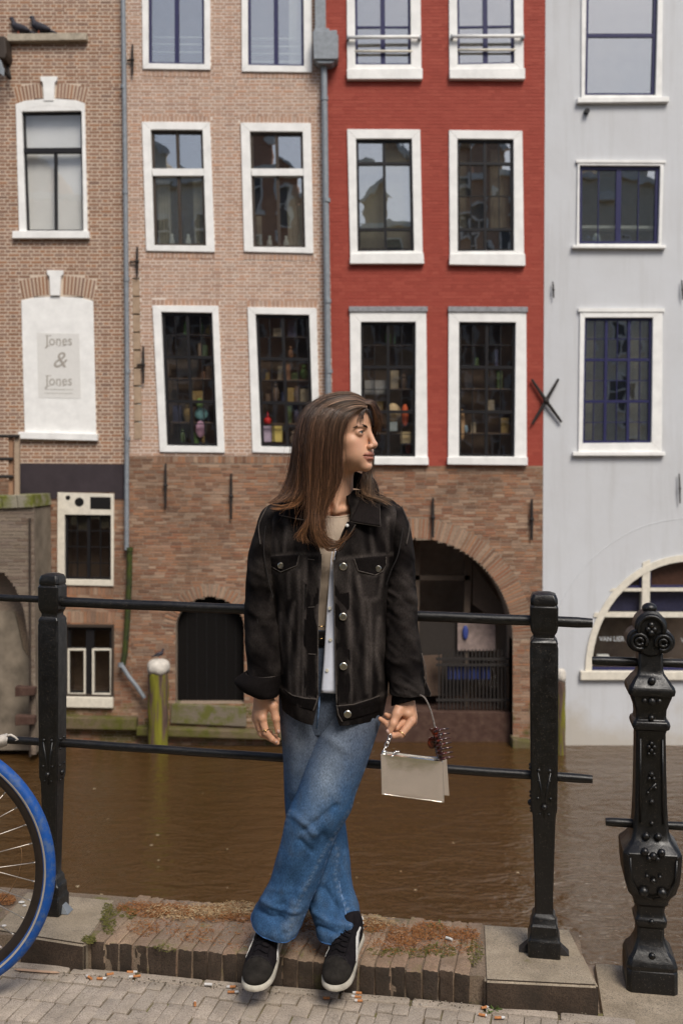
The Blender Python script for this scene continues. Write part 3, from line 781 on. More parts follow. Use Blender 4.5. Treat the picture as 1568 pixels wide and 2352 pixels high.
# arched shop window at the water
ac = F(1582, 1540); arx = ac[0] - F(1342, 1540)[0]; arz = F(1582, 1274)[1] - ac[1]
ao = arch_poly(ac, arx, arz, F(1400, 1560)[1], 36)
HOLES['d'].append(arch_poly(ac, arx - .01, arz - .01, F(1400, 1558)[1], 36))
def ell_pts(kx, a0, a1, n=30): return [(ac[0] + (arx - kx) * math.cos(a0 + (a1 - a0) * i / n), ac[1] + (arz - kx) * math.sin(a0 + (a1 - a0) * i / n)) for i in range(n + 1)]
o_, i_ = ell_pts(0, 0, math.pi), ell_pts(.105, 0, math.pi)
fr = MB(); fr.add([(p[0], YF-.03, p[1]) for p in o_] + [(p[0], YF-.03, p[1]) for p in i_] + [(p[0], YF+.15, p[1]) for p in o_] + [(p[0], YF+.15, p[1]) for p in i_],
       [f for k in range(30) for f in ((k, k+1, 31+k+1, 31+k), (31+k, 31+k+1, 93+k+1, 93+k), (k, 62+k, 62+k+1, k+1))])
aw = fr.build('arched_window', M['cream'], house_d, fix=True)
aw['label'] = 'arched window with cream frame and shop lettering on the dark glass'
ab = MB()
ab.prism(Fq([(1474,1292),(1491,1285),(1490,1410),(1472,1410)]), YF - .02, YF + .1)
ab.prism(Fq([(1405,1351),(1474,1351),(1474,1358),(1398,1358)]), YF - .01, YF + .1); ab.prism(Fq([(1491,1350),(1700,1350),(1700,1358),(1491,1358)]), YF - .01, YF + .1)
ab.prism(Fq([(1364,1407),(1700,1408),(1700,1418),(1361,1417)]), YF - .02, YF + .1)
ab.build('glazing_bar', M['cream'], aw)
nb = MB()
for q in ([(1470,1308),(1474,1306),(1474,1350),(1470,1350)], [(1412,1345),(1474,1346),(1474,1351),(1408,1351)], [(1491,1345),(1700,1345),(1700,1350),(1491,1350)], [(1491,1287),(1495,1286),(1495,1350),(1491,1350)], [(1347,1534),(1700,1535),(1700,1541),(1347,1540)], [(1347,1440),(1351,1428),(1351,1535),(1347,1535)]):
    nb.prism(Fq(q), YF + .02, YF + .09)
nb.build('sash', M['navy'], aw)
M['awning'] = flat('fabric_navy', (.03,.03,.07), .8, var=.3)
for q in ([(1412,1346),(1474,1300),(1474,1350)], [(1491,1290),(1620,1286),(1620,1350),(1491,1350)], [(1368,1407),(1400,1358),(1474,1358),(1474,1407)], [(1491,1358),(1640,1358),(1640,1407),(1491,1407)], [(1350,1535),(1352,1470),(1362,1418),(1600,1418),(1600,1535)]):
    MB().prism(Fq(q), YF + .06, YF + .064).build('pane', M['glass_clear'], aw)
MB().prism(Fq([(1368,1407),(1400,1359),(1620,1359),(1620,1407)]), YF + .15, YF + .17).build('inner_blind', M['awning'], aw)
MB().prism(Fq([(1491,1290),(1620,1286),(1620,1350),(1491,1350)]), YF + .15, YF + .17).build('inner_blind', flat('blind_rust', (.09,.04,.025), .8, var=.3), aw)
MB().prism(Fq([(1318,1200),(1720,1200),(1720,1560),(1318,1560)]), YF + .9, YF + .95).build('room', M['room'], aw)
M['letter'] = flat('lettering_pale', (.55,.56,.56), .6)
text('VAN LIER', 1404, 1468, 16, YF + .055, M['letter'], aw, scale_x=.86)
text('VAN LIER', 1591, 1471, 16, YF + .055, M['letter'], aw, scale_x=.86)
MB().prism(Fq([(1330,1540),(1700,1541),(1700,1560),(1330,1560)]), YF - .08, YF + .15).build('sill', M['cream'], aw, bevel=.01)
MB().prism(Fq([(1376,1508),(1402,1508),(1402,1513),(1376,1513)]), YF + .1, YF + .2).build('inner_tray', M['white'], aw)
# plaster face
regD = Fq([(RB(TOP)+.3,TOP),(2600,TOP),(2600,1780),(RB(1718)+.3,1780)])
wallp = MB()
loops = [regD] + HOLES['d']
tris = tessellate_polygon([[Vector((p[0], p[1], 0)) for p in lp] for lp in loops])
fl = [p for lp in loops for p in lp]
vs = [(p[0], YF, p[1]) for p in fl] + [(p[0], YF + .3, p[1]) for p in fl]
nf = len(fl); fs = []
for t in tris:
    a, b, c = [fl[i] for i in t]
    cr = (b[0]-a[0])*(c[1]-a[1]) - (b[1]-a[1])*(c[0]-a[0])
    fs.append(tuple(t) if cr > 0 else tuple(t)[::-1])
b_ = 0
for lp in loops:
    n = len(lp)
    for i in range(n): fs.append((b_ + i, b_ + (i+1) % n, nf + b_ + (i+1) % n, nf + b_ + i))
    b_ += n
wallp.add(vs, fs).build('wall', M['plaster'], house_d)
MB().prism(Fq([(1262,1717),(2600,1730),(2600,1760),(1262,1748)]), YF - .06, YF + .25).build('water_ledge', M['ledge'], house_d, bevel=.02)
th = MB(); o1 = [(ac[0] + (arx + .62) * math.cos(a), ac[1] + (arz + .58) * math.sin(a)) for a in [R(88) + R(80) * k / 24 for k in range(25)]]
th.tube([(p[0], YF - .0, p[1]) for p in o1], .006, 6); th.build('plaster_ridge', M['plaster'], house_d)
m = MB(); a = F(1345, 258); m.tube([(a[0], YF - .09, a[1]), (a[0], YF + .01, a[1])], [.04, .045], 12); m.build('vent_pipe', M['dark'], house_d, smooth='auto')

# ---- wall anchors
def anchor(house, x, y0, y1, tilt=0, hook=None, w=.022):
    m = MB(); a, b = F(x + tilt, y0), F(x - tilt, y1)
    m.tube([(a[0], YF - .05, a[1]), ((a[0]+b[0])/2, YF - .06, (a[1]+b[1])/2), (b[0], YF - .05, b[1])], [w*.75, w*1.15, w*.75], 6)
    c = lerp(a, b, .5); m.sphere((c[0], YF - .06, c[1]), w * 1.7, 8, 6)
    if hook:
        h = F(hook, (y0 + y1) / 2); m.tube([(h[0], YF - .03, h[1]), (c[0], YF - .05, c[1])], w*.7, 6)
    m.build('wall_anchor', M['iron'], house)
for x, y0, y1, hk in ((306,105,176,293), (317,568,637,300), (331,796,881,316)): anchor(house_b, x, y0, y1, 0, hk)
for x, y0, y1 in ((382,1064,1166), (532,1088,1192)): anchor(house_b, x, y0, y1)
for x, y0, y1 in ((993,1143,1234), (1219,1146,1240)): anchor(house_c, x, y0, y1)
for x, y0, y1 in ((1268,648,686), (1563,645,690), (1557,1088,1156)): anchor(house_d, x, y0, y1, -1, None, .013)
m = MB()
c = F(1251, 921)
for (x0, y0, x1, y1) in ((1219,872,1287,970), (1280,871,1220,974)):
    a, b = F(x0, y0), F(x1, y1)
    m.tube([(a[0], YF - .05, a[1]), (c[0], YF - .065, c[1]), (b[0], YF - .05, b[1])], [.02, .03, .02], 6)
m.sphere((c[0], YF - .07, c[1]), .05, 10, 6)
m.build('wall_anchor', M['iron'], house_c)['label'] = 'crossed iron anchor on the edge of the red wall'

# ---- drainpipes
def pipe(parent, pts, r, mat, name='drainpipe', y=-.09, joints=()):
    m = MB(); m.tube([(F(x, yy)[0], YF + y, F(x, yy)[1]) for x, yy in pts], r, 12)
    for x, yy in joints:
        a, b = F(x, yy), F(x, yy + 9); m.tube([(a[0], YF + y, a[1]), (b[0], YF + y, b[1])], r * 1.22, 12)
        m.box(a[0] - .012, a[0] + .012, YF + y, YF + .01, b[1], a[1])
    return m.build(name, mat, parent, smooth='auto')
pd = pipe(house_a, [(284,-480),(286,0),(291,400),(295,800),(294,1262)], .038, M['zinc'], joints=[(287,200),(291,440),(294,640),(296,850),(296,1003)])
pd['label'] = 'thin blue grey drainpipe'
pg = pipe(house_a, [(301,1258),(300,1330),(296,1420),(290,1500),(285,1524)], .045, M['green_pipe'], joints=[(301,1256)])
pg['label'] = 'dark pipe overgrown with green moss'
pipe(house_a, [(284,1522),(300,1548),(318,1570),(337,1598)], .035, M['zinc'], 'outlet_pipe', y=-.16, joints=[(283,1518)])
hop = empty('drainpipe', (F(748, 120)[0], YF - .1, F(748,120)[1]))
tag(hop, 'grey drainpipe with box shaped hopper between the salmon and the red wall', 'drainpipe')
MB().prism(Fq([(722,-480),(746,-480),(748,82),(724,82)]), YF - .16, YF - .02).build('upper_duct', M['zinc'], hop)
m = MB(); m.prism(Fq([(719,88),(774,86),(775,152),(721,152)]), YF - .28, YF + .0); m.prism(Fq([(722,80),(756,79),(757,90),(722,90)]), YF - .24, YF - .01); m.prism(Fq([(724,152),(770,152),(762,160),(732,160)]), YF - .25, YF - .01)
m.build('hopper_box', M['zinc'], hop, bevel=.012)
m = MB(); m.prism(Fq([(768,94),(777,95),(777,146),(768,146)]), YF - .25, YF - .02); m.build('hopper_flange', M['lead'], hop)
pipe(hop, [(744,158),(746,300),(750,600),(754,900),(758,1100)], .052, M['zinc'], 'downpipe', y=-.11, joints=[(745,228),(750,460),(752,690),(755,850)])
# ------------------------------------------------------------------ the row of houses behind the camera (seen mirrored in the panes)
OPP = [(-17, -11.6, 12.5, (.55,.36,.25), 'brown brick house behind the street with stone gable'), (-11.6, -6.4, 14.2, (.80,.74,.63), 'pale plastered house behind the street'),
       (-6.4, -1.2, 13.2, (.48,.28,.20), 'dark red brick house behind the street'), (-1.2, 4.2, 12.2, (.62,.47,.34), 'tan brick house behind the street with white cornice'),
       (4.2, 9.4, 14.0, (.50,.33,.24), 'brown brick house behind the street with tall gable'), (9.4, 16, 12.8, (.7,.65,.55), 'cream house behind the street')]
for k, (x0, x1, h, colr, lab) in enumerate(OPP):
    YB = -13.0; h += 3.4
    o = tag(empty('house', ((x0 + x1)/2, YB, 0)), lab, 'house', 'houses behind the street')
    m = MB(); w = x1 - x0
    m.prism([(x0,0),(x1-.03,0),(x1-.03,h-2.2),(x1-w*.28,h-2.2),(x1-w*.28,h-1.0),(x1-w*.42,h),(x0+w*.42,h),(x0+w*.28,h-1.0),(x0+w*.28,h-2.2),(x0,h-2.2)], YB - 6, YB)
    m.build('wall', flat('facade_%d' % k, colr, .9, scale=8), o)
    m = MB(); m.box(x0 - .05, x1, YB, YB + .3, h - 2.35, h - 2.1); m.prism([(x0+w*.24,h-1.0),(x0+w*.42,h),(x1-w*.42,h),(x1-w*.24,h-1.0),(x1-w*.3,h-1.0),(x1-w*.43,h-.25),(x0+w*.43,h-.25),(x0+w*.3,h-1.0)], YB, YB + .2)
    m.build('cornice', M['white'], o)
    for fl2 in range(6):
        for c in range(3):
            cx = x0 + w * (c + .5) / 3; z0 = 1.0 + fl2 * 2.75
            if z0 + 1.9 > h - 2.3: continue
            m = MB()
            for q in ((cx-.55, cx-.42, z0, z0+1.9), (cx+.42, cx+.55, z0, z0+1.9), (cx-.42, cx+.42, z0+1.78, z0+1.9), (cx-.6, cx+.6, z0-.12, z0), (cx-.42, cx+.42, z0+1.1, z0+1.18), (cx-.04, cx+.04, z0, z0+1.1)):
                m.box(q[0], q[1], YB, YB + .12, q[2], q[3])
            f = m.build('window', M['white'], o)
            MB().box(cx-.42, cx+.42, YB, YB + .02, z0, z0 + 1.78).build('pane', M['pane_dark'] if 'pane_dark' in M else M.setdefault('pane_dark', flat('pane_dark', (.12,.12,.125), .3)), f)
# ------------------------------------------------------------------ water, far bank pieces
WZ = P(600, 1716, YF - .1).z
def water_mat():
    t = NT('canal_water')
    v = t.mapped(t.pos(), (1.0, 2.1, 1), (0, 0, R(22)))
    n1 = t.noise(2.2, v, detail=3, dist=.6); n2 = t.noise(9, v, detail=3, dist=.4)
    h = t.math('ADD', n1, t.math('MULTIPLY', n2, .28))
    mud = t.noise(.5, detail=3)
    t.set(color=t.mix(mud, (.056,.028,.009), (.074,.039,.014)), rough=.04, spec=1.0, ior=1.33)
    t.bump(h, .9, .06)
    return t.m
M['water'] = water_mat()
tag(MB().add([(-40,3.2,WZ),(40,3.2,WZ),(40,60,WZ),(-40,60,WZ)], [(0,1,2,3)]).build('water', M['water']), kind='structure', label='brown canal water')
# specks drifting on the water
fleck = MB()
for k in range(22):
    x, y = 150 + rng.random() * 1150, 1780 + rng.random() * 300
    p = PZ(x, y, WZ + .004); s = .010 + .02 * rng.random(); a = rng.random() * 3
    fleck.add([(p.x + s*math.cos(a+q)*(1 if i % 2 else .5), p.y + s*math.sin(a+q)*(1 if i % 2 else .5), p.z) for i, q in enumerate((0,1.1,2.4,3.3,4.6,5.5))], [(0,1,2,3,4,5)])
tag(fleck.build('floating_debris', flat('leaf_bits', (.38,.31,.20), .8)), kind='stuff', label='pale specks floating on the brown water')

# bridge abutment at the far left, seen in front of the houses
ab_y = YF - .9
def A(x, y): p = P(x, y, ab_y); return (p.x, p.z)
M['brick_grey'] = brick_mat('brick_weathered', [(.20,.15,.11),(.25,.20,.15),(.17,.12,.09),(.22,.17,.135),(.27,.21,.155)], dirt=(.12,.095,.07), dirt_amt=.7, grime=1.6)
M['mortar_grey'] = flat('mortar_weathered', (.24,.195,.15), .95, scale=30, var=.3)
abut = tag(empty('bridge_abutment', (A(40, 1690)[0], ab_y, WZ)), 'grey weathered bridge abutment with arch and mossy coping at the far left', 'bridge')
outl = [A(-420,1168), A(80,1168), A(84,1712), A(66,1712), A(68,1560), A(66,1470), A(56,1400), A(38,1350), A(14,1318), A(-40,1300), A(-420,1295)]
outl = [A(-420,1172), A(78,1168), A(84,1730), A(74,1730), A(72,1560), A(68,1470), A(57,1400), A(38,1350), A(12,1316), A(-60,1290), A(-420,1285)]
tri = tessellate_polygon([[Vector((p[0], p[1], 0)) for p in outl]])
n = len(outl); m = MB()
fs = []
for t in tri:
    a, b, c = [outl[i] for i in t]
    cr = (b[0]-a[0])*(c[1]-a[1]) - (b[1]-a[1])*(c[0]-a[0])
    fs.append(tuple(t) if cr > 0 else tuple(t)[::-1])
m.add([(p[0], ab_y, p[1]) for p in outl] + [(p[0], YF - .02, p[1]) for p in outl], fs + [(i, n+i, n+(i+1) % n, (i+1) % n) for i in range(n)])
m.build('wall_core', M['concrete'], abut, fix=True)
REG = [A(-200,1168), A(80,1168), A(84,1730), A(-200,1730)]; AHOLE = [A(74,1735), A(72,1560), A(68,1470), A(57,1400), A(38,1350), A(12,1316), A(-60,1290), A(-420,1285), A(-420,1735)]
course_wall(abut, REG, [AHOLE], [], M['brick_grey'], M['mortar_grey'], ab_y - .03, .052, .2, None, clean=.5, keep=60, depth=.028)
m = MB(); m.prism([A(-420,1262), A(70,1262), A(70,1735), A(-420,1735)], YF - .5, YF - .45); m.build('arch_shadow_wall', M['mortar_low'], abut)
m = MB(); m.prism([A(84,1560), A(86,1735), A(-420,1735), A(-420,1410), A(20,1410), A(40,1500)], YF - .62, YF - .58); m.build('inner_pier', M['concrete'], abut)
cop = [A(-420,1148), A(78,1136), A(82,1165), A(-420,1186)]
for k in range(14):
    q = sub(cop, k/14 + .001, (k+1)/14 - .001, 0, 1)
    MB().prism(q, ab_y - .08, YF - .03).build('coping_stone', M['mossy_stone'], abut, bevel=.012)
for yy in (1582, 1648):
    m = MB(); m.prism([A(44,yy-11), A(88,yy-8), A(88,yy+9), A(44,yy+12)], ab_y - .19, ab_y - .045); m.build('fender_beam', M['rust_beam'], abut, bevel=.012)
m = MB(); a, b = A(72, 1190), A(73, 1735); m.tube([(a[0], ab_y - .06, a[1]), (b[0], ab_y - .06, b[1])], .018, 6); m.build('conduit', M['brown'], abut)
rail = tag(empty('bridge_railing', (A(20,1138)[0], ab_y + .3, A(20,1138)[1])), 'weathered wooden posts with dark rails on the bridge abutment coping', 'railing')
for x, c in ((15, 'post_brown'), (29, 'post_tan')):
    a, b = A(x, 996), A(x + 2, 1139)
    m = MB(); m.box(a[0]-.034, a[0]+.034, ab_y + .2, ab_y + .27, b[1], a[1]); m.build('post', flat(c, (.30,.17,.10) if x == 15 else (.36,.27,.19), .8, scale=12), rail, bevel=.006)
for yy in (999, 1052, 1093):
    a, b = A(-420, yy), A(36 if yy < 1000 else 22, yy + 2); m = MB(); m.tube([(a[0], ab_y + .17, a[1]), (b[0], ab_y + .17, b[1])], .026, 8); m.build('rail', M['iron'], rail, smooth=True)
# floodlight / bracket lamp at the upper left edge
fl_ = tag(empty('floodlight', (F(10,150)[0], YF - .3, F(10,150)[1])), 'dark floodlight on a bent bracket at the upper left edge of the brown brick wall', 'lamp')
def YP(x, y, Y): return P(x, y, Y)
m = MB(); m.prism(Fq([(8,101),(27,101),(30,140),(26,152),(8,150)]), YF - .3, YF + .01); m.build('housing', M['brown'], fl_, bevel=.02)
m = MB()
m.prism(Fq([(-10,100),(11,100),(12,150),(20,160),(24,172),(14,170),(2,150),(-10,150)]), YF - .34, YF - .31)
m.prism(Fq([(-12,152),(6,160),(27,176),(26,194),(10,184),(-12,166)]), YF - .34, YF - .31); m.build('reflector', M['zinc'], fl_, bevel=.008)
m = MB(); m.tube([P(10,165,YF-.3), P(24,180,YF-.2), P(18,150,YF)], .025, 8); m.build('bracket', M['iron'], fl_)

# mooring posts
def mooring(x0, x1, ytop, ycap, ybot, Y, label, rag=True):
    c = P((x0+x1)/2, ybot, Y); r = (P(x1, ytop, Y).x - P(x0, ytop, Y).x) / 2; zt = P(x0, ytop, Y).z; zc = P(x0, ycap, Y).z
    o = tag(empty('mooring_post', (c.x, Y, WZ)), label, 'mooring post', 'mooring posts in the canal')
    rings = []
    for k in range(26):
        z = WZ - .15 + (zc - WZ + .15) * k / 25
        rings.append([(c.x + r * (.93 + .05*math.sin(3*q + k*.7) + .04*rng.random()) * math.cos(q), Y + r * .95 * math.sin(q), z) for q in [2*math.pi*i/18 for i in range(18)]])
    MB().ring_loft(rings).build('shaft', M['post_moss'], o, smooth=True)
    cap = MB(); prof = [(1.02, 0), (1.08, .2), (1.06, .55), (.9, .8), (.55, .95), (.1, 1.0)]
    cap.ring_loft([[(c.x + r*a*(1+.04*math.sin(5*q))*math.cos(q), Y + r*a*math.sin(q), zc - .02*(1 + math.sin(4*q))*(b == 0) + (zt - zc)*b) for q in [2*math.pi*i/20 for i in range(20)]] for a, b in prof])
    cap.build('cap', M['cap_white'], o, smooth=True)
    return o, zt
M['cap_white'] = flat('cap_guano', (.52,.48,.42), .9, var=.25, scale=14, bump=.3)
def post_moss():
    t = NT('timber_algae')
    v = t.mapped(t.pos(), (6, 6, .6))
    n = t.noise(2.2, v, detail=5)
    c = t.ramp(n, [(.3, (.055,.036,.028)), (.46, (.12,.075,.055)), (.53, (.14,.13,.014)), (.72, (.21,.20,.02))])
    t.set(color=c, rough=.85, spec=.3); t.bump(n, .6, .03); return t.m
M['post_moss'] = post_moss()
mp1, mz1 = mooring(340, 388, 1513, 1541, 1712, YF - .3, 'green algae covered mooring post with white cap and a bird on top')
mooring(1276, 1298, 1535, 1560, 1700, YF - .5, 'slim mooring post with white cap in front of the white house')
# ------------------------------------------------------------------ near bank: street, kerb, railings
KA = -math.atan(.1745)
KU = Vector((math.cos(KA), math.sin(KA), 0)); KV = Vector((-math.sin(KA), math.cos(KA), 0))
def K(u, v, z=0.0): return Vector((0, 2.847, z)) + KU * u + KV * v
KH = .08
def stone_mat(name, cols, rough=.92, scale=10, bump=.5, grime=None, moss=None, speck=True):
    t = NT(name)
    n = t.noise(scale, detail=7, rough=.7); r = t.rand()
    c = t.mix(t.ramp(n, [(.35, 0), (.68, 1)]), t.ramp(r, [(i/(len(cols)-1), x) for i, x in enumerate(cols)]), tuple(v*.62 for v in cols[0]))
    if speck:
        s = t.ramp(t.noise(260, detail=2), [(.36, .55), (.5, 1), (.62, 1.0), (.7, 1.35)])
        c = t.mix(1.0, c, s, 'MULTIPLY')
    if grime:
        g = t.ramp(t.noise(grime[1], detail=6, rough=.7), [(.42, 0), (.62, 1)])
        c = t.mix(t.math('MULTIPLY', g, grime[2]), c, grime[0])
    if moss:
        g = t.ramp(t.noise(moss[1], detail=8, rough=.75), [(moss[2], 0), (moss[2] + .1, 1)])
        c = t.mix(t.math('MULTIPLY', g, .8), c, moss[0])
    t.set(color=c, rough=rough, spec=.3)
    t.bump(t.math('ADD', n, t.math('MULTIPLY', t.noise(120, detail=4), .5)), bump, .008)
    return t.m
M['slab'] = stone_mat('bluestone_worn', [(.40,.325,.235),(.44,.36,.265)], grime=((.28,.225,.155), 7, .5), moss=((.12,.11,.03), 5, .64))
M['kerb_brick'] = stone_mat('kerb_brick_worn', [(.38,.27,.19),(.29,.225,.165),(.42,.29,.19),(.36,.22,.15),(.27,.22,.17)], grime=((.20,.135,.085), 22, .75), moss=((.16,.145,.05), 16, .56))
M['kerb_face'] = stone_mat('kerb_face_dirt_shade', [(.085,.058,.040),(.065,.048,.036)], grime=((.035,.027,.020), 12, .7), moss=((.07,.065,.02), 11, .62))  # street-side faces: dirt, with their shade also put into the dark colour
M['paver'] = stone_mat('paver_grey', [(.49,.405,.325),(.54,.445,.355),(.44,.37,.30),(.50,.42,.34)], grime=((.36,.30,.23), 18, .45), moss=((.16,.155,.05), 9, .64))
M['joint'] = stone_mat('joint_sand', [(.17,.135,.085),(.21,.165,.10)], moss=((.18,.175,.045), 6, .5))
def frustum_mesh(name, sx, sy, sz, ch, seed, jit):
    """worn block: chamfered box with jittered corners, top centre at the origin"""
    r_ = random.Random(seed); bm = bmesh.new()
    bmesh.ops.create_cube(bm, size=1)
    for v in bm.verts: v.co = Vector((v.co.x*sx, v.co.y*sy, (v.co.z-.5)*sz))
    bmesh.ops.bevel(bm, geom=list(bm.edges), offset=ch, segments=2, affect='EDGES', profile=.6)
    if jit > .0045:
        bmesh.ops.subdivide_edges(bm, edges=[e for e in bm.edges if e.calc_length() > .015], cuts=3, use_grid_fill=True)
    ox, oy, oz = r_.random()*9, r_.random()*9, r_.random()*9
    for v in bm.verts:
        q = v.co*70; q2 = v.co*26
        nz = math.sin(q.x+ox)*math.sin(q.y*1.1+oy+math.sin(q.z))*.5 + math.sin(q2.x+oy)*math.cos(q2.y+oz)
        v.co += Vector(((r_.random()-.5)*jit*.5 - v.co.x/sx*jit*nz*.6, (r_.random()-.5)*jit*.5 - v.co.y/sy*jit*nz*.6, (r_.random()-.5)*jit*.4 + (jit*.45*nz if v.co.z > -.03 else 0)))
    me = bpy.data.meshes.new(name); bm.to_mesh(me); bm.free(); me.shade_smooth()
    if hasattr(me, 'set_sharp_from_angle'): me.set_sharp_from_angle(angle=R(35))
    return me
# street bed and pavers
street = tag(MB().add([(-30,-13.0,-.006),(30,-13.0,-.006),tuple(K(30,.02,-.006)),tuple(K(-30,.02,-.006))], [(0,1,2,3)]).build('street', M['joint']), kind='structure', label='brick paved street along the canal')
pm = []
for k in range(6):
    me = frustum_mesh('paving_brick', .0428, .103, .06, .0030, 40 + k, .0022); me.materials.append(M['paver']); pm.append(me)
def piece(name, me, parent, loc, rz, tilt=(0,0), scale=(1,1,1)):
    o = bpy.data.objects.new(name, me); COL.objects.link(o)
    o.location = loc; o.rotation_euler = (tilt[0], tilt[1], rz); o.scale = scale
    o.parent = parent; o.matrix_parent_inverse = world_of(parent).inverted()
    return o
for i in range(-29, 25):
    u = i * .0445
    for j in range(5):
        if j == 0: so = rng.choice((0, .045, .05, .055, .06, .07))
        v = -.092 - j * .106 - so
        l = 1.0
        if so > .03 and j == 0:      # cut brick closing the row at the gutter
            piece('paving_brick', rng.choice(pm), street, K(u, v + .0515 + so/2 + .002, .001*rng.random()), KA - R(3) + (rng.random()-.5)*.03, ((rng.random()-.5)*.02, (rng.random()-.5)*.04), (1, (so-.006)/.103, 1))
        piece('paving_brick', rng.choice(pm), street, K(u + (rng.random()-.5)*.003, v, -.003 + .003*rng.random()), KA - R(3) + (rng.random()-.5)*.03, ((rng.random()-.5)*.012, (rng.random()-.5)*.03), (1, l, 1))
gm = []
for k in range(3):
    me = frustum_mesh('gutter_brick', .196, .036, .06, .006, 60 + k, .004); me.materials.append(M['paver']); gm.append(me)
for i in range(-6, 4):
    piece('gutter_brick', rng.choice(gm), street, K(.1 + i*.203 + (i > -99)*.0, -.020 - .003*rng.random(), .002), KA + (rng.random()-.5)*.02)
me = frustum_mesh('corner_slab', .62, .60, .07, .008, 71, .004); me.materials.append(M['slab'])
piece('corner_slab', me, street, K(1.035, .0, -.002), KA)
# kerb
M['kerb_joint'] = stone_mat('kerb_joint_dust', [(.27,.20,.14),(.22,.165,.12)], moss=((.13,.125,.03), 8, .55))
kerb = tag(MB().box(-.5,.5,-.5,.5,-.5,.5).build('kerb', M['kerb_joint']), kind='structure', label='raised kerb of worn bricks between two grey stone slabs at the water edge')
kerb.location = K(-.5, .164, .0); kerb.rotation_euler = (0, 0, KA); kerb.scale = (2.36, .318, .150)
kerb.parent = None
def kpiece(name, me, loc, rz, tilt=(0,0), scale=(1,1,1)):
    o = bpy.data.objects.new(name, me); COL.objects.link(o)
    o.location = loc; o.rotation_euler = (tilt[0], tilt[1], rz); o.scale = scale
    o.parent = kerb; o.matrix_parent_inverse = Matrix.LocRotScale(kerb.location, kerb.rotation_euler, kerb.scale).inverted()
    return o
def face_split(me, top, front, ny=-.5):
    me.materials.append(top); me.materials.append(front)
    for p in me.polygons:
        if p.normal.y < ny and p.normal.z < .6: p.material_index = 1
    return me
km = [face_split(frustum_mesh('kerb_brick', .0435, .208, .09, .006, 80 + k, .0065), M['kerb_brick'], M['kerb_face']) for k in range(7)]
kr = [face_split(frustum_mesh('kerb_brick', .0435, .122, .09, .008, 95 + k, .009), M['kerb_brick'], M['kerb_brick']) for k in range(5)]
u = -.735; 
while u < .375:
    dz = (rng.random()-.5) * .005
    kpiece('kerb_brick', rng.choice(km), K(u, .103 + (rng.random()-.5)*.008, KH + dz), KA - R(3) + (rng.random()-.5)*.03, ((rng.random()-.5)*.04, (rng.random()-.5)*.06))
    kpiece('kerb_brick', rng.choice(kr), K(u + .015, .268 + (rng.random()-.5)*.016, KH + dz - .004*rng.random()), KA - R(3) + (rng.random()-.5)*.05, ((rng.random()-.5)*.06, (rng.random()-.5)*.08))
    u += .0440 + .0022 * rng.random()
def slab(poly, name='kerb_slab'):
    m = MB(); n = len(poly)
    m.add([(p.x, p.y, KH) for p in poly] + [(p.x, p.y, -.05) for p in poly], [tuple(range(n)), tuple(range(2*n-1, n-1, -1))] + [(i, n+i, n+(i+1) % n, (i+1) % n) for i in range(n)])
    me = m.mesh(name); bm = bmesh.new(); bm.from_mesh(me); bmesh.ops.recalc_face_normals(bm, faces=bm.faces)
    bmesh.ops.bevel(bm, geom=list(bm.edges), offset=.007, segments=3, affect='EDGES'); bmesh.ops.recalc_face_normals(bm, faces=bm.faces); bm.to_mesh(me); bm.free(); me.shade_smooth()
    if hasattr(me, 'set_sharp_from_angle'): me.set_sharp_from_angle(angle=R(35))
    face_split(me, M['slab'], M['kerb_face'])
    o = bpy.data.objects.new(name, me); COL.objects.link(o); o.parent = kerb
    o.matrix_parent_inverse = Matrix.LocRotScale(kerb.location, kerb.rotation_euler, kerb.scale).inverted(); return o
slab([PZ(1112,2251,KH), PZ(1374,2264,KH), PZ(1309,2134,KH), PZ(1107,2123,KH)])
slab([PZ(-20,2136,KH), PZ(196,2170,KH), PZ(268,2067,KH), PZ(62,2047,KH)])
for k in range(8):
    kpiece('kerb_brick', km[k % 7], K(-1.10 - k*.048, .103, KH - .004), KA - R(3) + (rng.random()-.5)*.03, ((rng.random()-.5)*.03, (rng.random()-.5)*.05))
    kpiece('kerb_brick', kr[k % 5], K(-1.09 - k*.048, .268, KH - .006), KA - R(3), ((rng.random()-.5)*.03, (rng.random()-.5)*.05))
# quay wall below
tag(MB().add([tuple(K(-30,.02,-.02)),tuple(K(30,.02,-.02)),tuple(K(30,.32,-.02)),tuple(K(-30,.32,-.02)),tuple(K(-30,.02,-4)),tuple(K(30,.02,-4)),tuple(K(30,.32,-4)),tuple(K(-30,.32,-4))],
     [(0,1,2,3),(3,2,6,7),(1,5,6,2),(0,3,7,4),(0,4,5,1)]).build('quay_wall', M['mortar_low']), kind='structure', label='brick quay wall below the kerb')

# ------------------------------------------------------------------ moss, dry litter on the kerb
def crumbs(name, n, spots, size, mat, label, zlift=0.0):
    """spots: (x, y, rx, ry, weight) in photograph pixels on the kerb top"""
    mb = MB(); tot = sum(s[4] for s in spots)
    for s in spots:
        for _ in range(int(n * s[4] / tot)):
            r_ = math.sqrt(rng.random()); q = rng.random() * 6.283
            p = PZ(s[0] + s[2]*r_*math.cos(q), s[1] + s[3]*r_*math.sin(q) + (s[0] + s[2]*r_*math.cos(q) - s[0])*.07, KH)
            h = size * (.4 + 1.2*rng.random()); z = KH + .001 + zlift * rng.random()**2
            a = rng.random()*6.283; d = Vector((math.cos(a), math.sin(a), (rng.random()-.4)*.9)); e = Vector((-d.y, d.x, (rng.random()-.3)*.6))
            c = Vector((p.x, p.y, z)); l = h * (1 + 2*rng.random())
            mb.add([c - d*l - e*h*.35, c + d*l, c + e*h*.5, c + Vector((0,0,h*.7))], [(0,1,2),(0,3,1),(1,3,2),(2,3,0)])
    return tag(mb.build(name, mat), kind='stuff', label=label)
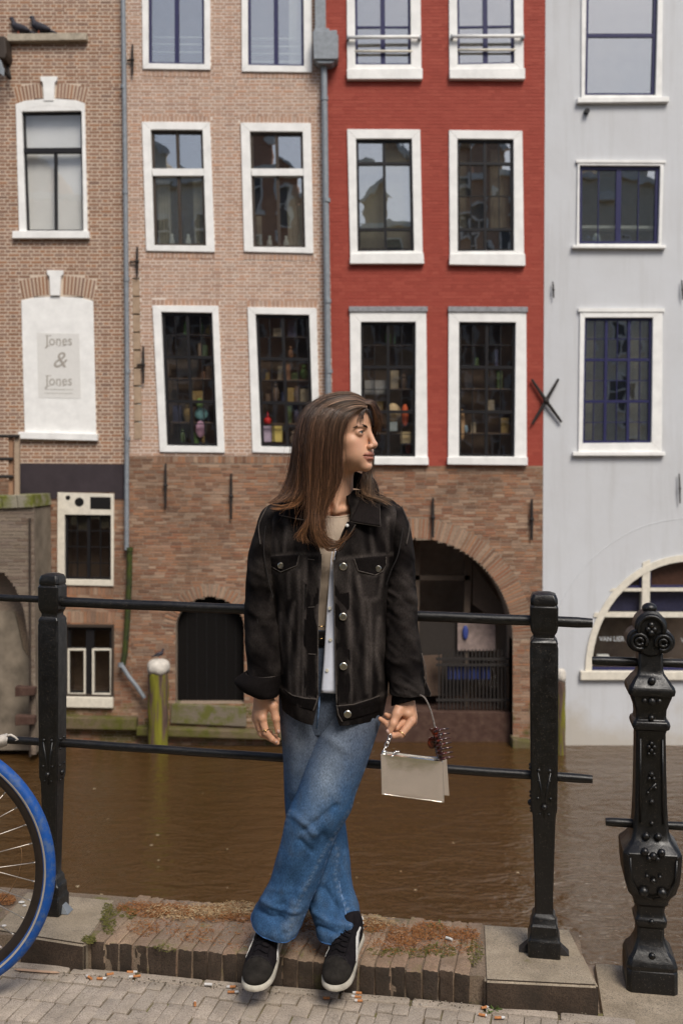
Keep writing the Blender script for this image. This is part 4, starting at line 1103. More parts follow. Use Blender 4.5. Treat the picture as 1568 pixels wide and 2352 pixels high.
def litter_mat(name, cols):
    t = NT(name); t.set(color=t.ramp(t.rand(), [(i/(len(cols)-1), c) for i, c in enumerate(cols)]), rough=.9, spec=.2); return t.m
crumbs('dry_moss', 12000, [(330,2092,62,16,1.6), (395,2092,55,14,1.2), (480,2102,60,18,.9), (555,2100,65,20,2.2), (700,2115,35,25,1.0), (640,2130,60,25,.6), (860,2130,40,14,.7), (930,2150,40,20,.8), (990,2140,45,20,1.0), (1060,2148,40,16,.8), (905,2172,50,16,.4), (700,2150,380,45,1.6), (1000,2165,110,30,.8), (15,2068,22,12,.8), (330,2135,40,18,.35), (450,2150,60,20,.35)],
       .0021, litter_mat('dry_moss', [(.24,.09,.03),(.34,.14,.05),(.20,.09,.04),(.38,.20,.09),(.28,.11,.03),(.16,.07,.03)]), 'orange brown dry moss lying on the kerb bricks', .012)
crumbs('straw_litter', 4200, [(555,2092,60,14,2), (480,2096,50,14,1), (690,2100,40,14,1), (395,2100,60,16,.7), (860,2120,50,12,.5)],
       .0026, litter_mat('straw_litter', [(.46,.33,.19),(.38,.25,.13),(.52,.40,.25)]), 'pale straw coloured litter on the rear of the kerb', .014)
crumbs('green_moss', 1500, [(250,2112,18,38,2.0), (290,2098,24,14,.8), (205,2160,16,10,.8), (370,2180,40,8,.3), (940,2190,60,10,.8), (1010,2185,40,14,1), (1090,2190,18,30,.8), (880,2190,40,10,.5), (1000,2130,20,10,.3)],
       .0026, litter_mat('green_moss', [(.10,.095,.02),(.14,.13,.035),(.07,.075,.02),(.17,.15,.05)]), 'green moss in the joints of the kerb', .005)

# ------------------------------------------------------------------ railing with two cast iron posts
def iron_paint():
    t = NT('paint_black_gloss')
    n = t.noise(38, detail=4); f = t.noise(170, detail=3)
    c = t.mix(t.ramp(t.noise(420, detail=1), [(.69, 0), (.72, 1)]), (.0042,.0036,.0032), (.14,.11,.085))
    t.set(color=c, rough=t.ramp(n, [(.3, .30), (.7, .50)]), spec=.55)
    t.bump(t.math('ADD', n, t.math('MULTIPLY', f, .45)), .28, .004); return t.m
M['black_iron'] = iron_paint()
def sq_ring(c, h, z, ch=.18, hv=None):
    hv = h if hv is None else hv
    k = ch * min(h, hv)
    pts = [(-h+k,-hv),(h-k,-hv),(h,-hv+k),(h,hv-k),(h-k,hv),(-h+k,hv),(-h,hv-k),(-h,-hv+k)]
    return [c + KU*p[0] + KV*p[1] + Vector((0,0,z)) for p in pts]
def sq_loft(c, prof, ch=.12):
    return MB().ring_loft([sq_ring(c, h, z, ch if len(r) == 0 else r[0]) for h, z, *r in prof])
def fix_smooth(o):
    me = o.data; bm = bmesh.new(); bm.from_mesh(me); bmesh.ops.recalc_face_normals(bm, faces=bm.faces); bm.to_mesh(me); bm.free()
    me.shade_smooth()
    if hasattr(me, 'set_sharp_from_angle'): me.set_sharp_from_angle(angle=R(32))
    b = o.modifiers.new('bevel', 'BEVEL'); b.width = .0025; b.segments = 2; b.limit_method = 'ANGLE'; b.angle_limit = R(40)
    return o
RA = 3.021
def railpt(X, z): return Vector((X, RA - .1745 * X, z))
railing = tag(empty('canal_railing', railpt(-.15, KH), 0), 'black iron railing with two square posts that the woman leans on', 'railing', None)
def plain_post(X, zb, k=1.0):
    c = railpt(X, 0); s = k/783.0
    zt = 1.133 if X > 0 else 1.160
    zz = lambda y: zt - (y - 1370) * (zt - zb + .01) / 842
    prof = [(36,2212),(36,2168),(33,2162),(31,2150),(31,2136),(27,2130),(26,2118),(22,2112),(19.5,2108),(20.5,2060),(25,1900),(26,1880),(29,1868),(30,1790),(31,1640),(31.5,1496),(30,1490),(31,1484),(28,1478),(24,1474),(23.5,1468),(29,1458),(31,1448),(31.5,1402),(29.5,1400),(29,1397),(31,1394),(30.5,1384),(26,1374),(14,1369.5)]
    o = sq_loft(c, [(h*s, zz(y), .22 if 1366 < y < 1400 else .10) for h, y in prof]).build('post', M['black_iron'], railing)
    fix_smooth(o)
    for (dx, y, r_) in ((-12,1776,5),(12,1776,5),(-12,1800,3.5),(12,1800,3.5),(0,1866,3),(-10,1876,3),(10,1876,3),(0,1860,8),(-14,1840,4),(14,1840,4)):
        for d in (0, 1):
            v = (KV * -1) if d == 0 else (KU if X < 0 else KU * -1)
            w = KU if d == 0 else KV
            p = c + v*(29.2*s) + w*(dx*s) + Vector((0,0,zz(y))); m = MB(); m.sphere(p, r_*s, 8, 6); m.build('boss', M['black_iron'], o, smooth=True)
    for dx in (-1, 1):
        m = MB(); m.tube([c - KV*(30*s) + KU*(dx*14*s) + Vector((0,0,zz(1780))), c - KV*(29*s) + KU*(dx*5*s) + Vector((0,0,zz(1830))), c - KV*(25.5*s) + Vector((0,0,zz(1885)))], [.003,.004,.002], 6); m.build('leaf_rib', M['black_iron'], o, smooth=True)
    for dx in (-1, 1):
        m = MB(); m.add([c + KU*(dx*34*s) - KV*.012 + Vector((0,0,KH+.03)), c + KU*(dx*34*s) + KV*.012 + Vector((0,0,KH+.03)), c + KU*(dx*56*s) + KV*.02 + Vector((0,0,KH+.002)), c + KU*(dx*56*s) - KV*.02 + Vector((0,0,KH+.002)), c + KU*(dx*34*s) - KV*.02 + Vector((0,0,KH+.002)), c + KU*(dx*34*s) + KV*.02 + Vector((0,0,KH+.002))],
              [(0,1,2,3),(0,3,4),(1,5,2),(2,5,4,3)])
        m.build('foot_lug', M['zinc'] if X < 0 else M['iron'], o, fix=True)
    return o
plain_post(.592, KH); plain_post(-.922, KH, .86)
def rail(X0, z0, X1, z1, r, name='rail'):
    a, b = railpt(X0, z0), railpt(X1, z1); m = MB()
    pts = []
    for k in range(41):
        p = a.lerp(b, k/40); pts.append(p + Vector((0,0,.0004*math.sin(k*.9))))
    m.tube(pts, [r*.86] + [r*(1 + .008*math.sin(k*2.3)) for k in range(1,40)] + [r*.86], 14)
    o = m.build(name, M['black_iron'], railing, smooth='auto')
    return o
rail(-.915, 1.069, .728, 1.046, .0158); rail(-1.45, 1.083, -.86, 1.074, .0115)
rail(-.915, .620, .728, .592, .0132); rail(-1.45, .625, -.86, .618, .0125)

# ornate post and its rails at the right
orn = tag(empty('bridge_post', (.925, 2.91, 0)), 'ornate cast iron post with trefoil head and short rails at the right edge', 'railing post')
oc = Vector((.897, 2.905, 0)); s = 1/790.0
oz = lambda y: 1.5 - (y - 1072) * s
prof = [(60,2290),(60,2212),(58,2208),(60,2200),(57,2192),(53,2184),(44,2174),(37,2160),(32,2145),(31,2125),(36,2118),(38,2110),(38,2104),(34,2098),(32,2086),(33,2075),(41,2066),(41,2058),(45,2050),(56,2036),(64,2010),(67,1985),(69,1950),(69,1944),(66,1940),(56,1930),(47,1918),(42,1900),(40,1880),(38,1840),(36,1760),(35,1680),(36,1674),(43,1668),(45,1660),(43,1652),(37,1648),(36,1640),(37,1625),(44,1606),(48,1596),(48,1592),(54,1590),(56,1580),(54,1572),(49,1566),(42,1556),(33,1546),(30,1535),(29,1498)]
po = sq_loft(oc, [(h*s*.93, oz(y), .16) for h, y in prof]).build('post', M['black_iron'], orn); fix_smooth(po)
def disc_prism(cu, cy, r, d0, d1, m, n=22):
    rings = []
    for dd, rr in ((d0, r*.86), (d0+.006, r), (d1-.006, r), (d1, r*.86)):
        rings.append([oc + KU*(cu*s + rr*s*math.cos(a)) + KV*dd + Vector((0,0,oz(cy) + rr*s*math.sin(a))) for a in [2*math.pi*k/n for k in range(n)]])
    m.ring_loft(rings)
hm = MB()
for cu, cy, r in ((0,1437,36), (-27,1468,27), (27,1470,26), (0,1474,31)): disc_prism(cu, cy, r, -.040, .040, hm)
ho = hm.build('trefoil_head', M['black_iron'], po, fix=True); ho.data.shade_smooth(); ho.data.set_sharp_from_angle(angle=R(35))
def orn_part(m, name='boss'): return m.build(name, M['black_iron'], po, smooth=True, fix=True)
def arc(cu, cy, r, a0, a1, th, dd=-.043):
    sm = MB(); sm.tube([oc + KU*(cu*s + r*s*math.cos(R(a0 + (a1-a0)*k/12))) + KV*dd + Vector((0,0,oz(cy) + r*s*math.sin(R(a0 + (a1-a0)*k/12)))) for k in range(13)], th*s, 6); orn_part(sm, 'scroll')
arc(0,1440,28,-20,200,5); arc(-26,1470,17,-30,300,4.5); arc(26,1472,17,-120,210,4.5); arc(-26,1470,8,0,340,4); arc(26,1472,8,0,340,4)
for dx, y, r in ((0,1432,8),(-7,1442,7),(7,1442,7),(0,1450,8),(0,1398,17)):
    sm = MB(); sm.sphere(oc + KU*(dx*s) + KV*(-.040 if r < 10 else 0) + Vector((0,0,oz(y))), (r*s, r*s, r*s*(.75 if r > 10 else 1)), 14, 10); orn_part(sm, 'boss' if r < 10 else 'finial')
sm = MB(); sm.lathe(oc + Vector((0,0,oz(1412))), [(12*s,0),(15*s,.004),(12*s,.009)], 14); orn_part(sm, 'finial_ring')
def emb(cu, cy, r, d): orn_part(MB().sphere(oc + KU*(cu*s) + KV*(-d*s) + Vector((0,0,oz(cy))), (r*s, r*s, r*s), 10, 6))
for cu, cy, r, d in ((0,1556,9,44),(0,1603,10,42),(-16,1602,7,42),(16,1602,7,42),(0,1642,7,36),(0,1700,5,36),(-6,1708,5,36),(6,1708,5,36),(0,1716,5,36),(-6,1724,4,36),(6,1724,4,36),(0,1770,6,36),(-5,1780,5,36),(5,1780,5,36),(-8,1812,4,37),(8,1800,4,37),(0,1832,6,38),(0,1880,5,40),(-13,1908,9,44),(13,1908,9,44),(-18,1936,9,64),(18,1936,9,64),(0,1944,9,66),(-9,1950,6,67),(9,1950,6,67),(-14,1990,5,67),(14,1990,5,67),(-20,2028,12,58),(20,2028,12,58),(0,2000,7,66),(0,2104,6,37),(0,2178,8,45)): emb(cu, cy, r, d)
sm = MB(); sm.tube([oc + KU*(-9*s) + KV*(-36*s) + Vector((0,0,oz(1812))), oc + KU*(10*s) + KV*(-36.5*s) + Vector((0,0,oz(1790)))], 3.2*s, 6); orn_part(sm, 'leaf_rib')
for sx in (-1, 1):
    sm = MB(); sm.tube([oc + KU*(sx*24*s) + KV*(-37*s) + Vector((0,0,oz(1690))), oc + KU*(sx*25*s) + KV*(-39.5*s) + Vector((0,0,oz(1880)))], 2.2*s, 6); orn_part(sm, 'edge_bead'); sm = MB()
    sm.tube([oc + KU*(sx*50*s) + KV*(-69*s) + Vector((0,0,oz(1950))), oc + KU*(sx*48*s) + KV*(-67*s) + Vector((0,0,oz(2000))), oc + KU*(sx*30*s) + KV*(-60*s) + Vector((0,0,oz(2036))), oc + KV*(-52*s) + Vector((0,0,oz(2046)))], 2.6*s, 6); orn_part(sm, 'edge_bead')
for u0, u1, y, r in ((-128,-20,1523,10.5), (20,420,1523,10.5), (-98,-20,1896,10), (20,420,1896,10)):
    m = MB(); m.tube([oc + KU*((u0 + (u1-u0)*k/6)*s) + Vector((0,0,oz(y))) for k in range(7)], [r*s*.85] + [r*s]*5 + [r*s*.85], 14)
    m.build('rail', M['black_iron'], orn, smooth='auto')
# ------------------------------------------------------------------ implicit surfaces for bodies and shoes
class Field:
    def __init__(s, lo, hi, h):
        s.lo = np.array(lo, float); s.h = h
        s.n = np.ceil((np.array(hi) - s.lo) / h).astype(int) + 1
        s.ax = [s.lo[i] + h * np.arange(s.n[i]) for i in range(3)]
        s.d = np.full(tuple(s.n), .5, dtype=np.float32)
    def _win(s, lo, hi, m):
        a = np.clip(np.floor((np.array(lo) - m - s.lo) / s.h).astype(int), 0, s.n); b = np.clip(np.ceil((np.array(hi) + m - s.lo) / s.h).astype(int) + 1, 0, s.n)
        if (b <= a).any(): return None
        sl = tuple(slice(a[i], b[i]) for i in range(3))
        X = s.ax[0][sl[0]][:, None, None]; Y = s.ax[1][sl[1]][None, :, None]; Z = s.ax[2][sl[2]][None, None, :]
        return sl, X, Y, Z
    def _put(s, sl, e, k, op):
        d = s.d[sl]
        if op == 'u':
            if k > 0:
                h = np.clip(.5 + .5 * (d - e) / k, 0, 1); r = d + (e - d) * h - k * h * (1 - h)
            else: r = np.minimum(d, e)
        else:
            if k > 0:
                h = np.clip(.5 - .5 * (d + e) / k, 0, 1); r = d + (-e - d) * h + k * h * (1 - h)
            else: r = np.maximum(d, -e)
        s.d[sl] = r
    def ell(s, c, r, k=.01, op='u', rot=None):
        """ellipsoid; rot: 3x3 array whose rows are the ellipsoid's own axes"""
        c = np.array(c, float); r = np.array(r if hasattr(r, '__len__') else (r, r, r), float); m = k + 4 * s.h
        if rot is None: ext = r
        else: ext = np.sqrt(((np.array(rot).T * r) ** 2).sum(1))
        w = s._win(c - ext, c + ext, m)
        if w is None: return s
        sl, X, Y, Z = w
        x, y, z = X - c[0], Y - c[1], Z - c[2]
        if rot is not None:
            q = np.array(rot); x, y, z = (q[0,0]*x + q[0,1]*y + q[0,2]*z, q[1,0]*x + q[1,1]*y + q[1,2]*z, q[2,0]*x + q[2,1]*y + q[2,2]*z)
        k0 = np.sqrt((x/r[0])**2 + (y/r[1])**2 + (z/r[2])**2); k1 = np.sqrt((x/r[0]**2)**2 + (y/r[1]**2)**2 + (z/r[2]**2)**2) + 1e-9
        s._put(sl, (k0 * (k0 - 1) / k1).astype(np.float32), k, op); return s
    def cone(s, a, b, ra, rb, k=.01, op='u'):
        a = np.array(a, float); b = np.array(b, float); m = k + 4 * s.h; rm = max(ra, rb)
        w = s._win(np.minimum(a, b) - rm, np.maximum(a, b) + rm, m)
        if w is None: return s
        sl, X, Y, Z = w
        ab = b - a; L2 = (ab ** 2).sum() + 1e-12
        t = np.clip(((X - a[0])*ab[0] + (Y - a[1])*ab[1] + (Z - a[2])*ab[2]) / L2, 0, 1)
        e = np.sqrt((X - a[0] - t*ab[0])**2 + (Y - a[1] - t*ab[1])**2 + (Z - a[2] - t*ab[2])**2) - (ra + (rb - ra) * t)
        s._put(sl, e.astype(np.float32), k, op); return s
    def chain(s, pts, rs, k=.004):
        for i in range(len(pts) - 1): s.cone(pts[i], pts[i+1], rs[i], rs[i+1], k)
        return s
    def at(s, p):
        i = np.clip(np.round((np.array(p) - s.lo) / s.h).astype(int), 0, s.n - 1); return s.d[tuple(i)]
    def nets(s):
        V = s.d; S = V < 0
        c8 = [(i, j, k) for i in (0, 1) for j in (0, 1) for k in (0, 1)]
        nx, ny, nz = V.shape
        cut = lambda A, o: A[o[0]:nx-1+o[0], o[1]:ny-1+o[1], o[2]:nz-1+o[2]]
        cnt = sum(cut(S, o).astype(np.int8) for o in c8)
        mask = (cnt > 0) & (cnt < 8)
        I, J, Kk = np.nonzero(mask)
        idx = np.full(mask.shape, -1, np.int32); idx[I, J, Kk] = np.arange(len(I))
        vals = np.stack([V[I+o[0], J+o[1], Kk+o[2]] for o in c8], 1)
        off = np.array(c8, float); acc = np.zeros((len(I), 3)); num = np.zeros(len(I))
        for a in range(8):
            for b in range(a + 1, 8):
                if np.abs(off[a] - off[b]).sum() != 1: continue
                va, vb = vals[:, a], vals[:, b]; cr = (va < 0) != (vb < 0)
                t = np.where(cr, va / np.where(va == vb, 1, va - vb), 0)
                acc += np.where(cr[:, None], off[a] + t[:, None] * (off[b] - off[a]), 0); num += cr
        P_ = s.lo + (np.stack([I, J, Kk], 1) + acc / num[:, None]) * s.h
        F_ = []
        for ax in range(3):
            o = [0, 0, 0]; o[ax] = 1
            s0 = S[:nx-o[0], :ny-o[1], :nz-o[2]]; s1 = S[o[0]:, o[1]:, o[2]:]
            e = s0 != s1
            i, j, k = np.nonzero(e)
            u, v = (ax + 1) % 3, (ax + 2) % 3
            q = np.stack([i, j, k], 1)
            ok = (q[:, u] > 0) & (q[:, v] > 0) & (q[:, u] < mask.shape[u]) & (q[:, v] < mask.shape[v])
            q = q[ok]; sg = s0[q[:,0], q[:,1], q[:,2]]
            def at(du, dv):
                w = q.copy(); w[:, u] -= du; w[:, v] -= dv; return idx[w[:,0], w[:,1], w[:,2]]
            f = np.stack([at(1,1), at(0,1), at(0,0), at(1,0)], 1)
            f[~sg] = f[~sg][:, ::-1]
            F_.append(f)
        F_ = np.concatenate(F_); F_ = F_[(F_ >= 0).all(1)]
        return P_, F_
def smooth_vf(V, F_, it=1, lam=.5):
    n = len(V)
    E = np.concatenate([F_[:, [0,1]], F_[:, [1,2]], F_[:, [2,3]], F_[:, [3,0]]]); E = np.concatenate([E, E[:, ::-1]])
    deg = np.bincount(E[:,0], minlength=n).astype(float); deg[deg == 0] = 1
    for _ in range(it):
        A = np.stack([np.bincount(E[:,0], weights=V[E[:,1], c], minlength=n) for c in range(3)], 1) / deg[:, None]
        V = V + lam * (A - V)
    return V
def col_attr(me, C, name='Col'):
    a = me.color_attributes.new(name, 'FLOAT_COLOR', 'POINT')
    C = np.asarray(C, np.float32)
    if C.shape[1] == 3: C = np.concatenate([C, np.ones((len(C), 1), np.float32)], 1)
    a.data.foreach_set('color', C.ravel())
def joined(parts):
    Vs, Fs, b = [], [], 0
    for V, F_ in parts: Vs.append(V); Fs.append(F_ + b); b += len(V)
    return np.concatenate(Vs), np.concatenate(Fs)
def crom(ctrl, n):
    """Catmull-Rom through rows of ctrl, n samples"""
    C = np.asarray(ctrl, float); m = len(C)
    t = np.linspace(0, m - 1, n); i = np.clip(t.astype(int), 0, m - 2); f = (t - i)[:, None]
    g = lambda k: C[np.clip(k, 0, m - 1)]
    p0, p1, p2, p3 = g(i-1), g(i), g(i+1), g(i+2)
    return .5 * ((2*p1) + (p2-p0)*f + (2*p0-5*p1+4*p2-p3)*f**2 + (3*p1-p0-3*p2+p3)*f**3)
def pnoise(p, f, seed=0):
    """cheap smooth vector noise: sums of warped sines"""
    r_ = np.random.RandomState(seed); o = np.zeros(len(p))
    for k in range(5):
        d = r_.normal(size=3); d /= np.linalg.norm(d); ph = r_.rand() * 6.28; d2 = r_.normal(size=3)
        o += np.sin(f * (1 + .5*k) * (p @ d) + ph + 1.3 * np.sin(f * .7 * (p @ d2) + k)) / (1 + .5*k)
    return o / 2.6
# ------------------------------------------------------------------ the woman
person = tag(empty('person', (-.04, 2.92, 0)), 'long haired woman in black denim jacket leaning on the railing with crossed legs', 'person')
def W(x, y, Y): return np.array(P(x, y, Y))
def skin_mat():
    t = NT('skin')
    a = t.attr('Col').outputs['Color']
    n = t.noise(420, detail=2)
    c = t.mix(1.0, a, t.ramp(n, [(.3, .93), (.7, 1.0)]), 'MULTIPLY')
    t.set(color=c, rough=.48, spec=.4, sss=.12)
    t.b.inputs['Subsurface Radius'].default_value = (1.0, .35, .2); t.b.inputs['Subsurface Scale'].default_value = .006
    t.bump(t.noise(900, detail=2), .08, .001); return t.m
M['skin'] = skin_mat()
SKIN = np.array([.70, .395, .255]); 
# --- head frame
TH = R(59); TILT = R(3)
fw = np.array([math.sin(TH)*math.cos(TILT), -math.cos(TH)*math.cos(TILT), math.sin(TILT)])
lf = np.array([math.cos(TH), math.sin(TH), 0.0])
upv = np.cross(fw, lf)
HS = .985
H0 = np.array([.004, 2.872, P(825, 996, 2.83)[2]])
def Hd(x, y, z): return H0 + HS * (fw*x + lf*y + upv*z)
HROT = np.stack([fw, lf, upv])
def head_field(f, hair=0.0):
    E = lambda c, r, k=.012, op='u': f.ell(Hd(*c), np.array(r)*HS + hair, k, op, HROT)
    C = lambda a, b, ra, rb, k=.008, op='u': f.cone(Hd(*a), Hd(*b), ra*HS, rb*HS, k, op)
    E((-.012,0,.034),(.094,.073,.074)); E((.036,0,.032),(.053,.060,.056),.02)
    if hair: return
    E((.028,0,-.030),(.056,.056,.070),.02)
    E((.024,0,-.078),(.054,.044,.034),.02)
    E((.072,0,-.098),(.0175,.020,.0155),.016)
    for s in (-1, 1):
        E((.046,s*.040,-.026),(.026,.021,.019),.014)
        E((.050,s*.031,-.056),(.028,.023,.031),.018)
        E((-.004,s*.045,-.072),(.028,.010,.026),.016)
        E((.077,s*.024,.0155),(.010,.022,.0065),.010)
    E((.068,0,-.068),(.022,.028,.028),.016)
    for s in (-1, 1):
        E((.092,s*.033,-.001),(.014,.0175,.0105),.010,'s')
        E((.0715,s*.0315,-.0015),(.0134,.0148,.0132),.003)
        # lid slit
        E((.086,s*.0325,-.0012),(.0062,.0118,.0040),.0012,'s')
    C((.0835,0,.010),(.1030,0,-.036),.0076,.0082,.011)
    E((.1020,0,-.0378),(.0100,.0100,.0088),.007)
    for s in (-1, 1):
        E((.0945,s*.0115,-.0425),(.0095,.0065,.0070),.004)
        E((.0990,s*.0062,-.0500),(.0055,.0030,.0030),.002,'s')
    # lips
    E((.0885,0,-.0625),(.0075,.014,.0060),.006)
    for s in (-1, 1): E((.0870,s*.009,-.0645),(.0070,.0125,.0050),.004)
    E((.0875,0,-.0765),(.0085,.0165,.0062),.004)
    E((.0985,0,-.0702),(.0120,.0220,.0011),.0022,'s')
    for s in (-1, 1): E((.0845,s*.0235,-.0683),(.0090,.0055,.0011),.0022,'s')
    E((.093,0,-.0875),(.008,.018,.0045),.008,'s')
hf = Field((-.125, 2.74, 1.315), (.165, 3.03, 1.725), .002)
head_field(hf)
nb = W(768, 1178, 2.925)
hf.cone(Hd(-.018,0,-.045), nb, .046, .047, .022)
hf.cone(Hd(-.035,0,-.05), nb + np.array([0,.03,0]), .045, .055, .02)
notch = W(757, 1168, 2.862)
hf.cone(Hd(-.012,-.055,-.055), notch + np.array([-.012,.0,.004]), .012, .008, .014)      # neck muscle
hf.cone(Hd(-.012,.050,-.055), notch + np.array([.016,.0,.004]), .012, .008, .014)
hf.cone(notch + np.array([-.012,.002,-.008]), notch + np.array([-.085,.035,.004]), .0085, .008, .012)   # collar bones
hf.cone(notch + np.array([.016,.002,-.008]), notch + np.array([.080,.035,.004]), .0085, .008, .012)
hf.ell(W(768, 1262, 2.935), (.150, .085, .125), .03)
hf.ell(notch + np.array([.002,-.010,.003]), (.010,.010,.012), .010, 's')
hv, hfc = hf.nets(); hv = smooth_vf(hv, hfc, 3, .4)
L = (hv - H0) @ HROT.T / HS                           # head-local coordinates
hc = np.tile(SKIN, (len(hv), 1))
def g(c, r): return np.exp(-(((L - np.array(c)) / np.array(r)) ** 2).sum(1))
def tint(w, c):
    global hc
    hc = hc * (1 - w[:, None]) + np.array(c) * w[:, None]
for s in (-1, 1):
    tint(.38 * g((.062, s*.042, -.040), (.03,.02,.02)), (.50,.215,.15))
    tint(.35 * g((.080, s*.032, -.012), (.02,.016,.007)), (.40,.21,.15))
tint(.35 * g((.108, 0, -.04), (.012,.016,.012)), (.50,.215,.16))
lipw = np.clip(1.35 - np.sqrt(((L[:,0]-.092)/.024)**2 + (L[:,1]/.0275)**2 + ((L[:,2]+.0705 - .0012*np.cos(L[:,1]*260))/.0128)**2) * 1.0, 0, 1)
lipw = np.clip(lipw * 4 - .35, 0, 1) * (L[:,0] > .074)
tint(.78 * lipw, (.30,.085,.065))
tint(.8 * g((.098,0,-.0702), (.02,.026,.0012)), (.10,.03,.025))
for s in (-1, 1): tint(.9 * g((.0985, s*.0064, -.0500), (.006,.0036,.0034)), (.07,.025,.018))
# --- arms and hands, joints measured in the photograph
def hand_left():
    """her right hand, hanging at image left"""
    f = Field((-.30, 2.78, .66), (-.12, 2.97, .98), .0016); Y = 2.872
    w = W(603, 1590, Y + .012)
    f.cone(W(604, 1500, 2.905), w, .036, .0245, .01)
    kn = [(603,1650,Y-.012), (593,1652,Y+.006), (588,1650,Y+.022), (587,1643,Y+.036)]
    for k, r in zip(kn, (.0125,.0125,.0120,.0110)): f.cone(w, W(*k), .0165, r, .012)
    f.cone(W(606,1606,Y+.01), W(598,1640,Y+.006), .021, .018, .012)
    fin = [([(603,1651,Y-.012),(611,1683,Y-.020),(624,1697,Y-.014),(637,1706,Y-.004)], (.0112,.0095,.0086,.0070)),
           ([(593,1653,Y+.006),(602,1686,Y+.000),(618,1694,Y+.006),(639,1699,Y+.014)], (.0112,.0095,.0084,.0068)),
           ([(588,1651,Y+.022),(598,1683,Y+.018),(614,1688,Y+.024),(634,1691,Y+.030)], (.0106,.0088,.0080,.0064)),
           ([(587,1643,Y+.036),(594,1668,Y+.034),(607,1676,Y+.038),(622,1681,Y+.043)], (.0096,.0078,.0070,.0058))]
    for p, r in fin: f.chain([W(*q) for q in p], r, .0035)
    f.cone(W(610,1602,Y+.0), W(627,1622,Y-.010), .019, .0145, .014)
    f.chain([W(627,1622,Y-.010), W(634,1650,Y-.014), W(638,1680,Y-.010)], (.0128,.0102,.0078), .006)
    f.ell(W(603,1650,Y-.019), (.008,.006,.008), .006)
    V, F_ = f.nets(); return smooth_vf(V, F_, 1, .4), F_
def hand_right():
    """her left hand, pinching the bag chain at image right"""
    f = Field((.08, 2.73, .66), (.25, 2.95, .98), .0016); Y = 2.822
    w = W(931, 1610, Y + .03)
    f.cone(W(924, 1520, 2.88), w, .036, .0245, .01)
    kn = [(936,1640,Y-.002), (945,1650,Y+.008), (948,1657,Y+.022), (945,1660,Y+.036)]
    for k, r in zip(kn, (.0125,.0125,.0120,.0110)): f.cone(w, W(*k), .0175, r, .012)
    f.cone(W(930,1618,Y+.024), W(940,1645,Y+.016), .024, .020, .012)
    fin = [([(945,1656,Y-.006),(921,1687,Y-.024),(904,1690,Y-.022),(897,1684,Y-.014)], (.0120,.0098,.0084,.0070)),
           ([(938,1648,Y+.010),(910,1672,Y-.004),(896,1672,Y+.000),(890,1668,Y+.004)], (.0112,.0094,.0082,.0070)),
           ([(934,1640,Y+.020),(905,1660,Y+.010),(888,1662,Y+.008),(873,1651,Y+.006)], (.0110,.0090,.0080,.0064)),
           ([(930,1634,Y+.034),(903,1648,Y+.026),(893,1645,Y+.022),(886,1641,Y+.020)], (.0098,.0078,.0070,.0058))]
    for p, r in fin: f.chain([W(*q) for q in p], r, .0032)
    f.cone(W(922,1618,Y+.008), W(911,1640,Y-.012), .0185, .0135, .014)
    f.chain([W(911,1640,Y-.012), W(903,1662,Y-.024), W(893,1682,Y-.026)], (.0128,.0104,.0080), .006)
    V, F_ = f.nets(); return smooth_vf(V, F_, 1, .4), F_
hl, hr = hand_left(), hand_right()
# simple trunk and legs under the clothes keep the figure one body
tf = Field((-.24, 2.74, .10), (.22, 3.04, 1.40), .009)
tf.ell(W(768,1270,2.935), (.148,.082,.15), .04); tf.ell(W(768,1440,2.935), (.112,.078,.14), .05); tf.ell(W(765,1580,2.935), (.125,.085,.10), .05)
for pts in ([(705,1590,2.95),(712,1850,2.972),(775,2110,2.94)], [(815,1590,2.93),(735,1860,2.872),(628,2110,2.90)]):
    tf.chain([W(*q) for q in pts], (.07,.048,.036), .03)
for pts in ([(632,1215,2.93),(608,1390,2.925),(604,1520,2.905)], [(902,1215,2.93),(918,1390,2.925),(924,1530,2.88)]):
    tf.chain([W(*q) for q in pts], (.036,.036,.034), .02)
tv, tfc = tf.nets()
allv, allf = joined([(hv, hfc), hl, hr, (tv, tfc)])
me = mesh_np('body', allv, allf); me.shade_smooth()
cc = np.tile(SKIN, (len(allv), 1)); cc[:len(hv)] = hc
hand_tint = np.array([.63,.335,.205])
nh = len(hl[0]) + len(hr[0])
cc[len(hv):len(hv)+nh] = hand_tint * (1 + .10 * pnoise(allv[len(hv):len(hv)+nh], 160, 3))[:, None]
col_attr(me, np.clip(cc, 0, 1))
body = link('body', me, person, M['skin'])
# finger nails and rings
M['nail'] = flat('nail_pale', (.55,.36,.30), .25)
for (x, y, Y, rx, rz, a) in ((639.5,1680,2.853,.0042,.006,.1), (634,1704,2.858,.0045,.0035,.5), (890,1680,2.7885,.0042,.006,.35)):
    m = MB(); m.sphere((0,0,0), (rx,.0022,rz), 10, 6); o = m.build('nail', M['nail'], body, smooth=True)
    o.matrix_basis = world_of(body) @ Matrix.Translation(P(x, y, Y)) @ Matrix.Rotation(-a, 4, 'Y')
M['gold'] = NT('gold_metal').set(color=(.80,.52,.22), rough=.22, metal=1.0).m
def ring_obj(c, n, r, th, name='finger_ring'):
    n = Vector(n).normalized(); a = n.orthogonal().normalized(); b = n.cross(a); c = Vector(c); m = MB()
    pts = [c + (a*math.cos(q) + b*math.sin(q))*r for q in [2*math.pi*k/24 for k in range(25)]]
    m.tube(pts, th, 6, caps=False); return m.build(name, M['gold'], person, smooth=True)
d_ = Vector(W(611,1683,2.852) - W(603,1651,2.860))
ring_obj(W(609.5,1677,2.853), d_, .0108, .0011); ring_obj(W(599.5,1677,2.871), Vector(W(602,1686,2.872) - W(593,1653,2.878)), .0108, .0010)
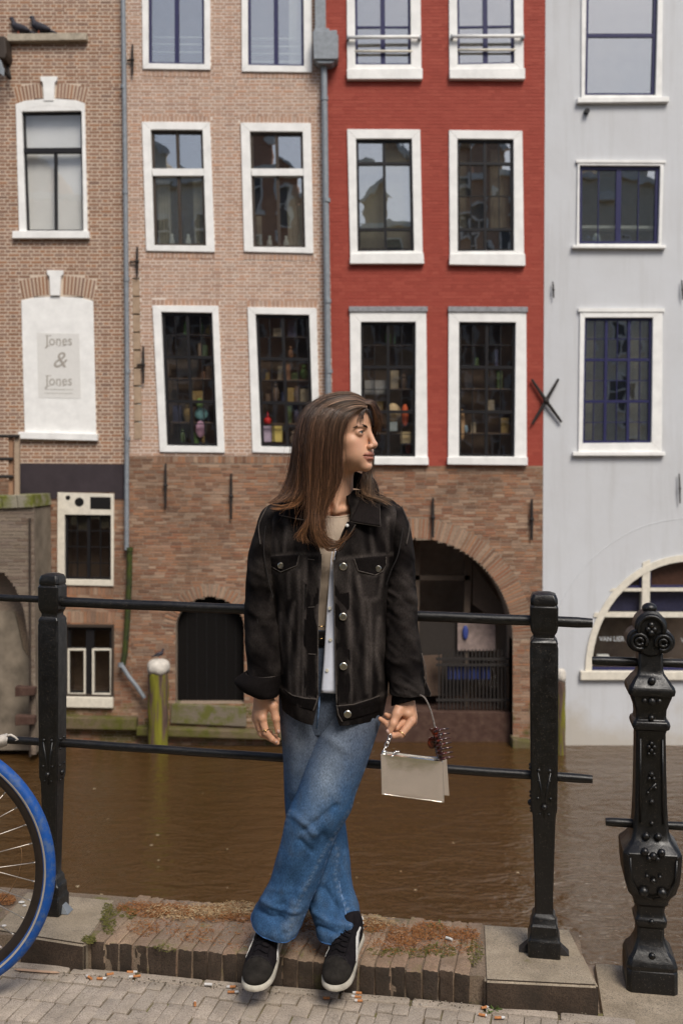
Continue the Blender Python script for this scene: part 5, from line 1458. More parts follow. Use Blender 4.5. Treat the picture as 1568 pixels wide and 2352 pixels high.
m = MB(); c = Vector(W(609,1678,2.8415)); m.tube([c + Vector((-.004,0,.006)), c + Vector((.004,0,-.007))], .0011, 6); m.tube([c + Vector((-.005,0,-.001)), c + Vector((.005,0,.001))], .0011, 6); m.build('ring_knot', M['gold'], person, smooth=True)
ring_obj(W(922,1685.5,2.7985), Vector(W(945,1656,2.816) - W(921,1687,2.798)), .0112, .0016)
# --- eyes, lashes, brows
def eye_mat():
    t = NT('eye'); t.set(color=t.attr('Col').outputs['Color'], rough=.08, spec=.6, coat=.5); return t.m
M['eye'] = eye_mat()
gaze = (fw * 1.0 + lf * .10 + upv * .02); gaze /= np.linalg.norm(gaze)
for s in (-1, 1):
    c = Hd(.0712, s*.0315, -.0015); r = .0126 * HS
    nu, nv = 40, 28; V = []
    g1 = np.cross(gaze, upv); g1 /= np.linalg.norm(g1); g2 = np.cross(g1, gaze)
    for j in range(nv + 1):
        th = math.pi * j / nv
        for k in range(nu):
            q = 2*math.pi*k/nu; V.append(c + r*(gaze*math.cos(th) + (g1*math.cos(q) + g2*math.sin(q))*math.sin(th)))
    V = np.array(V); F_ = np.array([(j*nu+k, (j+1)*nu+k, (j+1)*nu+(k+1)%nu, j*nu+(k+1)%nu) for j in range(nv) for k in range(nu)])
    th = np.repeat(np.arange(nv+1), nu) * math.pi / nv
    C = np.where(th[:,None] < .20, np.array([[.005,.004,.004]]), np.where(th[:,None] < .47, np.array([[.085,.075,.055]]), np.where(th[:,None] < .52, np.array([[.02,.016,.014]]), np.array([[.50,.44,.40]]))))
    me = mesh_np('eye', V, F_); me.shade_smooth(); col_attr(me, C); link('eye', me, person, M['eye'])
M['lash'] = flat('lash_dark', (.012,.008,.006), .6)
for s in (-1, 1):
    m = MB(); pts = []
    for k in range(9):
        q = -1 + 2*k/8
        pts.append(Hd(.0855 - .0055*q*q, s*(.0325 + .0125*q), -.0012 + .0046*(1 - q*q*.9)))
    m.tube(pts, [.0005] + [.0009]*7 + [.0006], 6)
    for k in range(1, 16):
        q = -1 + 2*k/16; b = Vector(Hd(.0858 - .0055*q*q, s*(.0325 + .0125*q), -.0010 + .0046*(1 - q*q*.9)))
        tip = b + Vector(fw*.006 + lf*s*.003*q + upv*.0022)*(.8 + .3*rng.random()); m.tube([b, b.lerp(tip,.5) - Vector(upv)*.0006, tip], [.0003,.00022,.00008], 3)
    m.build('eyelashes', M['lash'], person, smooth=True)
    b = MB()
    for _ in range(260):
        q = rng.random(); 
        yy = .012 + .040*q; zz = .0120 + .0085*math.sin(q*2.1) - .0048*q*q*1.6 + (rng.random()-.5)*.0072*(1.05-.7*q); xx = .0905 - .0006*q - .020*q*q
        p0 = Vector(Hd(xx - .0005 + .0012*rng.random(), s*yy, zz)); d = Vector(-fw*.0035*q + lf*s*.0055 + upv*(.0030 - .0034*q)); b.tube([p0, p0 + d*(.7+.6*rng.random())], [.0004,.00012], 3)
    b.build('eyebrow', flat('brow_dark', (.035,.018,.011), .7) if s == -1 else bpy.data.materials['brow_dark'], person)
m = MB(); c = Vector(Hd(.102,-.0005,-.0515)); m.tube([c + Vector(lf*.0035*math.cos(q) + upv*.0035*math.sin(q)) for q in [k*.45 for k in range(15)]], .0005, 6); m.build('nose_ring', M['zinc'], person, smooth=True)

# --- cloth: horizontal slices measured in the photograph
def slices(rows, nr, nphi=72, power=2.4, close=True):
    """rows: (y, x_left, x_right, Yc, half depth) -> centre, half width, depth and height per slice"""
    A = crom(rows, nr)
    out = []
    for y, xl, xr, Yc, d in A:
        a, b = P(xl, y, Yc), P(xr, y, Yc); out.append(((a.x + b.x)/2, (b.x - a.x)/2, Yc, d, (a.z + b.z)/2))
    return np.array(out)
def sup(S, phi, power=2.4):
    """points on the super-ellipse slices; phi per slice (n,m)"""
    c, s_ = np.cos(phi), np.sin(phi); e = 2 / power
    x = S[:,0:1] + S[:,1:2] * np.sign(c) * np.abs(c)**e; y = S[:,2:3] + S[:,3:4] * np.sign(s_) * np.abs(s_)**e
    z = np.repeat(S[:,4:5], phi.shape[1], 1)
    return np.stack([x, y, z], 2)
def grid_faces(n, m, closed):
    i = np.arange(n-1)[:,None]; j = np.arange(m if closed else m-1)[None,:]; k = (j+1) % m
    return np.stack([i*m+j, (i+1)*m+j, (i+1)*m+k, i*m+k], 2).reshape(-1, 4)
def normals_of(G, closed):
    du = np.roll(G,-1,1) - np.roll(G,1,1) if closed else np.gradient(G, axis=1)
    dv = np.gradient(G, axis=0)
    n = np.cross(du, dv); return n / (np.linalg.norm(n, axis=2, keepdims=True) + 1e-9)
def cloth_obj(name, G, closed, mat, parent, thick=.0, C=None, flip=False):
    n, m = G.shape[:2]
    F_ = grid_faces(n, m, closed)
    if flip: F_ = F_[:, ::-1]
    me = mesh_np(name, G.reshape(-1,3), F_); me.shade_smooth()
    if C is not None: col_attr(me, C.reshape(-1, C.shape[-1]))
    o = link(name, me, parent, mat)
    if thick:
        s_ = o.modifiers.new('thickness', 'SOLIDIFY'); s_.thickness = thick; s_.offset = -1
    return o
# materials of the clothes
def denim(name, lo, hi, weave=900, rough=.85):
    t = NT(name)
    a = t.attr('Col').outputs['Color']
    v = t.mapped(t.coord('Object'), (1, 1, .35)); n = t.noise(weave, v, detail=2); b = t.noise(55, detail=5, rough=.7)
    c = t.mix(1.0, a, t.ramp(n, [(.3, lo), (.7, hi)]), 'MULTIPLY'); c = t.mix(1.0, c, t.ramp(b, [(.25, .78), (.75, 1.12)]), 'MULTIPLY')
    t.set(color=c, rough=rough, spec=.07); t.bump(n, .25, .0015); return t.m
M['jacket'] = denim('denim_black', .60, 1.4, 450)
M['jeans'] = denim('denim_blue', .58, 1.34, 430)
M['seam'] = flat('seam_worn', (.075,.062,.053), .9, var=.35, scale=120)
M['seam_dark'] = flat('seam_black', (.020,.017,.016), .9, var=.2, scale=120)
JB = np.array([.0062,.0048,.0045]); JW = np.array([.058,.048,.043])
# ---- tank top
S = slices([(1174,716,822,2.918,.060),(1186,700,838,2.918,.072),(1215,678,860,2.92,.092),(1270,668,872,2.922,.108),(1330,676,862,2.925,.105),(1390,688,850,2.93,.094),(1450,686,852,2.935,.094)], 60)
ph = np.tile(np.linspace(0, 2*np.pi, 96, endpoint=False), (60,1)); G = sup(S, ph, 2.1)
front = np.clip(-(G[:,:,1]-S[:,2:3])/S[:,3:4], 0, 1)
G[:,:,2] -= (.016 * np.clip(1 - np.arange(60)/20, 0, 1))[:,None] * front**2
N = normals_of(G, True); G += N * (.0016*pnoise(G.reshape(-1,3)*np.array([1,1,2.6]), 42, 4).reshape(60,96))[:,:,None] * np.clip((np.arange(60)-8)/20, 0, 1)[:,None,None]
def rib_mat():
    t = NT('rib_knit_beige'); v = t.pos(); w = t.node('TexWave'); w.inputs['Scale'].default_value = 95; w.bands_direction = 'X'; w.inputs['Distortion'].default_value = .4
    t.l.new(v, w.inputs['Vector']); t.set(color=t.mix(w.outputs[1], (.40,.31,.235), (.50,.40,.31)), rough=.9, spec=.2, sheen=.1); t.bump(w.outputs[1], .5, .0015); return t.m
M['rib'] = rib_mat()
top_o = cloth_obj('tank_top', G, True, M['rib'], person, flip=True)
m = MB(); m.tube([Vector(p) for p in G[0]] + [Vector(G[0][0])], .0042, 8, caps=False); m.build('neckband', M['rib'], top_o, smooth=True)
# ---- jeans
def leg(rows, nr, tilt, seed, amp, ph0=0.0, creases=()):
    S = slices(rows, nr); n = 110
    ph = np.tile(np.linspace(0, 2*np.pi, n, endpoint=False), (nr,1)); G = sup(S, ph, 2.15)
    t = np.linspace(0, 1, nr)[:,None]; s_ = (G[:,:,0] - (S[:,0:1]-S[:,1:2])) / (2*S[:,1:2])
    G[:,:,2] += tilt(t, s_, (G[:,:,1]-S[:,2:3])/S[:,3:4])
    N = -normals_of(G, True); p = G.reshape(-1,3)
    q = p @ np.array([[.8,0,.75],[0,1,0],[-.6,0,.9]])
    f = pnoise(q*np.array([1.1,1.1,.55]), 26, seed).reshape(nr, n); f2 = pnoise(q*np.array([.9,.9,.8]), 60, seed+9).reshape(nr, n)
    low = np.clip((t-.45)/.4, 0, 1); fold = (amp*(.30+.9*low))*(f + .5*np.abs(f2)-.2)
    stack = np.clip((t-.80)/.18, 0, 1)*np.clip((1.0-t)/.04, 0, 1)
    rg = 1 - 2.2*np.abs(pnoise(q*np.array([1.0,1.0,.75]), 24, seed+21).reshape(nr, n)); fold = fold + amp*(.25+1.1*low)*np.clip(rg,-.3,1)*.9
    fold = fold + stack*.0026*np.sin(G[:,:,2]*85 + 2.4*np.sin(ph*1.0+ph0) + 2.5*f)
    edge = .25 + .75*np.abs(np.sin(ph))       # keep the measured silhouette
    q_ = G.reshape(-1,3); X_ = IMG_W/2 + FOC*q_[:,0]/q_[:,1]; Y_ = HOR - FOC*(q_[:,2]-CAM_Z)/q_[:,1]; ex = np.zeros(len(q_))
    for pts_, w_, h_ in creases:              # long folds that the photograph shows
        d_ = np.full(len(q_), 99.0)
        for (x0,y0),(x1,y1) in zip(pts_[:-1], pts_[1:]):
            vx, vy = x1-x0, y1-y0; k_ = np.clip(((X_-x0)*vx + (Y_-y0)*vy)/(vx*vx+vy*vy), 0, 1); d_ = np.minimum(d_, np.hypot(X_-x0-k_*vx, Y_-y0-k_*vy))
        ex += h_*np.exp(-(d_/w_)**2)
    fold = fold*.8 + (ex.reshape(nr, n)*(np.sin(ph) < 0))
    G = G + N*(fold*edge)[:,:,None]
    return S, ph, G, fold, t, s_
blue_lo, blue_mid, blue_hi, grey = np.array([.018,.068,.215]), np.array([.044,.104,.212]), np.array([.22,.285,.37]), np.array([.105,.125,.165])
JSEAMS = [[(884,1635),(866,1690),(838,1762),(808,1848),(786,1888),(764,1920),(738,1966),(714,2014),(688,2066),(668,2118),(660,2165)], [(764,1925),(776,1962),(768,2010),(776,2044),(798,2088),(808,2150)], [(666,1860),(652,1905),(640,1955)]]
def seam_wear(G):
    q = G.reshape(-1,3); X = IMG_W/2 + FOC*q[:,0]/q[:,1]; Y = HOR - FOC*(q[:,2]-CAM_Z)/q[:,1]; o = np.zeros(len(q))
    for sm_ in JSEAMS:
        L0 = 0
        for (x0,y0),(x1,y1) in zip(sm_[:-1], sm_[1:]):
            vx, vy = x1-x0, y1-y0; l = math.hypot(vx,vy); k = ((X-x0)*vx + (Y-y0)*vy)/(l*l); kc = np.clip(k, 0, 1); d = np.hypot(X-x0-kc*vx, Y-y0-kc*vy); ins = (k > -.02) & (k < 1.02)
            o += ins*np.exp(-(d/4)**2)*(.16 + .22*np.sin((L0 + k*l)*.52 + 2*np.sin((L0+k*l)*.09)))
            L0 += l
    return (o*np.array(q[:,1] < 3.0)).reshape(G.shape[:2])
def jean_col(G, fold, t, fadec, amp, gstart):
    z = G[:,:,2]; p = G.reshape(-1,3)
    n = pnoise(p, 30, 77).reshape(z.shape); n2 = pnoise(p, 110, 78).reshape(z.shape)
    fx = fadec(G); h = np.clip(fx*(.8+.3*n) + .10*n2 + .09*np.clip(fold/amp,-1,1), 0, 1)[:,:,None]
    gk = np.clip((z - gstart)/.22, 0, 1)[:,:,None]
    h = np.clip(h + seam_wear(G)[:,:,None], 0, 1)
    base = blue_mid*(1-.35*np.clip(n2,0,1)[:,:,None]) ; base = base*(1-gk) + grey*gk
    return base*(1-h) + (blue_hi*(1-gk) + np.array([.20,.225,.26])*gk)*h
def tilt_f(t, s_, d): return np.clip((t-.84)/.16, 0, 1)*(.026*(1-s_)**1.3 + .008*d)
def tilt_b(t, s_, d): return np.clip((t-.86)/.14, 0, 1)*(.012*s_ + .010*d)
front_rows = [(1540,775,866,2.925,.088),(1600,758,870,2.915,.092),(1640,744,876,2.905,.094),(1700,721,858,2.892,.092),(1760,702,838,2.878,.088),(1816,685,817,2.866,.084),(1857,666,805,2.860,.082),(1890,657,787,2.862,.080),(1918,652,771,2.866,.079),(1965,640,754,2.872,.077),(2020,623,735,2.882,.076),(2058,604,715,2.884,.079),(2085,590,706,2.888,.084),(2108,582,697,2.890,.088),(2128,579,688,2.892,.090)]
back_rows = [(1540,645,770,2.935,.098),(1600,642,768,2.935,.098),(1660,645,766,2.938,.095),(1738,652,768,2.945,.088),(1840,655,783,2.965,.082),(1894,661,792,2.975,.080),(1950,674,799,2.982,.078),(2024,691,806,2.970,.076),(2070,705,819,2.952,.082),(2098,716,823,2.940,.090),(2114,722,826,2.935,.094),(2130,727,827,2.932,.096)]
jeans = empty('jeans', (-.03, 2.93, .1)); jeans.parent = person; jeans.matrix_parent_inverse = world_of(person).inverted()
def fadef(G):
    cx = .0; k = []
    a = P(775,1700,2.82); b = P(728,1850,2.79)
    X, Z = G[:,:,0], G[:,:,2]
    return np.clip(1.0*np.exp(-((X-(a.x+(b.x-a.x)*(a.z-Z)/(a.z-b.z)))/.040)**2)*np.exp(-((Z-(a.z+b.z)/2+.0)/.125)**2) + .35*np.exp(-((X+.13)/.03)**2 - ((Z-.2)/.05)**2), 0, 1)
def fadeb(G):
    a = P(690,1700,2.86); X, Z = G[:,:,0], G[:,:,2]
    return .35*np.exp(-((X-a.x)/.03)**2)*np.exp(-((Z-a.z)/.14)**2)
SF, phF, GF, foF, tF, sF = leg(front_rows, 200, tilt_f, 11, .0060, 0.0, [([(662,1875),(640,1960),(604,2075)], 10, .009), ([(742,1925),(690,2010),(636,2098)], 17, -.012), ([(700,1905),(735,1880),(770,1850)], 8, -.007), ([(672,1868),(700,1890),(722,1915)], 8, .007), ([(690,1930),(716,1960)], 7, -.006), ([(590,2088),(620,2108),(650,2112)], 7, -.008), ([(600,2066),(640,2090),(680,2092)], 7, .007), ([(700,2030),(672,2075),(655,2130)], 8, .007), ([(745,1690),(790,1720)], 10, .004)])
SB, phB, GB, foB, tB, sB = leg(back_rows, 200, tilt_b, 23, .0060, 2.0, [([(792,1960),(806,2040),(818,2105)], 9, .008), ([(742,2040),(770,2075),(800,2110)], 9, -.010), ([(722,2095),(760,2120),(800,2128)], 7, .008), ([(730,2126),(770,2142)], 6, -.007), ([(765,1960),(748,2010),(725,2062)], 9, .006), ([(690,1640),(676,1740),(672,1820)], 12, .005)])
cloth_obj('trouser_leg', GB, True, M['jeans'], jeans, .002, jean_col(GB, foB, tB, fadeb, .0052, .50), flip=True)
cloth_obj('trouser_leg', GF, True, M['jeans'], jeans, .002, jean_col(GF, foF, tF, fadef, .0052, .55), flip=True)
S = slices([(1436,690,850,2.932,.092),(1500,670,860,2.932,.098),(1560,654,868,2.932,.102),(1620,650,870,2.932,.102),(1670,662,852,2.934,.092)], 40)
ph = np.tile(np.linspace(0, 2*np.pi, 90, endpoint=False), (40,1)); G = sup(S, ph, 2.2)
cloth_obj('hip', G, True, M['jeans'], jeans, 0, np.tile(np.array([.085,.105,.145]), (40,90,1)), flip=True)
M['stitch'] = flat('stitch_pale', (.30,.30,.28), .9)
M['jean_seam'] = flat('denim_edge', (.13,.21,.36), .9, var=.6, scale=90)
def row_tube(G, row, r, name, mat, parent, j0=0, j1=None):
    pts = [Vector(p) for p in G[row]]; 
    m = MB(); m.tube(pts + [pts[0]], r, 6, caps=False); return m.build(name, mat, parent, smooth=True)
M['jean_hem'] = flat('denim_hem', (.055,.14,.33), .9, var=.7, scale=130)
for G in (GF, GB):
    row_tube(G, -1, .0030, 'hem_roll', M['jean_hem'], jeans); row_tube(G, -7, .0013, 'hem_stitch', M['jean_seam'], jeans)
def side_seam(G, phi0, i0, i1, name, off=.0008):
    n = G.shape[1]; pts = []
    for i in range(i0, i1, 2):
        j = int(round((phi0(i/ G.shape[0]) % (2*math.pi)) / (2*math.pi) * n)) % n; pts.append(Vector(G[i, j]) + Vector((0,-off,0)))
    pts = [sum((pts[max(0,min(len(pts)-1,k+d))] for d in (-2,-1,0,1,2)), Vector())/5 for k in range(len(pts))]
    m = MB(); m.tube(pts, [.0017 + .0011*(k % 3 == 0) for k in range(len(pts))], 6); m.build(name, M['jean_seam'], jeans, smooth=True)
side_seam(GF, lambda t: -math.pi/2 + 1.15 - .35*max(0, t-.5), 20, 196, 'side_seam')
side_seam(GB, lambda t: -math.pi/2 + .62 - .05*t, 120, 198, 'side_seam')
m = MB(); pts = [Vector(P(x, y, Y)) for x, y, Y in ((734,1600,2.822),(731,1640,2.828),(727,1672,2.84))]; m.tube(pts, .0022, 6); m.build('fly_seam', M['jean_seam'], jeans, smooth=True)
S = slices([(1438,687,853,2.932,.0965),(1452,685,855,2.932,.0985),(1470,681,858,2.932,.100)], 6)
ph = np.tile(np.linspace(0, 2*np.pi, 90, endpoint=False), (6,1)); bl = cloth_obj('belt', sup(S, ph, 2.2), True, flat('belt_black', (.012,.011,.011), .4), person, .003, flip=True)
for y in (1440, 1468):
    m = MB(); a, b = P(728, y, 2.826), P(745, y - 2, 2.826); m.tube([a, b], .0016, 6); m.build('belt_trim', M['gold'], bl, smooth=True)
# ---- white shirt tail
n, mm = 40, 9; G = np.zeros((n, mm, 3))
for i in range(n):
    t = i/(n-1); y = 1262 + (1591-1262)*t
    xl = np.interp(y, [1262,1286,1412,1520,1591], [764,760,750,743,737]); xr = 774 + 6*t
    for j in range(mm):
        s_ = j/(mm-1); G[i,j] = W(xl + (xr-xl)*s_, y + (3*s_ if i == n-1 else 0), 2.812 - .010*t + .004*math.sin(s_*5 + t*3) )
sh = cloth_obj('shirt_tail', G, False, flat('cotton_white', (.66,.68,.76), .85, var=.05, scale=60), person, .0012)
for x, y in ((757,1397), (758.5,1470), (751,1540)):
    m = MB(); c = P(x, y, 2.8085 - .010*(y-1262)/329); m.tube([c, c + Vector((0,-.002,0))], [.0050,.0044], 14); m.build('shirt_button', flat('button_ivory', (.60,.56,.46), .4) if y == 1397 else bpy.data.materials['button_ivory'], sh, smooth='auto')
# ---- jacket
jacket = empty('jacket', (-.02, 2.92, .8)); jacket.parent = person; jacket.matrix_parent_inverse = world_of(person).inverted()
jr = [(1128,694,842,2.945,.048),(1140,655,880,2.942,.066),(1152,632,902,2.938,.080),(1166,614,918,2.934,.092),(1185,604,928,2.930,.104),(1207,600,932,2.927,.114),(1260,606,920,2.925,.126),(1330,618,906,2.925,.132),(1400,630,896,2.925,.134),(1480,638,890,2.925,.136),(1550,641,889,2.925,.137),(1592,642,888,2.925,.138),(1612,644,884,2.925,.136),(1640,646,880,2.925,.133)]
NR = 260; S = slices(jr, NR); ys = crom(jr, NR)[:,0]
Lx = np.interp(ys, [1128,1160,1180,1207,1240,1272,1322,1412,1596,1640], [728,716,712,716,730,739,736,730,729,719])
Rx = np.interp(ys, [1128,1160,1180,1207,1250,1286,1412,1520,1617,1640], [790,803,806,797,776,766,768,770,772,779])
def wx(x, y, Y): return P(x, y, Y).x
pw = 2.3; NPH = 260; ph = np.zeros((NR, NPH))
for i in range(NR):
    Yf = S[i,2] - S[i,3]
    cl = np.clip((wx(Lx[i], ys[i], Yf) - S[i,0])/S[i,1], -.98, .98); cr = np.clip((wx(Rx[i], ys[i], Yf) - S[i,0])/S[i,1], -.98, .98)
    inv = lambda v: math.acos(np.sign(v)*abs(v)**(pw/2))
    pl, pr = -inv(cl), -inv(cr)                       # front half has negative sine
    ph[i] = np.linspace(pl, pr - 2*np.pi, NPH)
G = sup(S, ph, pw)
tt = np.linspace(0,1,NR)[:,None]
dep = (G[:,:,1]-(S[:,2:3]-S[:,3:4]))/(2*S[:,3:4])
G[:,:,2] += np.clip((tt-.75)/.25,0,1)*.062*np.clip(dep*1.6,0,1)*np.where(G[:,:,0] < 0, 1.0, .25)
N = normals_of(G, False)
sgn = np.sign((N*(G - S[:,None,[0,2,4]])).sum(2).mean())
p = G.reshape(-1,3); f = pnoise(p*np.array([1.5,1.2,.55]), 22, 5).reshape(NR,NPH); f2 = pnoise(p*np.array([1.3,1,.9]), 60, 6).reshape(NR,NPH)
fold = (.0052*f + .0026*f2 - .0030*np.abs(pnoise(p*np.array([1.0,1.0,.5]), 40, 15).reshape(NR,NPH)))*np.clip(tt*5,0,1)
G = G + sgn*N*fold[:,:,None]
SEAMS = [[(606,1276),(640,1277),(672,1271),(739,1274)], [(765,1288),(800,1282),(850,1276),(910,1271)], [(619,1280),(620,1300),(645,1314),(681,1299),(687,1276)], [(813,1284),(822,1311),(862,1321),(878,1312),(886,1297),(886,1279)],
 [(624,1318),(630,1370),(636,1400)], [(664,1316),(666,1372)], [(646,1410),(646,1470),(650,1545)], [(676,1385),(668,1440),(666,1500),(670,1590)], [(688,1312),(690,1420),(688,1520),(685,1600)], [(822,1322),(828,1372),(846,1380)], [(876,1318),(868,1372),(848,1380)], [(846,1382),(850,1480),(848,1600)], [(868,1420),(862,1490),(872,1560)], [(830,1372),(842,1460),(842,1590)],
 [(766,1288),(768,1412),(770,1520),(773,1618)], [(737,1276),(736,1322),(730,1412),(729,1596)], [(802,1289),(802,1412),(804,1520),(805,1622)], [(702,1280),(699,1412),(698,1600)], [(644,1577),(672,1597),(700,1604),(727,1606)], [(773,1622),(812,1618),(850,1606),(884,1592)], [(660,1185),(655,1270)], [(850,1215),(856,1270)], [(890,1190),(888,1265)], [(626,1190),(622,1270)]]
def wear_px(G):
    q = G.reshape(-1,3)
    X = IMG_W/2 + FOC*q[:,0]/q[:,1]; Y = HOR - FOC*(q[:,2]-CAM_Z)/q[:,1]; d = np.full(len(q), 99.0)
    for sm_ in SEAMS:
        for (x0,y0),(x1,y1) in zip(sm_[:-1], sm_[1:]):
            vx, vy = x1-x0, y1-y0; t = np.clip(((X-x0)*vx + (Y-y0)*vy)/(vx*vx+vy*vy), 0, 1); d = np.minimum(d, np.hypot(X-x0-t*vx, Y-y0-t*vy))
    return np.exp(-(d/5.0)**2).reshape(G.shape[:2])
blot = pnoise(p*np.array([1,1,.35]), 95, 41).reshape(NR,NPH)
wear = np.clip(.16 + .30*f2 + .30*f + .25*blot + 1.0*wear_px(G)*(.55+.6*np.abs(blot)), 0, 1.3)[:,:,None]
jc = JB*(1-.6*np.minimum(wear,1)) + JW*.95*wear
cloth_obj('jacket_body', G, False, M['jacket'], jacket, .0035, jc, flip=(sgn < 0))
GJ, SJ = G, S
def jpt(x, y, off=.0025):
    """point on the front of the jacket body under photograph pixel (x, y)"""
    i = int(np.argmin(np.abs(ys - y) + 0)); best = None
    for it in range(3):
        row = GJ[i]; fr = row[:,1] < SJ[i,2] + .03
        xs = np.array([px_of(q)[0] for q in row]); xs[~fr] = 1e6
        j = int(np.argmin(np.abs(xs - x))); yy = px_of(row[j])[1]
        i = int(np.clip(i + (y - yy)/((ys[-1]-ys[0])/(NR-1)), 0, NR-1))
    row = GJ[i]; fr = row[:,1] < SJ[i,2] + .03
    xs = np.array([px_of(q)[0] for q in row]); xs[~fr] = 1e6
    j = int(np.argmin(np.abs(xs - x)))
    return Vector(P(x, y, row[j][1] - off))
def jline(pts, r=.0016, name='seam', mat='seam', off=.001, parent=None, dense=8):
    q = []
    for a in range(len(pts)-1):
        for k in range(dense): t = k/dense; q.append((pts[a][0]+(pts[a+1][0]-pts[a][0])*t, pts[a][1]+(pts[a+1][1]-pts[a][1])*t))
    q.append(pts[-1]); m = MB(); m.tube([jpt(x, y, off) for x, y in q], r, 6); return m.build(name, M[mat], parent or jacket, smooth=True)
def jpatch(poly, th, name, mat, off=.001, n=9, C=None, parent=None):
    """flat sewn-on piece (quad grid between two edges) lying on the jacket front"""
    a, b = poly
    G2 = np.zeros((n, n*2, 3))
    A_ = crom(a, n*2); B_ = crom(b, n*2)
    for i in range(n):
        for j in range(n*2):
            x, y = A_[j] + (B_[j]-A_[j])*i/(n-1); G2[i,j] = jpt(x, y, off)
    c = C if C is not None else np.tile(JB*1.15, (n, n*2, 1))
    o = cloth_obj(name, G2, False, M[mat], parent or jacket, 0, c)
    s_ = o.modifiers.new('thickness','SOLIDIFY'); s_.thickness = th; s_.offset = 0
    return o
# sleeves
def sleeve(rows, seed, name, elbow):
    nr_ = 170; S = slices(rows, nr_); n = 110
    ph = np.tile(np.linspace(0,2*np.pi,n,endpoint=False),(nr_,1)); G = sup(S, ph, 2.2)
    N = -normals_of(G, True); p = G.reshape(-1,3); t = np.linspace(0,1,nr_)[:,None]
    q = p @ np.array([[.8,0,.5],[0,1,0],[-.4,0,.9]])
    f = pnoise(q*np.array([1,1,1.5]), 30, seed).reshape(nr_,n); f2 = pnoise(q, 70, seed+3).reshape(nr_,n)
    k = np.exp(-((t-elbow)/.16)**2) + .8*np.clip((t-.75)/.2,0,1) + .25
    rg = 1-np.abs(pnoise(q*np.array([1,1,1.9]), 34, seed+7).reshape(nr_,n))*2
    fold = k*(.0055*f + .0026*f2 + .0040*np.clip(rg,-.2,1)); ed = .35+.65*np.abs(np.sin(ph))
    G = G + N*(fold*ed)[:,:,None]
    w = np.clip(.12 + .35*np.clip(rg,0,1)*k + .3*f + .25*f2, 0, 1)[:,:,None]
    cloth_obj(name, G, True, M['jacket'], jacket, .003, JB*(1-.6*w) + JW*.8*w, flip=True)
    return G
GL = sleeve([(1160,622,660,2.935,.045),(1172,606,660,2.933,.062),(1190,597,656,2.930,.072),(1215,590,650,2.926,.078),(1275,573,642,2.922,.080),(1330,567,636,2.920,.078),(1376,565,636,2.918,.076),(1448,565,645,2.912,.074),(1484,567,648,2.906,.072),(1520,571,647,2.900,.068),(1548,574,645,2.896,.066),(1575,580,642,2.892,.060)], 31, 'sleeve', .55)
GR = sleeve([(1160,872,912,2.935,.045),(1172,876,924,2.933,.060),(1190,882,932,2.930,.070),(1215,888,939,2.926,.078),(1268,892,948,2.922,.080),(1333,886,952,2.918,.080),(1376,883,954,2.912,.080),(1448,881,958,2.900,.078),(1513,883,968,2.884,.072),(1560,892,973,2.868,.066),(1590,898,968,2.860,.060)], 37, 'sleeve', .6)
def loft_px(rows, nr_, n, name, mat, parent, colr, thick=.004, pw=2.2, wob=0, seed=1):
    S = slices(rows, nr_); ph = np.tile(np.linspace(0,2*np.pi,n,endpoint=False),(nr_,1)); G = sup(S, ph, pw)
    if wob:
        N = -normals_of(G, True); G = G + N*(wob*pnoise(G.reshape(-1,3), 60, seed).reshape(nr_,n)*np.abs(np.sin(ph)))[:,:,None]
    o = cloth_obj(name, G, True, M[mat], parent, thick, np.tile(colr, (nr_, n, 1)), flip=True); return o, G
cuffL, G = loft_px([(1545,566,646,2.894,.070),(1553,553,646,2.892,.074),(1561,541.5,645,2.890,.076),(1569,544,644,2.888,.076),(1578,553,642,2.886,.074),(1586,568,641,2.884,.070),(1594,586,638,2.882,.062)], 20, 70, 'cuff', 'jacket', jacket, JB*1.2, .003)
row_tube(G, 0, .0016, 'cuff_edge', M['seam'], cuffL); row_tube(G, 13, .0010, 'cuff_stitch', M['seam_dark'], cuffL)
m = MB(); m.tube([Vector(P(x,y,Y)) for x,y,Y in ((541,1561,2.882),(544,1570,2.872),(553,1579,2.858),(568,1587,2.846))], .0014, 6); m.build('cuff_edge', M['seam'], cuffL, smooth=True)
n_, m_ = 12, 50; G = np.zeros((n_, m_, 3))                     # right cuff, tilted
for i in range(n_):
    t = i/(n_-1)
    for j in range(m_):
        q = 2*math.pi*j/m_; u = (math.cos(q)+1)/2; yt = 1589 - 9*math.sin(math.pi*min(1,u*1.05)) + 2*u; yb = 1622 - 20*u
        x0, x1 = 903 - 3*t, 969 + 2*math.sin(t*3.1); Yc = 2.862
        G[i,j] = W(x0 + (x1-x0)*u, yt + (yb-yt)*t + (math.sin(q) > 0)*(-6), Yc + (.066 - .006*t)*math.sin(q))
cuffR = cloth_obj('cuff', G, True, M['jacket'], jacket, .003, np.tile(JB*.9, (n_, m_, 1)), flip=True)
row_tube(G, 0, .0015, 'cuff_edge', M['seam'], cuffR)
flp = MB(); flp.add([P(971,1553,2.85),P(988,1593,2.835),P(987,1599,2.834),P(966,1597,2.83),P(962,1560,2.84)], [(0,1,2,3,4)]); o = flp.build('cuff_flap', M['jacket'], cuffR); col_attr(o.data, np.tile(JB, (5,1))); sd = o.modifiers.new('t','SOLIDIFY'); sd.thickness = .004
m = MB(); m.tube([P(972,1553,2.847),P(989,1593,2.832),P(987,1600,2.831)], .0013, 6); m.build('cuff_edge', M['seam'], cuffR)
m = MB(); m.tube([P(968,1500,2.835),P(976,1530,2.825),P(978,1560,2.82),P(973,1582,2.82)], .0016, 6); m.build('seam', M['seam'], jacket, smooth=True)
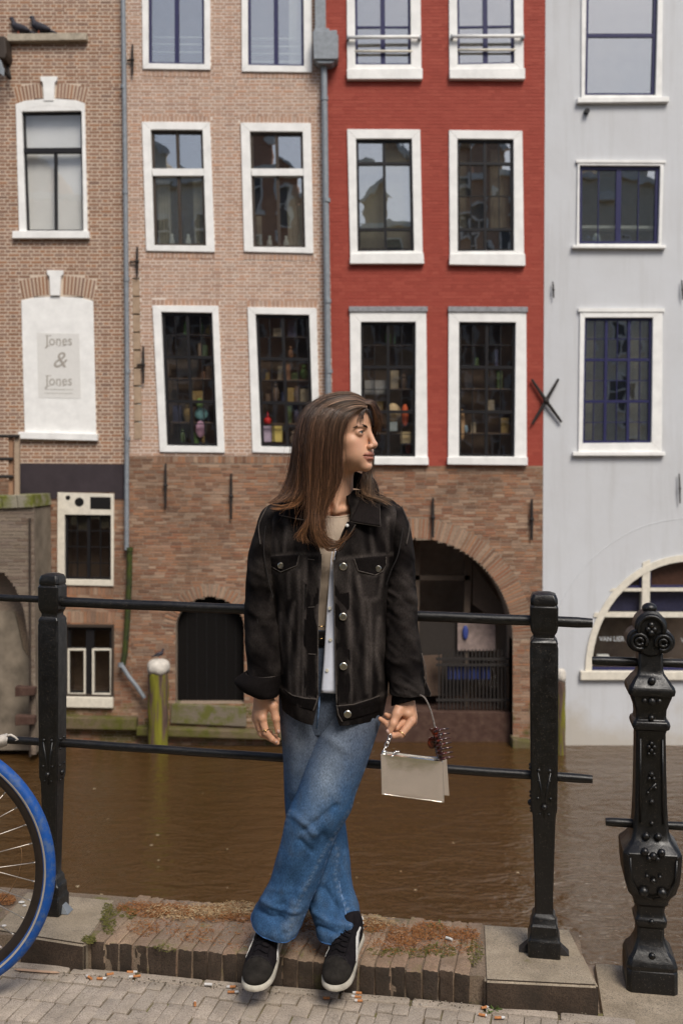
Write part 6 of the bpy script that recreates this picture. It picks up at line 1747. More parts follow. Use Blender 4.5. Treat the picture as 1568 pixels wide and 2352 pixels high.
# sleeve seams
def gtube(G, rows, j, r, mat, name='seam'):
    m = MB(); pts = [Vector(G[i, j]) for i in rows]; pts = [sum((pts[max(0,min(len(pts)-1,k+d))] for d in (-1,0,1)), Vector())/3 for k in range(len(pts))]
    m.tube(pts, r, 6); m.build(name, M[mat], jacket, smooth=True)
def ring_seam(pts, r=.0022, mat='seam', name='armhole_seam'):
    m = MB(); m.tube([Vector(p) for p in crom([P(*q) for q in pts], 30)], r, 6); m.build(name, M[mat], jacket, smooth=True)
ring_seam([(614,1163,2.89),(600,1190,2.868),(594,1212,2.858),(598,1250,2.840)], .0018); ring_seam([(610,1208,2.848),(606,1262,2.832),(614,1320,2.832),(628,1376,2.836)], .0016, 'seam_dark')
ring_seam([(922,1163,2.89),(934,1190,2.868),(940,1210,2.856),(933,1250,2.838)], .0018); ring_seam([(925,1212,2.842),(914,1272,2.828),(898,1310,2.828),(886,1345,2.834)], .0016, 'seam_dark')
gtube(GL, range(26,155,4), 80, .0012, 'seam_dark'); gtube(GR, range(26,155,4), 102, .0012, 'seam')
# hem band, plackets, yoke, flaps, pockets, panel seams
edge_r = [(765,1290),(767.5,1412),(770,1520),(772.5,1610)]
jpatch(([(766,1286),(768,1412),(770,1520),(773,1622)], [(801,1289),(801,1412),(803,1520),(804,1622)]), .004, 'button_placket', 'jacket', .0015)
jpatch(([(703,1280),(699,1412),(698,1520),(698,1604)], [(738,1276),(730,1412),(729.5,1520),(728,1604)]), .004, 'buttonhole_placket', 'jacket', .0015)
jline([(766,1288),(768,1412),(770,1520),(773,1618)], .0018, off=.003); jline([(737.5,1276),(736,1322),(730,1412),(729.5,1596)], .0016, off=.003)
jline([(802,1289),(802,1412),(804,1520),(805,1622)], .0011, mat='seam_dark', off=.003); jline([(702,1280),(699,1412),(698,1600)], .0011, mat='seam_dark', off=.003)
hb = jpatch(([(644,1576),(672,1596),(700,1603),(727,1605)], [(646,1596),(670,1616),(700,1628),(718,1632)]), .005, 'hem_band', 'jacket', .002)
hb2 = jpatch(([(773,1622),(812,1618),(850,1606),(871,1598)], [(784,1657),(815,1650),(848,1641),(870,1633)]), .005, 'hem_band', 'jacket', .002)
jline([(644,1577),(672,1597),(700,1604),(727,1606)], .0016, off=.004); jline([(773,1622),(812,1618),(850,1606),(871,1598)], .0016, off=.004)
jline([(730,1598),(727,1612),(719,1633)], .0018, off=.005); jline([(773,1620),(777,1642),(786,1658)], .0018, off=.005)
jline([(606,1276),(640,1277),(672,1271),(739,1274)], .0019); jline([(608,1281),(640,1282),(672,1276),(739,1279)], .0010, mat='seam_dark')
jline([(765,1288),(800,1282),(850,1276),(910,1271)], .0019); jline([(765,1293),(800,1287),(850,1281),(908,1277)], .0010, mat='seam_dark')
fl1 = jpatch(([(619,1279),(650,1276),(687,1275)], [(620,1300),(645,1314),(681,1299)]), .005, 'pocket_flap', 'jacket', .003, C=np.tile(JB*1.5, (9,18,1)))
jline([(619,1280),(620,1300),(645,1314),(681,1299),(687,1276)], .0015, off=.006)
fl2 = jpatch(([(813,1283),(850,1279),(886,1277)], [(822,1311),(862,1321),(885,1299)]), .005, 'pocket_flap', 'jacket', .003, C=np.tile(JB*1.5, (9,18,1)))
jline([(813,1284),(822,1311),(862,1321),(878,1312),(886,1297),(886,1279)], .0015, off=.006)
for pts in ([(624,1318),(630,1370),(636,1400)], [(664,1316),(666,1372)], [(636,1400),(666,1374),(680,1356)], [(646,1410),(646,1470),(650,1545)], [(676,1385),(668,1440),(666,1500),(670,1590)], [(688,1312),(690,1420),(688,1520),(685,1600)],
            [(822,1322),(828,1372),(846,1380)], [(876,1318),(868,1372),(848,1380)], [(848,1322),(848,1378)], [(846,1382),(850,1480),(848,1600)], [(868,1420),(862,1490),(872,1560)], [(830,1372),(842,1460),(842,1590)]):
    jline(pts, .0012, mat='seam' if pts[0][1] in (1410,1385,1420,1382) else 'seam_dark')
for pts in ([(706,1284),(722,1286)], [(707,1395),(722,1394)], [(708,1502),(724,1503)]): jline(pts, .0012, 'buttonhole', off=.004)
M['button'] = NT('button_metal').set(color=(.62,.57,.47), rough=.28, metal=1.0).m
for x, y, r in ((788,1301,.0105),(787.5,1416,.0105),(788.5,1530,.0105),(798,1640,.0105),(868,1306,.0090),(644.5,1299,.0086)):
    c = jpt(x, y, .006); m = MB(); m.tube([c, c + Vector((0,-.0025,0)), c + Vector((0,-.0040,0)), c + Vector((0,-.0034,0))], [r*.95, r, r*.82, r*.35], 20); m.build('button', M['button'], jacket, smooth='auto')
# collar
def sheet(rows, name, mat, parent, colr, thick=.004, n=24, seed=0, wob=.0):
    """rows of (x, y, Y) control points, top to bottom"""
    R_ = [np.array([P(*q) for q in r]) for r in rows]; R_ = np.stack([crom(r, n) for r in R_]); m_ = 10
    G = np.stack([crom(R_[:, j], m_) for j in range(n)], 1)
    if wob: G[:,:,1] += wob*pnoise(G.reshape(-1,3), 50, seed).reshape(G.shape[:2])
    return cloth_obj(name, G, False, M[mat], parent, thick, np.tile(colr, (*G.shape[:2], 1))), G
colL, gL = sheet([[(700,1112,2.95),(710,1130,2.88),(714,1160,2.832),(716,1197,2.798)], [(684,1122,2.945),(682,1142,2.88),(680,1165,2.836),(678,1191,2.810)], [(668,1134,2.94),(656,1150,2.890),(647,1166,2.862),(642,1183,2.838)]], 'collar', 'jacket', jacket, JB*2.2, .004)
m = MB(); m.tube([Vector(p) for p in gL[:, -1]] + [Vector(p) for p in gL[-1][::-1]], .0016, 6); m.build('collar_edge', M['seam'], colL, smooth=True)
colR, gR = sheet([[(833,1088,2.958),(834,1115,2.910),(826,1152,2.862),(804,1198,2.806)], [(843,1090,2.952),(851,1116,2.895),(851,1158,2.842),(838,1204,2.798)], [(852,1094,2.945),(868,1120,2.888),(871,1166,2.834),(873,1209,2.794)]], 'collar', 'jacket', jacket, JB*2.2, .004)
m = MB(); m.tube([Vector(p) for p in gR[:, -1]] + [Vector(p) for p in gR[-1][::-1]], .0016, 6); m.build('collar_edge', M['seam'], colR, smooth=True)
m = MB(); m.tube([Vector(p) + Vector((0,-.003,0)) for p in gR[:-1, -3]] + [Vector(p) + Vector((0,-.003,0)) for p in gR[-3][-3::-1]], .0008, 6); m.build('collar_stitch', M['seam_dark'], colR, smooth=True)
cb, _ = sheet([[(690,1112,2.95),(740,1085,3.005),(800,1080,3.0),(830,1090,2.955)], [(670,1135,2.95),(740,1125,3.01),(800,1120,3.01),(850,1130,2.955)]], 'collar_stand', 'jacket', jacket, JB)
lp, gl = sheet([[(797,1198,2.806),(808,1200,2.800),(816,1205,2.796)], [(782,1232,2.806),(796,1232,2.798),(806,1222,2.794)], [(768,1280,2.802),(774,1270,2.797),(780,1262,2.794)]], 'lapel_fold', 'jacket', jacket, JB*1.2, .003)
m = MB(); m.tube([Vector(gl[k, -1]) for k in range(10)], .0013, 6); m.build('lapel_edge', M['seam'], lp, smooth=True)
m = MB(); c = P(797, 1207, 2.797); m.sphere(c, (.005,.002,.005), 12, 8); m.build('snap', flat('snap_white', (.7,.7,.68), .3), jacket, smooth=True)
# ------------------------------------------------------------------ hair: a dark under-layer and several thousand single strands
def hair_mat(name, rough=.38):
    t = NT(name)
    r = t.rand(); a = t.attr('Col').outputs['Color']
    c = t.mix(1.0, a, t.ramp(r, [(0, .35), (.6, .8), (.86, 1.2), (1, 2.1)]), 'MULTIPLY')
    t.set(color=c, rough=rough, spec=.45)
    return t.m
M['hair'] = hair_mat('hair_brown')
ROOT, MID, TIP = np.array([.115,.070,.044]), np.array([.066,.031,.018]), np.array([.19,.088,.038])
hair = empty('hair', tuple(H0)); hair.parent = person; hair.matrix_parent_inverse = world_of(person).inverted()
def strands(guides, N, name, seed=0, seg=20, r=.0007, depth=.010, lat=.004, clump=.45, nclump=30, wave=.004, cols=(ROOT, MID, TIP), srange=(0, 1), tmin=.75, frizz=0.0, push=0.0):
    r_ = np.random.RandomState(seed)
    Gd = np.stack([crom(np.array([W(*q) for q in g]), seg) for g in guides])          # guides x seg x 3
    s_ = srange[0] + (srange[1]-srange[0])*r_.rand(N)
    cl = (np.floor(s_*nclump) + .5 + .3*(r_.rand(N)-.5))/nclump
    T = np.linspace(0, 1, seg)[None,:]
    sc = s_[:,None]*(1 - clump*T**1.3) + (cl[:,None])*clump*T**1.3
    sc = np.clip(sc, 0, .9999)*(len(Gd)-1); i = sc.astype(int); f = (sc-i)[:,:,None]
    k = np.arange(seg)[None,:]
    Pn = Gd[i, k]*(1-f) + Gd[np.minimum(i+1, len(Gd)-1), k]*f
    # per strand length, offsets, waves
    ln = tmin + (1-tmin)*r_.rand(N)
    tk = np.linspace(0, 1, seg)[None,:]*ln[:,None]*(seg-1); a = np.clip(tk.astype(int), 0, seg-2); fr = (tk-a)[:,:,None]
    rows = np.arange(N)[:,None]; Pn = Pn[rows, a]*(1-fr) + Pn[rows, a+1]*fr
    Pn[:,:,1] += ((r_.rand(N)-.2)*depth)[:,None]*(.25+.75*T)  + push
    Pn[:,:,0] += (r_.normal(size=N)*lat)[:,None]*(.3+.9*T)
    phs = r_.rand(N)[:,None]*6.28; am = (wave*(.3+r_.rand(N)))[:,None]
    Pn[:,:,0] += am*np.sin(T*(3+3*r_.rand(N))[:,None]+phs)*T; Pn[:,:,1] += am*.7*np.cos(T*(3+2*r_.rand(N))[:,None]+phs)*T
    if frizz: Pn += r_.normal(size=(N,1,3))*frizz*(T[:,:,None]**2)
    tan = np.gradient(Pn, axis=1); tan /= np.linalg.norm(tan, axis=2, keepdims=True)+1e-9
    A_ = np.cross(tan, np.array([0,1.0,.1])); A_ /= np.linalg.norm(A_, axis=2, keepdims=True)+1e-9; B_ = np.cross(tan, A_)
    rad = (r*(.6+.8*r_.rand(N)))[:,None]*np.clip(1.05-T**3*.85, .1, 1)
    rad = rad[:,:,None]
    ring = np.stack([Pn + A_*rad, Pn + B_*rad, Pn - A_*rad, Pn - B_*rad], 2)             # N seg 4 3
    V = ring.reshape(-1, 3); base = (np.arange(N)*seg*4)[:,None,None]
    sg = np.arange(seg-1)[None,:,None]*4; q = np.arange(4)[None,None,:]; q2 = (q+1) % 4
    F_ = np.stack([base+sg+q, base+sg+q2, base+sg+4+q2, base+sg+4+q], 3).reshape(-1, 4)
    me = mesh_np(name, V, F_); me.shade_smooth()
    tt_ = (np.linspace(0,1,seg)[None,:]*ln[:,None])[:,:,None]
    c = np.where(tt_ < .35, cols[0]*(1-tt_/.35) + cols[1]*(tt_/.35), cols[1]*(1-(tt_-.35)/.65) + cols[2]*((tt_-.35)/.65))
    kb = np.random.RandomState(seed+500).rand(nclump+2); c = c*(.45 + 1.15*kb[np.clip((s_*nclump).astype(int), 0, nclump)]**1.3)[:,None,None]
    col_attr(me, np.repeat(c.reshape(-1,3), 4, 0))
    o = link(name, me, hair, M['hair']); o['kind'] = 'stuff'; return o
def under(guides, name, push=.010, n=30, mm=26, shrink=.0, thick=.004):
    Gd = np.stack([crom(np.array([W(*q) for q in g]), n) for g in guides]); G = np.stack([crom(Gd[:, j], mm) for j in range(n)])
    G[:,:,1] += push
    t = np.linspace(0,1,n)[:,None,None]*np.ones((1,mm,1))
    G[:,:,1] += .003*np.sin(np.linspace(0,1,mm)*60)[None,:]
    return cloth_obj(name, G, False, M['hair'], hair, thick, (ROOT*(1-t) + MID*t)*.55)
# scalp cap following the skull
hcf = Field((-.14, 2.72, 1.50), (.14, 3.03, 1.735), .003)
head_field(hcf, .0085)
V, F_ = hcf.nets(); V = smooth_vf(V, F_, 2, .5)
Lc = (V - H0) @ HROT.T / HS
line = .054 + .012*np.cos(Lc[:,1]*22) - np.clip(.045-Lc[:,2], 0, 1)*.62         # hairline: fore limit of the cap, falling back towards the ear
keepv = (Lc[:,0] < line + .018*np.clip((Lc[:,2]-.06)/.03, 0, 1)) & (Lc[:,2] > -.06)
F_ = F_[keepv[F_].all(1)]
me = mesh_np('scalp_hair', V, F_); me.shade_smooth(); col_attr(me, np.tile(ROOT*.62, (len(V),1)))
link('scalp_hair', me, hair, M['hair'])
near = [
 [(836,934,2.800),(806,950,2.772),(788,984,2.762),(782,1040,2.768),(781,1096,2.772),(762,1138,2.772),(742,1176,2.768),(738,1206,2.760),(746,1236,2.756),(765,1258,2.756)],
 [(826,925,2.815),(786,940,2.768),(764,976,2.752),(757,1040,2.754),(755,1098,2.760),(746,1142,2.762),(734,1178,2.760),(732,1206,2.754),(738,1236,2.752),(753,1262,2.752)],
 [(814,917,2.832),(764,932,2.776),(739,970,2.752),(731,1035,2.750),(729,1095,2.757),(727,1142,2.758),(725,1178,2.757),(725,1206,2.752),(731,1234,2.750),(744,1258,2.750)],
 [(800,909,2.850),(744,924,2.796),(714,962,2.762),(706,1025,2.758),(705,1085,2.764),(709,1132,2.766),(714,1172,2.760),(718,1204,2.754),(726,1238,2.750),(738,1264,2.750)]]
side = [
 [(800,909,2.850),(744,924,2.796),(716,962,2.764),(710,1020,2.762),(709,1068,2.768),(708,1096,2.772),(704,1116,2.774),(700,1130,2.772),(694,1142,2.770),(686,1152,2.770)],
 [(788,905,2.868),(728,922,2.826),(696,962,2.798),(687,1020,2.795),(682,1070,2.802),(678,1105,2.806),(672,1126,2.805),(663,1140,2.798),(648,1150,2.792),(632,1156,2.788)],
 [(778,904,2.886),(718,924,2.858),(684,974,2.838),(675,1035,2.835),(667,1085,2.842),(659,1112,2.842),(648,1132,2.835),(636,1144,2.826),(624,1151,2.820),(611,1157,2.815)]]
under([g[:7] for g in near], 'hair_fall', .012); under([g[:7] for g in side], 'hair_fall', .012)
strands(near, 2300, 'hair_strands', 1, depth=.013, lat=.0026, nclump=38, clump=.62, tmin=.66)
strands(side, 1300, 'hair_strands', 4, depth=.013, lat=.003, nclump=26, clump=.62, tmin=.64)
strands(side, 120, 'hair_strands', 6, depth=.004, lat=.004, nclump=16, clump=.7, push=-.004, cols=(np.array([.15,.098,.064]), np.array([.125,.062,.034]), np.array([.26,.125,.055])), r=.0007, tmin=.8)
strands(near, 420, 'hair_strands', 2, depth=.004, lat=.004, nclump=26, clump=.7, push=-.004, cols=(np.array([.15,.098,.064]), np.array([.125,.062,.034]), np.array([.26,.125,.055])), r=.0008, tmin=.8)
strands(near, 110, 'hair_strands', 3, depth=.006, lat=.012, nclump=60, clump=.1, r=.00035, wave=.012, tmin=.9, push=-.004, cols=(ROOT*1.3, MID*1.6, TIP*1.3))
backg = [
 [(776,905,2.900),(728,935,2.930),(706,985,2.935),(704,1060,2.925),(712,1110,2.915),(720,1150,2.90),(726,1185,2.88)],
 [(776,905,2.900),(708,940,2.900),(682,990,2.892),(676,1050,2.885),(668,1100,2.880),(658,1128,2.872),(648,1150,2.860)]]
under(backg, 'hair_back', .0, shrink=0)
strands(backg, 700, 'hair_strands', 5, depth=.02, lat=.004, tmin=.85)
# crown sweep over the top of the head, back from the parting
crown = [
 [(842,938,2.798),(818,938,2.776),(790,950,2.762),(766,968,2.752),(752,1000,2.747),(746,1050,2.746),(744,1100,2.75)],
 [(842,928,2.808),(812,920,2.786),(776,926,2.773),(746,944,2.766),(728,972,2.758),(720,1015,2.752),(716,1080,2.754)],
 [(838,920,2.830),(812,909,2.815),(778,910,2.806),(744,921,2.796),(717,945,2.784),(703,985,2.772),(697,1050,2.768)],
 [(832,917,2.850),(806,904.5,2.848),(774,905,2.848),(740,915,2.840),(710,938,2.830),(692,975,2.815),(684,1040,2.806)],
 [(826,916,2.875),(800,904,2.884),(770,906,2.893),(738,917,2.893),(708,940,2.885),(688,975,2.870),(678,1030,2.856)]]
under([g[:5] for g in crown], 'hair_crown', .012)
strands(crown, 1700, 'hair_strands', 7, depth=.010, lat=.002, tmin=.45, push=.003, cols=(ROOT*1.05, ROOT*1.1, MID*1.1), wave=.002, nclump=24)
strands(crown, 260, 'hair_strands', 8, depth=.003, lat=.003, tmin=.4, push=-.001, cols=(ROOT*1.5, ROOT*1.7, ROOT*1.5), wave=.003, nclump=18, clump=.6)
# flyaways that lift off the outline of the head
strands(near + side[1:], 220, 'hair_strands', 21, depth=.012, lat=.020, nclump=70, clump=.05, r=.00028, wave=.018, tmin=.7, push=-.006, frizz=.012, cols=(ROOT*1.4, MID*1.8, TIP*1.4))
strands([[(x0, y + dy, Y) for x0, y, Y in g] for g, dy in ((crown[2], -3), (crown[3], -4), (crown[4], -2))], 90, 'hair_strands', 22, depth=.006, lat=.007, nclump=50, clump=.05, r=.00028, wave=.008, tmin=.3, frizz=.006, cols=(ROOT*1.7, ROOT*1.7, MID*1.6))
# front tuft on the far side of the parting and the far fall beyond the neck
tuft = [
 [(840,928,2.800),(849,929,2.802),(857,940,2.806),(862,958,2.812),(865,978,2.820),(863,996,2.832)],
 [(838,922,2.815),(852,921,2.818),(863,933,2.824),(869,952,2.832),(870,974,2.842),(866,1000,2.858)],
 [(834,918,2.845),(850,917,2.85),(861,930,2.856),(865,955,2.862),(863,985,2.872),(856,1010,2.885)]]
strands(tuft, 520, 'hair_strands', 9, seg=14, depth=.006, lat=.003, tmin=.65, wave=.004, nclump=14, cols=(ROOT*1.2, MID*1.3, TIP*.8))
strands(tuft, 70, 'hair_strands', 10, seg=14, depth=.004, lat=.008, tmin=.8, wave=.010, nclump=30, clump=.1, r=.0003, frizz=.006, cols=(ROOT*1.3, MID*1.6, TIP))
under(tuft, 'hair_tuft', .006, n=16, mm=12, thick=.003)
far = [
 [(858,1030,2.900),(855,1075,2.892),(852,1095,2.886),(854,1118,2.866),(857,1139,2.846),(864,1150,2.838),(874,1157,2.834)],
 [(850,1030,2.915),(847,1078,2.905),(843,1102,2.890),(842,1122,2.868),(850,1136,2.850),(874,1140,2.846),(906,1145,2.850)],
 [(840,1030,2.930),(835,1082,2.915),(830,1110,2.892),(834,1130,2.866),(848,1140,2.845),(868,1147,2.836),(894,1163,2.834)]]
under([g[:4] for g in far], 'hair_far', .006, n=20, mm=14, thick=.003)
fc = (MID*1.9, np.array([.17,.10,.057]), np.array([.27,.155,.083]))
strands(far, 620, 'hair_strands', 12, depth=.008, lat=.003, tmin=.62, nclump=12, clump=.6, cols=fc)
strands(far, 60, 'hair_strands', 13, depth=.006, lat=.010, tmin=.85, wave=.016, nclump=40, clump=.1, r=.00032, frizz=.02, cols=fc)
wisp = [
 [(836,938,2.796),(826,952,2.785),(820,966,2.780),(818,982,2.780)],
 [(842,936,2.797),(838,952,2.790),(838,968,2.788),(841,984,2.790)],
 [(812,944,2.778),(796,962,2.764),(789,985,2.760),(786,1010,2.764)]]
strands(wisp[:2], 26, 'hair_strands', 14, seg=10, depth=.002, lat=.003, tmin=.6, wave=.003, nclump=10, clump=.2, r=.00035, cols=(ROOT, MID, MID))
strands(wisp[2:] + [[(818,941,2.780),(802,956,2.764),(794,974,2.760),(790,996,2.762)]], 90, 'hair_strands', 15, seg=10, depth=.003, lat=.0025, tmin=.6, wave=.003, nclump=10, clump=.2, r=.00045, cols=(ROOT, MID, MID))
# loose ends: the outward flick on the near shoulder and the curl across the shirt
flick = [[(700,1120,2.785),(690,1142,2.782),(668,1156,2.785),(640,1160,2.788),(613,1152,2.79)],
         [(704,1130,2.782),(694,1152,2.778),(676,1166,2.780),(650,1172,2.782),(630,1176,2.785)]]
strands(flick, 150, 'hair_strands', 16, seg=14, depth=.008, lat=.004, tmin=.6, wave=.006, nclump=8, cols=(MID*1.3, TIP, TIP*1.5))
curl = [[(720,1180,2.752),(722,1215,2.748),(736,1248,2.746),(757,1268,2.746),(775,1256,2.748),(784,1234,2.752)],
        [(732,1180,2.752),(736,1212,2.748),(750,1234,2.746),(772,1242,2.746),(794,1233,2.746),(815,1208,2.750)],
        [(712,1172,2.754),(704,1194,2.752),(694,1214,2.752),(684,1226,2.752),(676,1234,2.754),(672,1242,2.756)]]
strands(curl[:2], 110, 'hair_strands', 17, seg=18, depth=.006, lat=.004, tmin=.55, wave=.006, nclump=7, cols=(MID*1.6, TIP*1.2, TIP*1.5))
strands([curl[2], [(716,1176,2.754),(708,1200,2.752),(702,1216,2.752),(700,1230,2.752),(706,1244,2.752),(716,1254,2.754)]], 80, 'hair_strands', 18, seg=14, depth=.006, lat=.005, tmin=.6, wave=.006, nclump=8, cols=(MID*1.5, TIP, TIP*1.5))

# ------------------------------------------------------------------ shoes
M['suede'] = flat('suede_black', (.0105,.0085,.0095), .9, var=.35, scale=60, bump=.2, spec=.12)
M['toe_suede'] = flat('suede_worn', (.022,.019,.016), .95, var=.4, scale=45, bump=.2, spec=.12)
M['sole'] = flat('sole_white', (.50,.46,.38), .7, var=.3, scale=30)
M['mark_white'] = flat('leather_white', (.66,.64,.60), .5)
M['lace'] = flat('lace_black', (.007,.006,.007), .9, spec=.1)
def shoe(toe, heel, side, tag_):
    toe, heel = Vector(toe), Vector(heel)
    ax = (toe - heel); Lg = .262; ax.normalize(); la = Vector((0,0,1)).cross(ax).normalized(); ua = ax.cross(la)
    Rm = np.array([ax[:], la[:], ua[:]]); o0 = np.array(heel)
    def Q(x, y, z): return o0 + ax_*x + la_*y + ua_*z
    ax_, la_, ua_ = np.array(ax), np.array(la), np.array(ua)
    lo = np.minimum(np.minimum(Q(-.03,-.07,-.02), Q(.30,.07,.16)), np.minimum(Q(-.03,.07,.16), Q(.30,-.07,-.02))) - .02
    hi = np.maximum(np.maximum(Q(-.03,-.07,-.02), Q(.30,.07,.16)), np.maximum(Q(-.03,.07,.16), Q(.30,-.07,-.02))) + .02
    f = Field(lo, hi, .0025)
    E = lambda c, r, k=.02, op='u': f.ell(Q(*c), r, k, op, Rm)
    E((.212,side*.004,.030),(.050,.0405,.026),.0); E((.165,side*.002,.036),(.062,.0435,.032)); E((.10,0,.042),(.066,.036,.044)); E((.045,0,.042),(.042,.033,.044)); E((.050,0,.075),(.044,.031,.040))
    E((.125,0,.058),(.050,.026,.022),.02); E((.075,0,.082),(.034,.027,.026),.02)
    f.cone(Q(.062,0,.07), Q(.060,0,.085), .030, .030, .015)
    f.ell(Q(.13,0,-.035),(.20,.10,.037),.004,'s',Rm)
    V, F_ = f.nets(); V = smooth_vf(V, F_, 1, .4)
    c0 = bpy.data.objects.new('shoe', None)
    me = mesh_np('shoe_upper', V, F_); me.shade_smooth(); me.materials.append(M['suede']); me.materials.append(M['toe_suede'])
    Lp = (V - o0) @ Rm.T
    cen = Lp[F_].mean(1); toecap = (cen[:,0] > .196 + .30*np.abs(cen[:,1])**1.0*.6) 
    me.polygons.foreach_set('material_index', toecap.astype(np.int32))
    root = empty('shoe', tuple(heel)); root.parent = person; root.matrix_parent_inverse = world_of(person).inverted()
    link('shoe_upper', me, root)
    # sole: outline swept down
    def outline(n=40):
        xs = [.268*(.5-.5*math.cos(math.pi*i/n)) for i in range(n+1)]
        def w(x):
            b_ = np.interp(x, [0,.04,.09,.14,.19,.24,.268], [.033,.034,.0335,.0415,.0455,.043,.041])
            if x > .208: b_ *= math.sqrt(max(0, 1-((x-.208)/.0605)**2.2))
            if x < .03: b_ *= math.sqrt(max(0, 1-((.03-x)/.0305)**2))
            return b_
        c = lambda x: side*.005*max(0,(x-.12))/.14
        return [(x, w(x) + c(x)) for x in xs] + [(x, -w(x) + c(x)) for x in xs[-2:0:-1]]
    m = MB(); ol = outline()
    lift = lambda x: .006*max(0, (x-.20)/.065)**2 + .004*max(0,(.02-x)/.03)
    m.ring_loft([[Q(.130+(x-.130)*k, y*k, z + lift(x)) for x, y in ol] for k, z in ((.95,0.0),(.99,.003),(1.0,.008),(.99,.014),(.96,.018))])
    m.build('sole', M['sole'], root, smooth='auto', fix=True)
    def surf(x, z, sg):
        for y in np.linspace(.07, 0, 90):
            if f.at(Q(x, sg*y, z)) < 0: return sg*(y + .0016)
        return 0
    # curved white side marks
    for sg in (-1, 1):
        cl = [(.165,.034,.003),(.155,.030,.010),(.138,.036,.0135),(.118,.048,.012),(.096,.062,.009),(.072,.076,.004)]
        C_ = crom(np.array(cl), 20); G = np.zeros((20, 5, 3))
        for i, (x, z, w) in enumerate(C_):
            for j in range(5):
                zz = z + w*(j-2)/2; xx = x + w*(j-2)/2*.35; G[i,j] = Q(xx, surf(xx, max(zz,.008), sg), zz)
        cloth_obj('side_mark', G, False, M['mark_white'], root, .0015)
    m = MB()
    for k in range(3):
        pts = []
        for q in np.linspace(-1, 1, 13):
            x = .004 + .02*abs(q)**2 + .0; z = .040 + k*.014
            y = .030*q; xx = -.012
            for xs in np.linspace(-.02, .06, 60):
                if f.at(Q(xs, y, z)) < 0: xx = xs - .002; break
            pts.append(Q(xx, y, z))
        m.tube(pts, .0028, 5)
    m.build('heel_stripe', M['mark_white'], root, smooth=True)
    m = MB()
    def topz(x, y):
        for z in np.linspace(.15, 0, 130):
            if f.at(Q(x, y, z)) < 0: return z + .002
        return .05
    for k in range(6):
        x = .178 - k*.0155; m.tube([Q(x + .004*math.sin(q*3), y, topz(x, y) + .001) for q, y in [(q, .019*q) for q in np.linspace(-1,1,9)]], .0021, 5)
    for sg in (-1, 1):
        m.tube([Q(x, sg*.0215, topz(x, sg*.0215) - .0005) for x in np.linspace(.188,.085,12)], .0016, 5)
    m.tube([Q(x, .012*math.sin(q*5)+.01, topz(x, .012*math.sin(q*5)+.01) + .002) for q, x in enumerate(np.linspace(.11,.165,8))], .0018, 5)
    m.build('laces', M['lace'], root, smooth=True)
    m = MB()
    for pts in ([(.198,-.002),(.194,-.020),(.205,-.034)], [(.198,.002),(.194,.020),(.205,.034)], [(.198,-.018),(.192,0),(.198,.018)]):
        m.tube([Q(x, y, topz(x, y) - .0012) for x, y in crom(np.array(pts), 9)], .0013, 5)
    m.build('toe_seam', M['seam_dark'], root, smooth=True)
    return root
hz = KH + .024
s1t = PZ(585,2283,.058); s1h = Vector((P(606,2150,3.055).x, 3.062, hz))
def from_toe(toe, hx, hz_, L_=.262):
    dx = hx - toe.x; dz = hz_ - toe.z; dy = math.sqrt(max(.01, L_**2 - dx*dx - dz*dz)); return Vector((hx, toe.y + dy, hz_))
shoe(s1t, from_toe(s1t, P(632,2150,2.97).x, hz), -1, 'a')
s2t = PZ(760,2281,.058)
shoe(s2t, from_toe(s2t, P(818,2150,2.97).x, hz), 1, 'b')
# ------------------------------------------------------------------ silver bag, chain, hair claw
def silver():
    t = NT('leather_mirror_silver'); n = t.noise(26, detail=3, dist=.5); t.set(color=(.90,.86,.80), rough=t.ramp(n, [(.3,.13),(.7,.22)]), metal=.95)
    t.bump(t.math('ADD', t.math('MULTIPLY', n, .25), t.math('MULTIPLY', t.noise(14, detail=1), 1.2)), .18, .006); return t.m
M['silver'] = silver()
M['chrome'] = NT('metal_chrome').set(color=(.75,.73,.70), rough=.12, metal=1.0).m
bag = tag(empty('handbag', P(946, 1785, 2.77)), 'small silver mirror leather bag hanging from her hand by a short chain', 'handbag')
def pouch(TL, TR, BR, BL, name, puff, thick, mat, seed, parent=None):
    n = 22; V = []
    TL, TR, BR, BL = [np.array(q) for q in (TL, TR, BR, BL)]
    nrm = np.cross(TR-TL, BL-TL); nrm /= np.linalg.norm(nrm)
    if nrm[1] > 0: nrm = -nrm
    rings = []
    def srf(sgn):
        g_ = np.zeros((n, n, 3))
        for i in range(n):
            for j in range(n):
                s_, t = j/(n-1), i/(n-1)
                p = (TL*(1-s_)+TR*s_)*(1-t) + (BL*(1-s_)+BR*s_)*t
                w = (16*s_*(1-s_)*t*(1-t))**.5*puff*(.6+.8*t)
                g_[i,j] = p + sgn*nrm*(thick/2 + w)
        return g_ + sgn*nrm*(.0006*pnoise(g_.reshape(-1,3), 45, seed).reshape(n,n,1))
    A_, B_ = srf(1), srf(-1)
    fa = grid_faces(n, n, False); V = np.concatenate([A_.reshape(-1,3), B_.reshape(-1,3)])
    edge = [i for i in range(n)] + [i*n+n-1 for i in range(1,n)] + [(n-1)*n+j for j in range(n-2,-1,-1)] + [i*n for i in range(n-2,0,-1)]
    m = len(edge); e = np.array(edge); e2 = np.roll(e, -1)
    F_ = np.concatenate([fa, fa[:, ::-1] + n*n, np.stack([e, e2, e2+n*n, e+n*n], 1)])
    me = mesh_np(name, V, F_); bm = bmesh.new(); bm.from_mesh(me); bmesh.ops.recalc_face_normals(bm, faces=bm.faces); bm.to_mesh(me); bm.free(); me.shade_smooth(); me.set_sharp_from_angle(angle=R(50))
    return link(name, me, parent or bag, mat), A_
Yt, Yb = 2.752, 2.800
